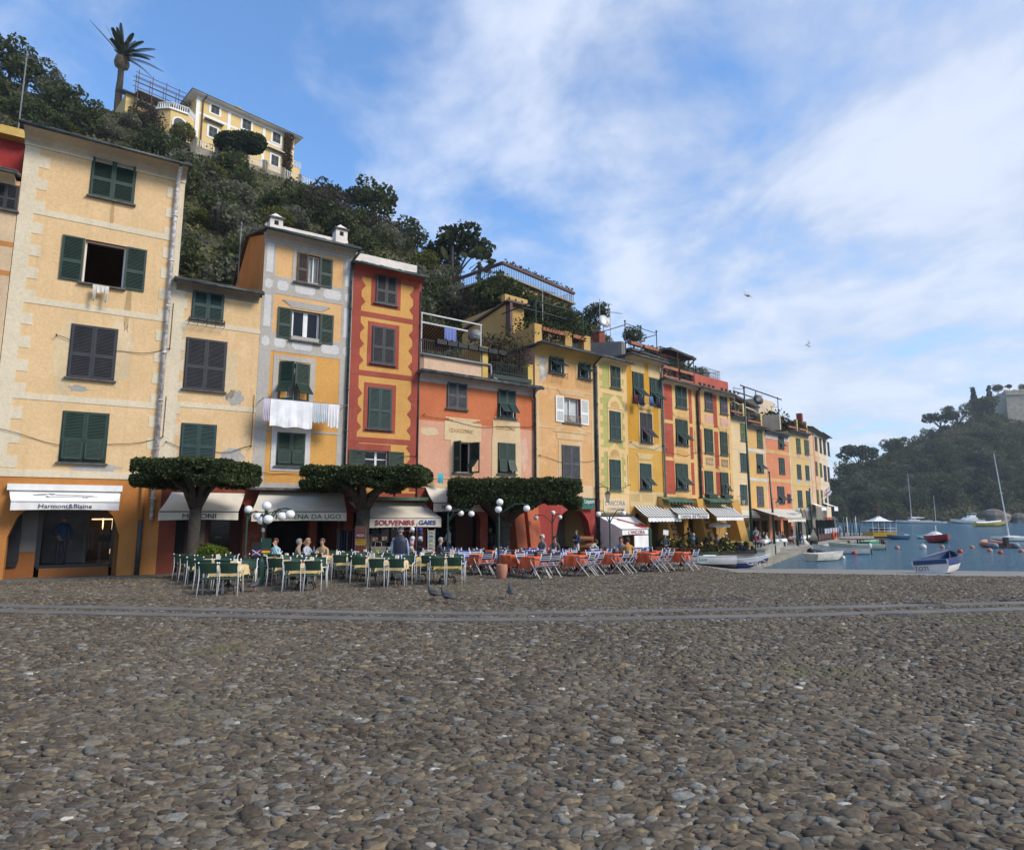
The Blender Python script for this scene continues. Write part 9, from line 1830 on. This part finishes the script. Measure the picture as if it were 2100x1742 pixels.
# buoys
for k, (px, py, c, s, lb) in enumerate(((1840.5, 1125, 'o', .25, 'faded orange buoy alone left of the white one'), (1893, 1124, 'w', .34, 'white pear shaped buoy in the middle of the harbour'), (1932.6, 1122.6, 'o', .23, 'faded buoy between the white one and the red boat'), (1993.5, 1123.6, 'o', .23, 'pink buoy right of the blue and white dinghy'), (1969, 1132.6, 'r', .25, 'bright red buoy just behind the beached dinghy'), (2030, 1131, 'o', .25, 'pink buoy left below the inflatable'), (2052, 1135, 'r', .22, 'small red buoy under the inflatable'), (2094.6, 1132, 'o', .25, 'pink buoy at the right edge below the sailing boat'),
 (1851, 1087, 'r', .24, 'tiny red buoy out by the dark blue boat'), (1856.5, 1100, 'w', .30, 'white buoy beside the dark blue boat, left one'), (1861.5, 1101, 'w', .30, 'white buoy beside the dark blue boat, right one'), (1752, 1136, 'r', .25, 'big red buoy against the long white rowing boat'), (1774.5, 1132, 'o', .23, 'faded pink buoy off the stern of the long white rowing boat'), (1728.7, 1145, 'w', .18, 'small white buoy at the bow of the cream dinghy'))):
 mb = MB(); mb.ball((0, 0, 0), s, 14, 0, (1, 1, 1.05), 8); mb.tube([(0, 0, s*.9), (0, 0, s*1.25)], s*.18, 6); o = mb.build('buoy', flat('buoy_'+c, {'o': (.40, .19, .13), 'w': (.58, .56, .54), 'r': (.42, .035, .025)}[c], .5, var=.25, vs=4), smooth=True); o.location = onwater(px, py)+Vector((0, 0, s*.35)); tag(o, lb, 'buoy', 'mooring buoys')
e = empty('fender_string', (0, 0, 0), 0, 'string of black and white striped fenders floating along the quay', 'fenders'); a, c = onwater(1663, 1131), onwater(1699, 1121)
for k in range(11): q = a.lerp(c, k/10)+Vector((0, 0, .12)); d = (c-a).normalized(); mb = MB(); mb.tube([q-d*.30, q+d*.30], .26, 10); mb.build('fender', M_WHITE if k % 2 or k > 7 else M_IRON, e, smooth=True)
# floating terrace with a peaked white roof
px_, Yd = 1806, 99; P0 = at(px_, 1100, Yd); e = empty('floating_terrace', (P0.x, Yd, WATER), R(-6), 'floating terrace with a yellow side and a peaked white canvas roof', 'floating platform'); e.scale = (.70, .75, .86); mb = MB(); mb.box((-2.4, -2, .0), (2.4, 3, .35), 0); mb.box((-2.45, -2.05, .35), (2.45, 3.05, 1.05), 1); mb.build('raft', [flat('black_raft', (.015, .02, .015)), flat('yellow_side', (.52, .30, .008), .5)], e); rf = MB(); z1, z2 = 3.0, 4.0; A = (.0, .3, z2)
for a, c in (((-3, -2.4), (3, -2.4)), ((3, -2.4), (3, 3.4)), ((3, 3.4), (-3, 3.4)), ((-3, 3.4), (-3, -2.4))):
 rows = [[tuple(Vector((a[0]+(c[0]-a[0])*q/6, a[1]+(c[1]-a[1])*q/6, z1)).lerp(Vector(A), f)-Vector((0, 0, .35*math.sin(f*math.pi)))) for q in range(7)] for f in (0, .25, .5, .75, .98)]; rf.grid(rows)
rf.build('canvas_roof', M_CANW, e)
for x in (-2.4, -1.2, 0, 1.2, 2.4):
 for y in (-2, 3): mb = MB(); mb.tube([(x, y, .85), (x, y, 3.0)], .06, 5); mb.build('post', M_WHITE, e)
mb = MB(); [mb.tube([(-2.4, y, z), (2.4, y, z)], .04, 4) for y in (-2, 3) for z in (1.3, 1.8)]; [mb.tube([(x, -2, z), (x, 3, z)], .04, 4) for x in (-2.4, 2.4) for z in (1.3, 1.8, 2.95)]; mb.build('railing', M_WHITE, e); mb = MB(); [mb.box((-1.8+k*.9, .2, .85), (-1.2+k*.9, .9, 1.6)) for k in range(4)]; mb.box((.6, 1.5, .85), (2.2, 2.6, 2.0)); mb.build('furniture', flat('dark_furniture', (.03, .022, .018)), e)
mb = MB(); mb.tube([(0, 0, .8), (-.1, 0, 6.6)], .09, 6); mb.tube([(-1.3, 0, 5.1), (1.2, 0, 5.15)], .05, 5); mb.build('mast', flat('mast_brown', (.16, .06, .04)), e)
e = empty('jetty', (0, 0, 0), 0, 'narrow dark wooden jetty on thin legs left of the floating terrace', 'jetty'); a, c = at(1727, 1104, 80), at(1818, 1103.8, 80); mb = MB(); mb.box((a.x, 79.6, a.z-.12), (c.x, 80.8, a.z)); mb.build('deck', flat('jetty_wood', (.09, .055, .04)), e); mb = MB(); [mb.tube([(x, 80+dy, WATER-1), (x, 80+dy, a.z)], .09, 6) for x in (c.x-.3, c.x-1.0, c.x-2.9, c.x-3.3) for dy in (0, .6)]; mb.build('legs', flat('jetty_wood', (0, 0, 0)), e)
# restaurant rail with lifebuoy, rope bundle
a = at(1679, 1100, 76); c = at(1722, 1095, 88); e = empty('terrace_railing', (a.x, a.y, -1.1), math.atan2(c.y-a.y, c.x-a.x), 'maroon quay terrace railing hung with blue and white striped cloth', 'railing'); L = (c-a).length; mb = MB(); mb.box((0, 0, .35), (L, .08, .9)); mb.box((0, .0, .2), (L, 1.2, .3)); mb.build('panel', flat('maroon_paint', (.08, .018, .015)), e); mb = MB()
for k in range(40): x = L*.25+k*L*.7/40; mb.box((x, -.02, .9), (x+L*.7/40, .02, 1.5), k % 2)
mb.build('striped_cloth', [M_WHITE, flat('stripe_blue', (.03, .08, .30))], e); mb = MB(); [mb.tube([(L*k/8, -.05, -.3), (L*k/8, -.05, 1.6)], .04, 5) for k in range(9)]; mb.build('posts', M_GREYM, e)
mb = MB(); mb.tube([(.38*math.cos(q*.35), 0, .38*math.sin(q*.35)) for q in range(19)], .09, 8, cap=False); o = mb.build('lifebuoy', flat('lifebuoy_orange', (.60, .12, .04), .5), smooth=True); p = at(1711.5, 1098, 83.2); o.location = p; o.rotation_euler = (0, 0, .8); o.scale = (1.4,)*3; tag(o, 'orange lifebuoy hanging on the striped quay railing', 'lifebuoy')
p = at(1669, 1113, 68.5); e = empty('fishing_tub', (p.x, 68.5, -1.1), 0, 'black tub on the quay edge with loops of white rope drawn up to a pole', 'tub'); mb = MB(); mb.lathe([(.38, 0), (.45, .5), (.42, .5)], 10); mb.build('tub', M_IRON, e); mb = MB(); [mb.tube([(0, 0, 1.7), (-.35+.1*k, -.1, .8), (-.4+.115*k, 0, .4)], .03, 4) for k in range(8)]; mb.build('rope', flat('old_rope', (0, 0, 0)), e)
p = at(1647, 1104, 67.); e = MB(); e.lathe([(.65, 0), (.4, .4), (.1, .8), (.05, .95)], 10); o = e.build('net_heap', flat('pale_net', (.45, .44, .38), .9), smooth=True); o.location = (p.x, 67, -1.05); tag(o, 'pale heap of fishing net left of the rope tub', 'fishing net')
for k, (px, Yd) in enumerate(((1630, 69.5), (1643, 73), (1652, 76.5), (1597, 60.), (1562, 55.4), (1580, 58.))):
 P0 = at(px, 1100, Yd); g = max(gzf(P0.x, Yd), -1.1); e = empty('quay_table', (P0.x, Yd, g), .9, f'white clothed table on the quay restaurant terrace, {["third from the far end", "second from the far end", "farthest", "by the end of the wall", "nearest the tall pole", "in the middle of the wall"][k]}', 'table', 'quay restaurant tables'); mb = MB(); mb.box((-.8, -.45, .70), (.8, .45, .74)); [mb.box((x, y, 0), (x+.06, y+.06, .7)) for x in (-.7, .6) for y in (-.4, .3)]; mb.build('frame', flat('maroon_paint', (0, 0, 0)), e)
 o = link('tablecloth', CLM[('cream', k % 4)].copy(), None, (P0.x, Yd, g)); o.data.materials[0] = M_WHITE; o.scale = (2., 1.2, 1.); o.rotation_euler = (0, 0, .9); tag(o, f'white cloth on the quay table {["third from the far end", "second from the far end", "at the far end", "by the end of the wall", "nearest the tall pole", "in the middle of the wall"][k]}', 'tablecloth', 'quay tablecloths')

# cables slung along the fronts
for k, (B, z, a, c, sg) in enumerate(((B1, 5.1, 0, 9, .5), (B1, 8.6, 1.5, 6, .35), (B2, 4.9, 0, 5, .3), (B3, 3.9, .2, 5, .12), (B4, 4.9, .5, 4.4, .2), (B5, 6.9, .2, 8.6, .3), (B6, 5.3, .2, 5.5, .25), (B7, 3.9, .1, 3, .2), (B8, 6.6, .1, 3.8, .3), (B9, 6.4, .1, 3.9, .25), (B10, 6.6, .1, 4, .2))):
 c = min(c, B.L-.1); mb = MB(); mb.tube([(a+(c-a)*q/14, -.05-.02*math.sin(q*1.3), z-sg*math.sin(q/14*math.pi)+.05*math.sin(q*.9+k)) for q in range(15)], .011, 4); mb.tube([(c, -.04, z), (c+.01, -.04, z+1.6+.3*(k % 3))], .011, 4); [mb.tube([(u, 0, z), (u, -.22, z+.02)], .02, 4) for u in (a+.02, c)]; mb.build('cable', M_IRON, B.root)
# thin sea haze: one closed box of air round everything
m = bpy.data.materials.new('sea_haze'); m.use_nodes = True; t = m.node_tree; t.nodes.clear(); pv = N(t, 'ShaderNodeVolumePrincipled'); pv.inputs['Color'].default_value = (.80, .88, 1., 1); pv.inputs['Density'].default_value = .00022; pv.inputs['Anisotropy'].default_value = .2
ou = N(t, 'ShaderNodeOutputMaterial'); t.links.new(pv.outputs[0], ou.inputs['Volume']); mb = MB(); mb.box((-400, -60, -4.), (700, 620, 130)); tag(mb.build('haze', m), 'thin pale sea haze over the harbour', 'haze', kind='stuff')
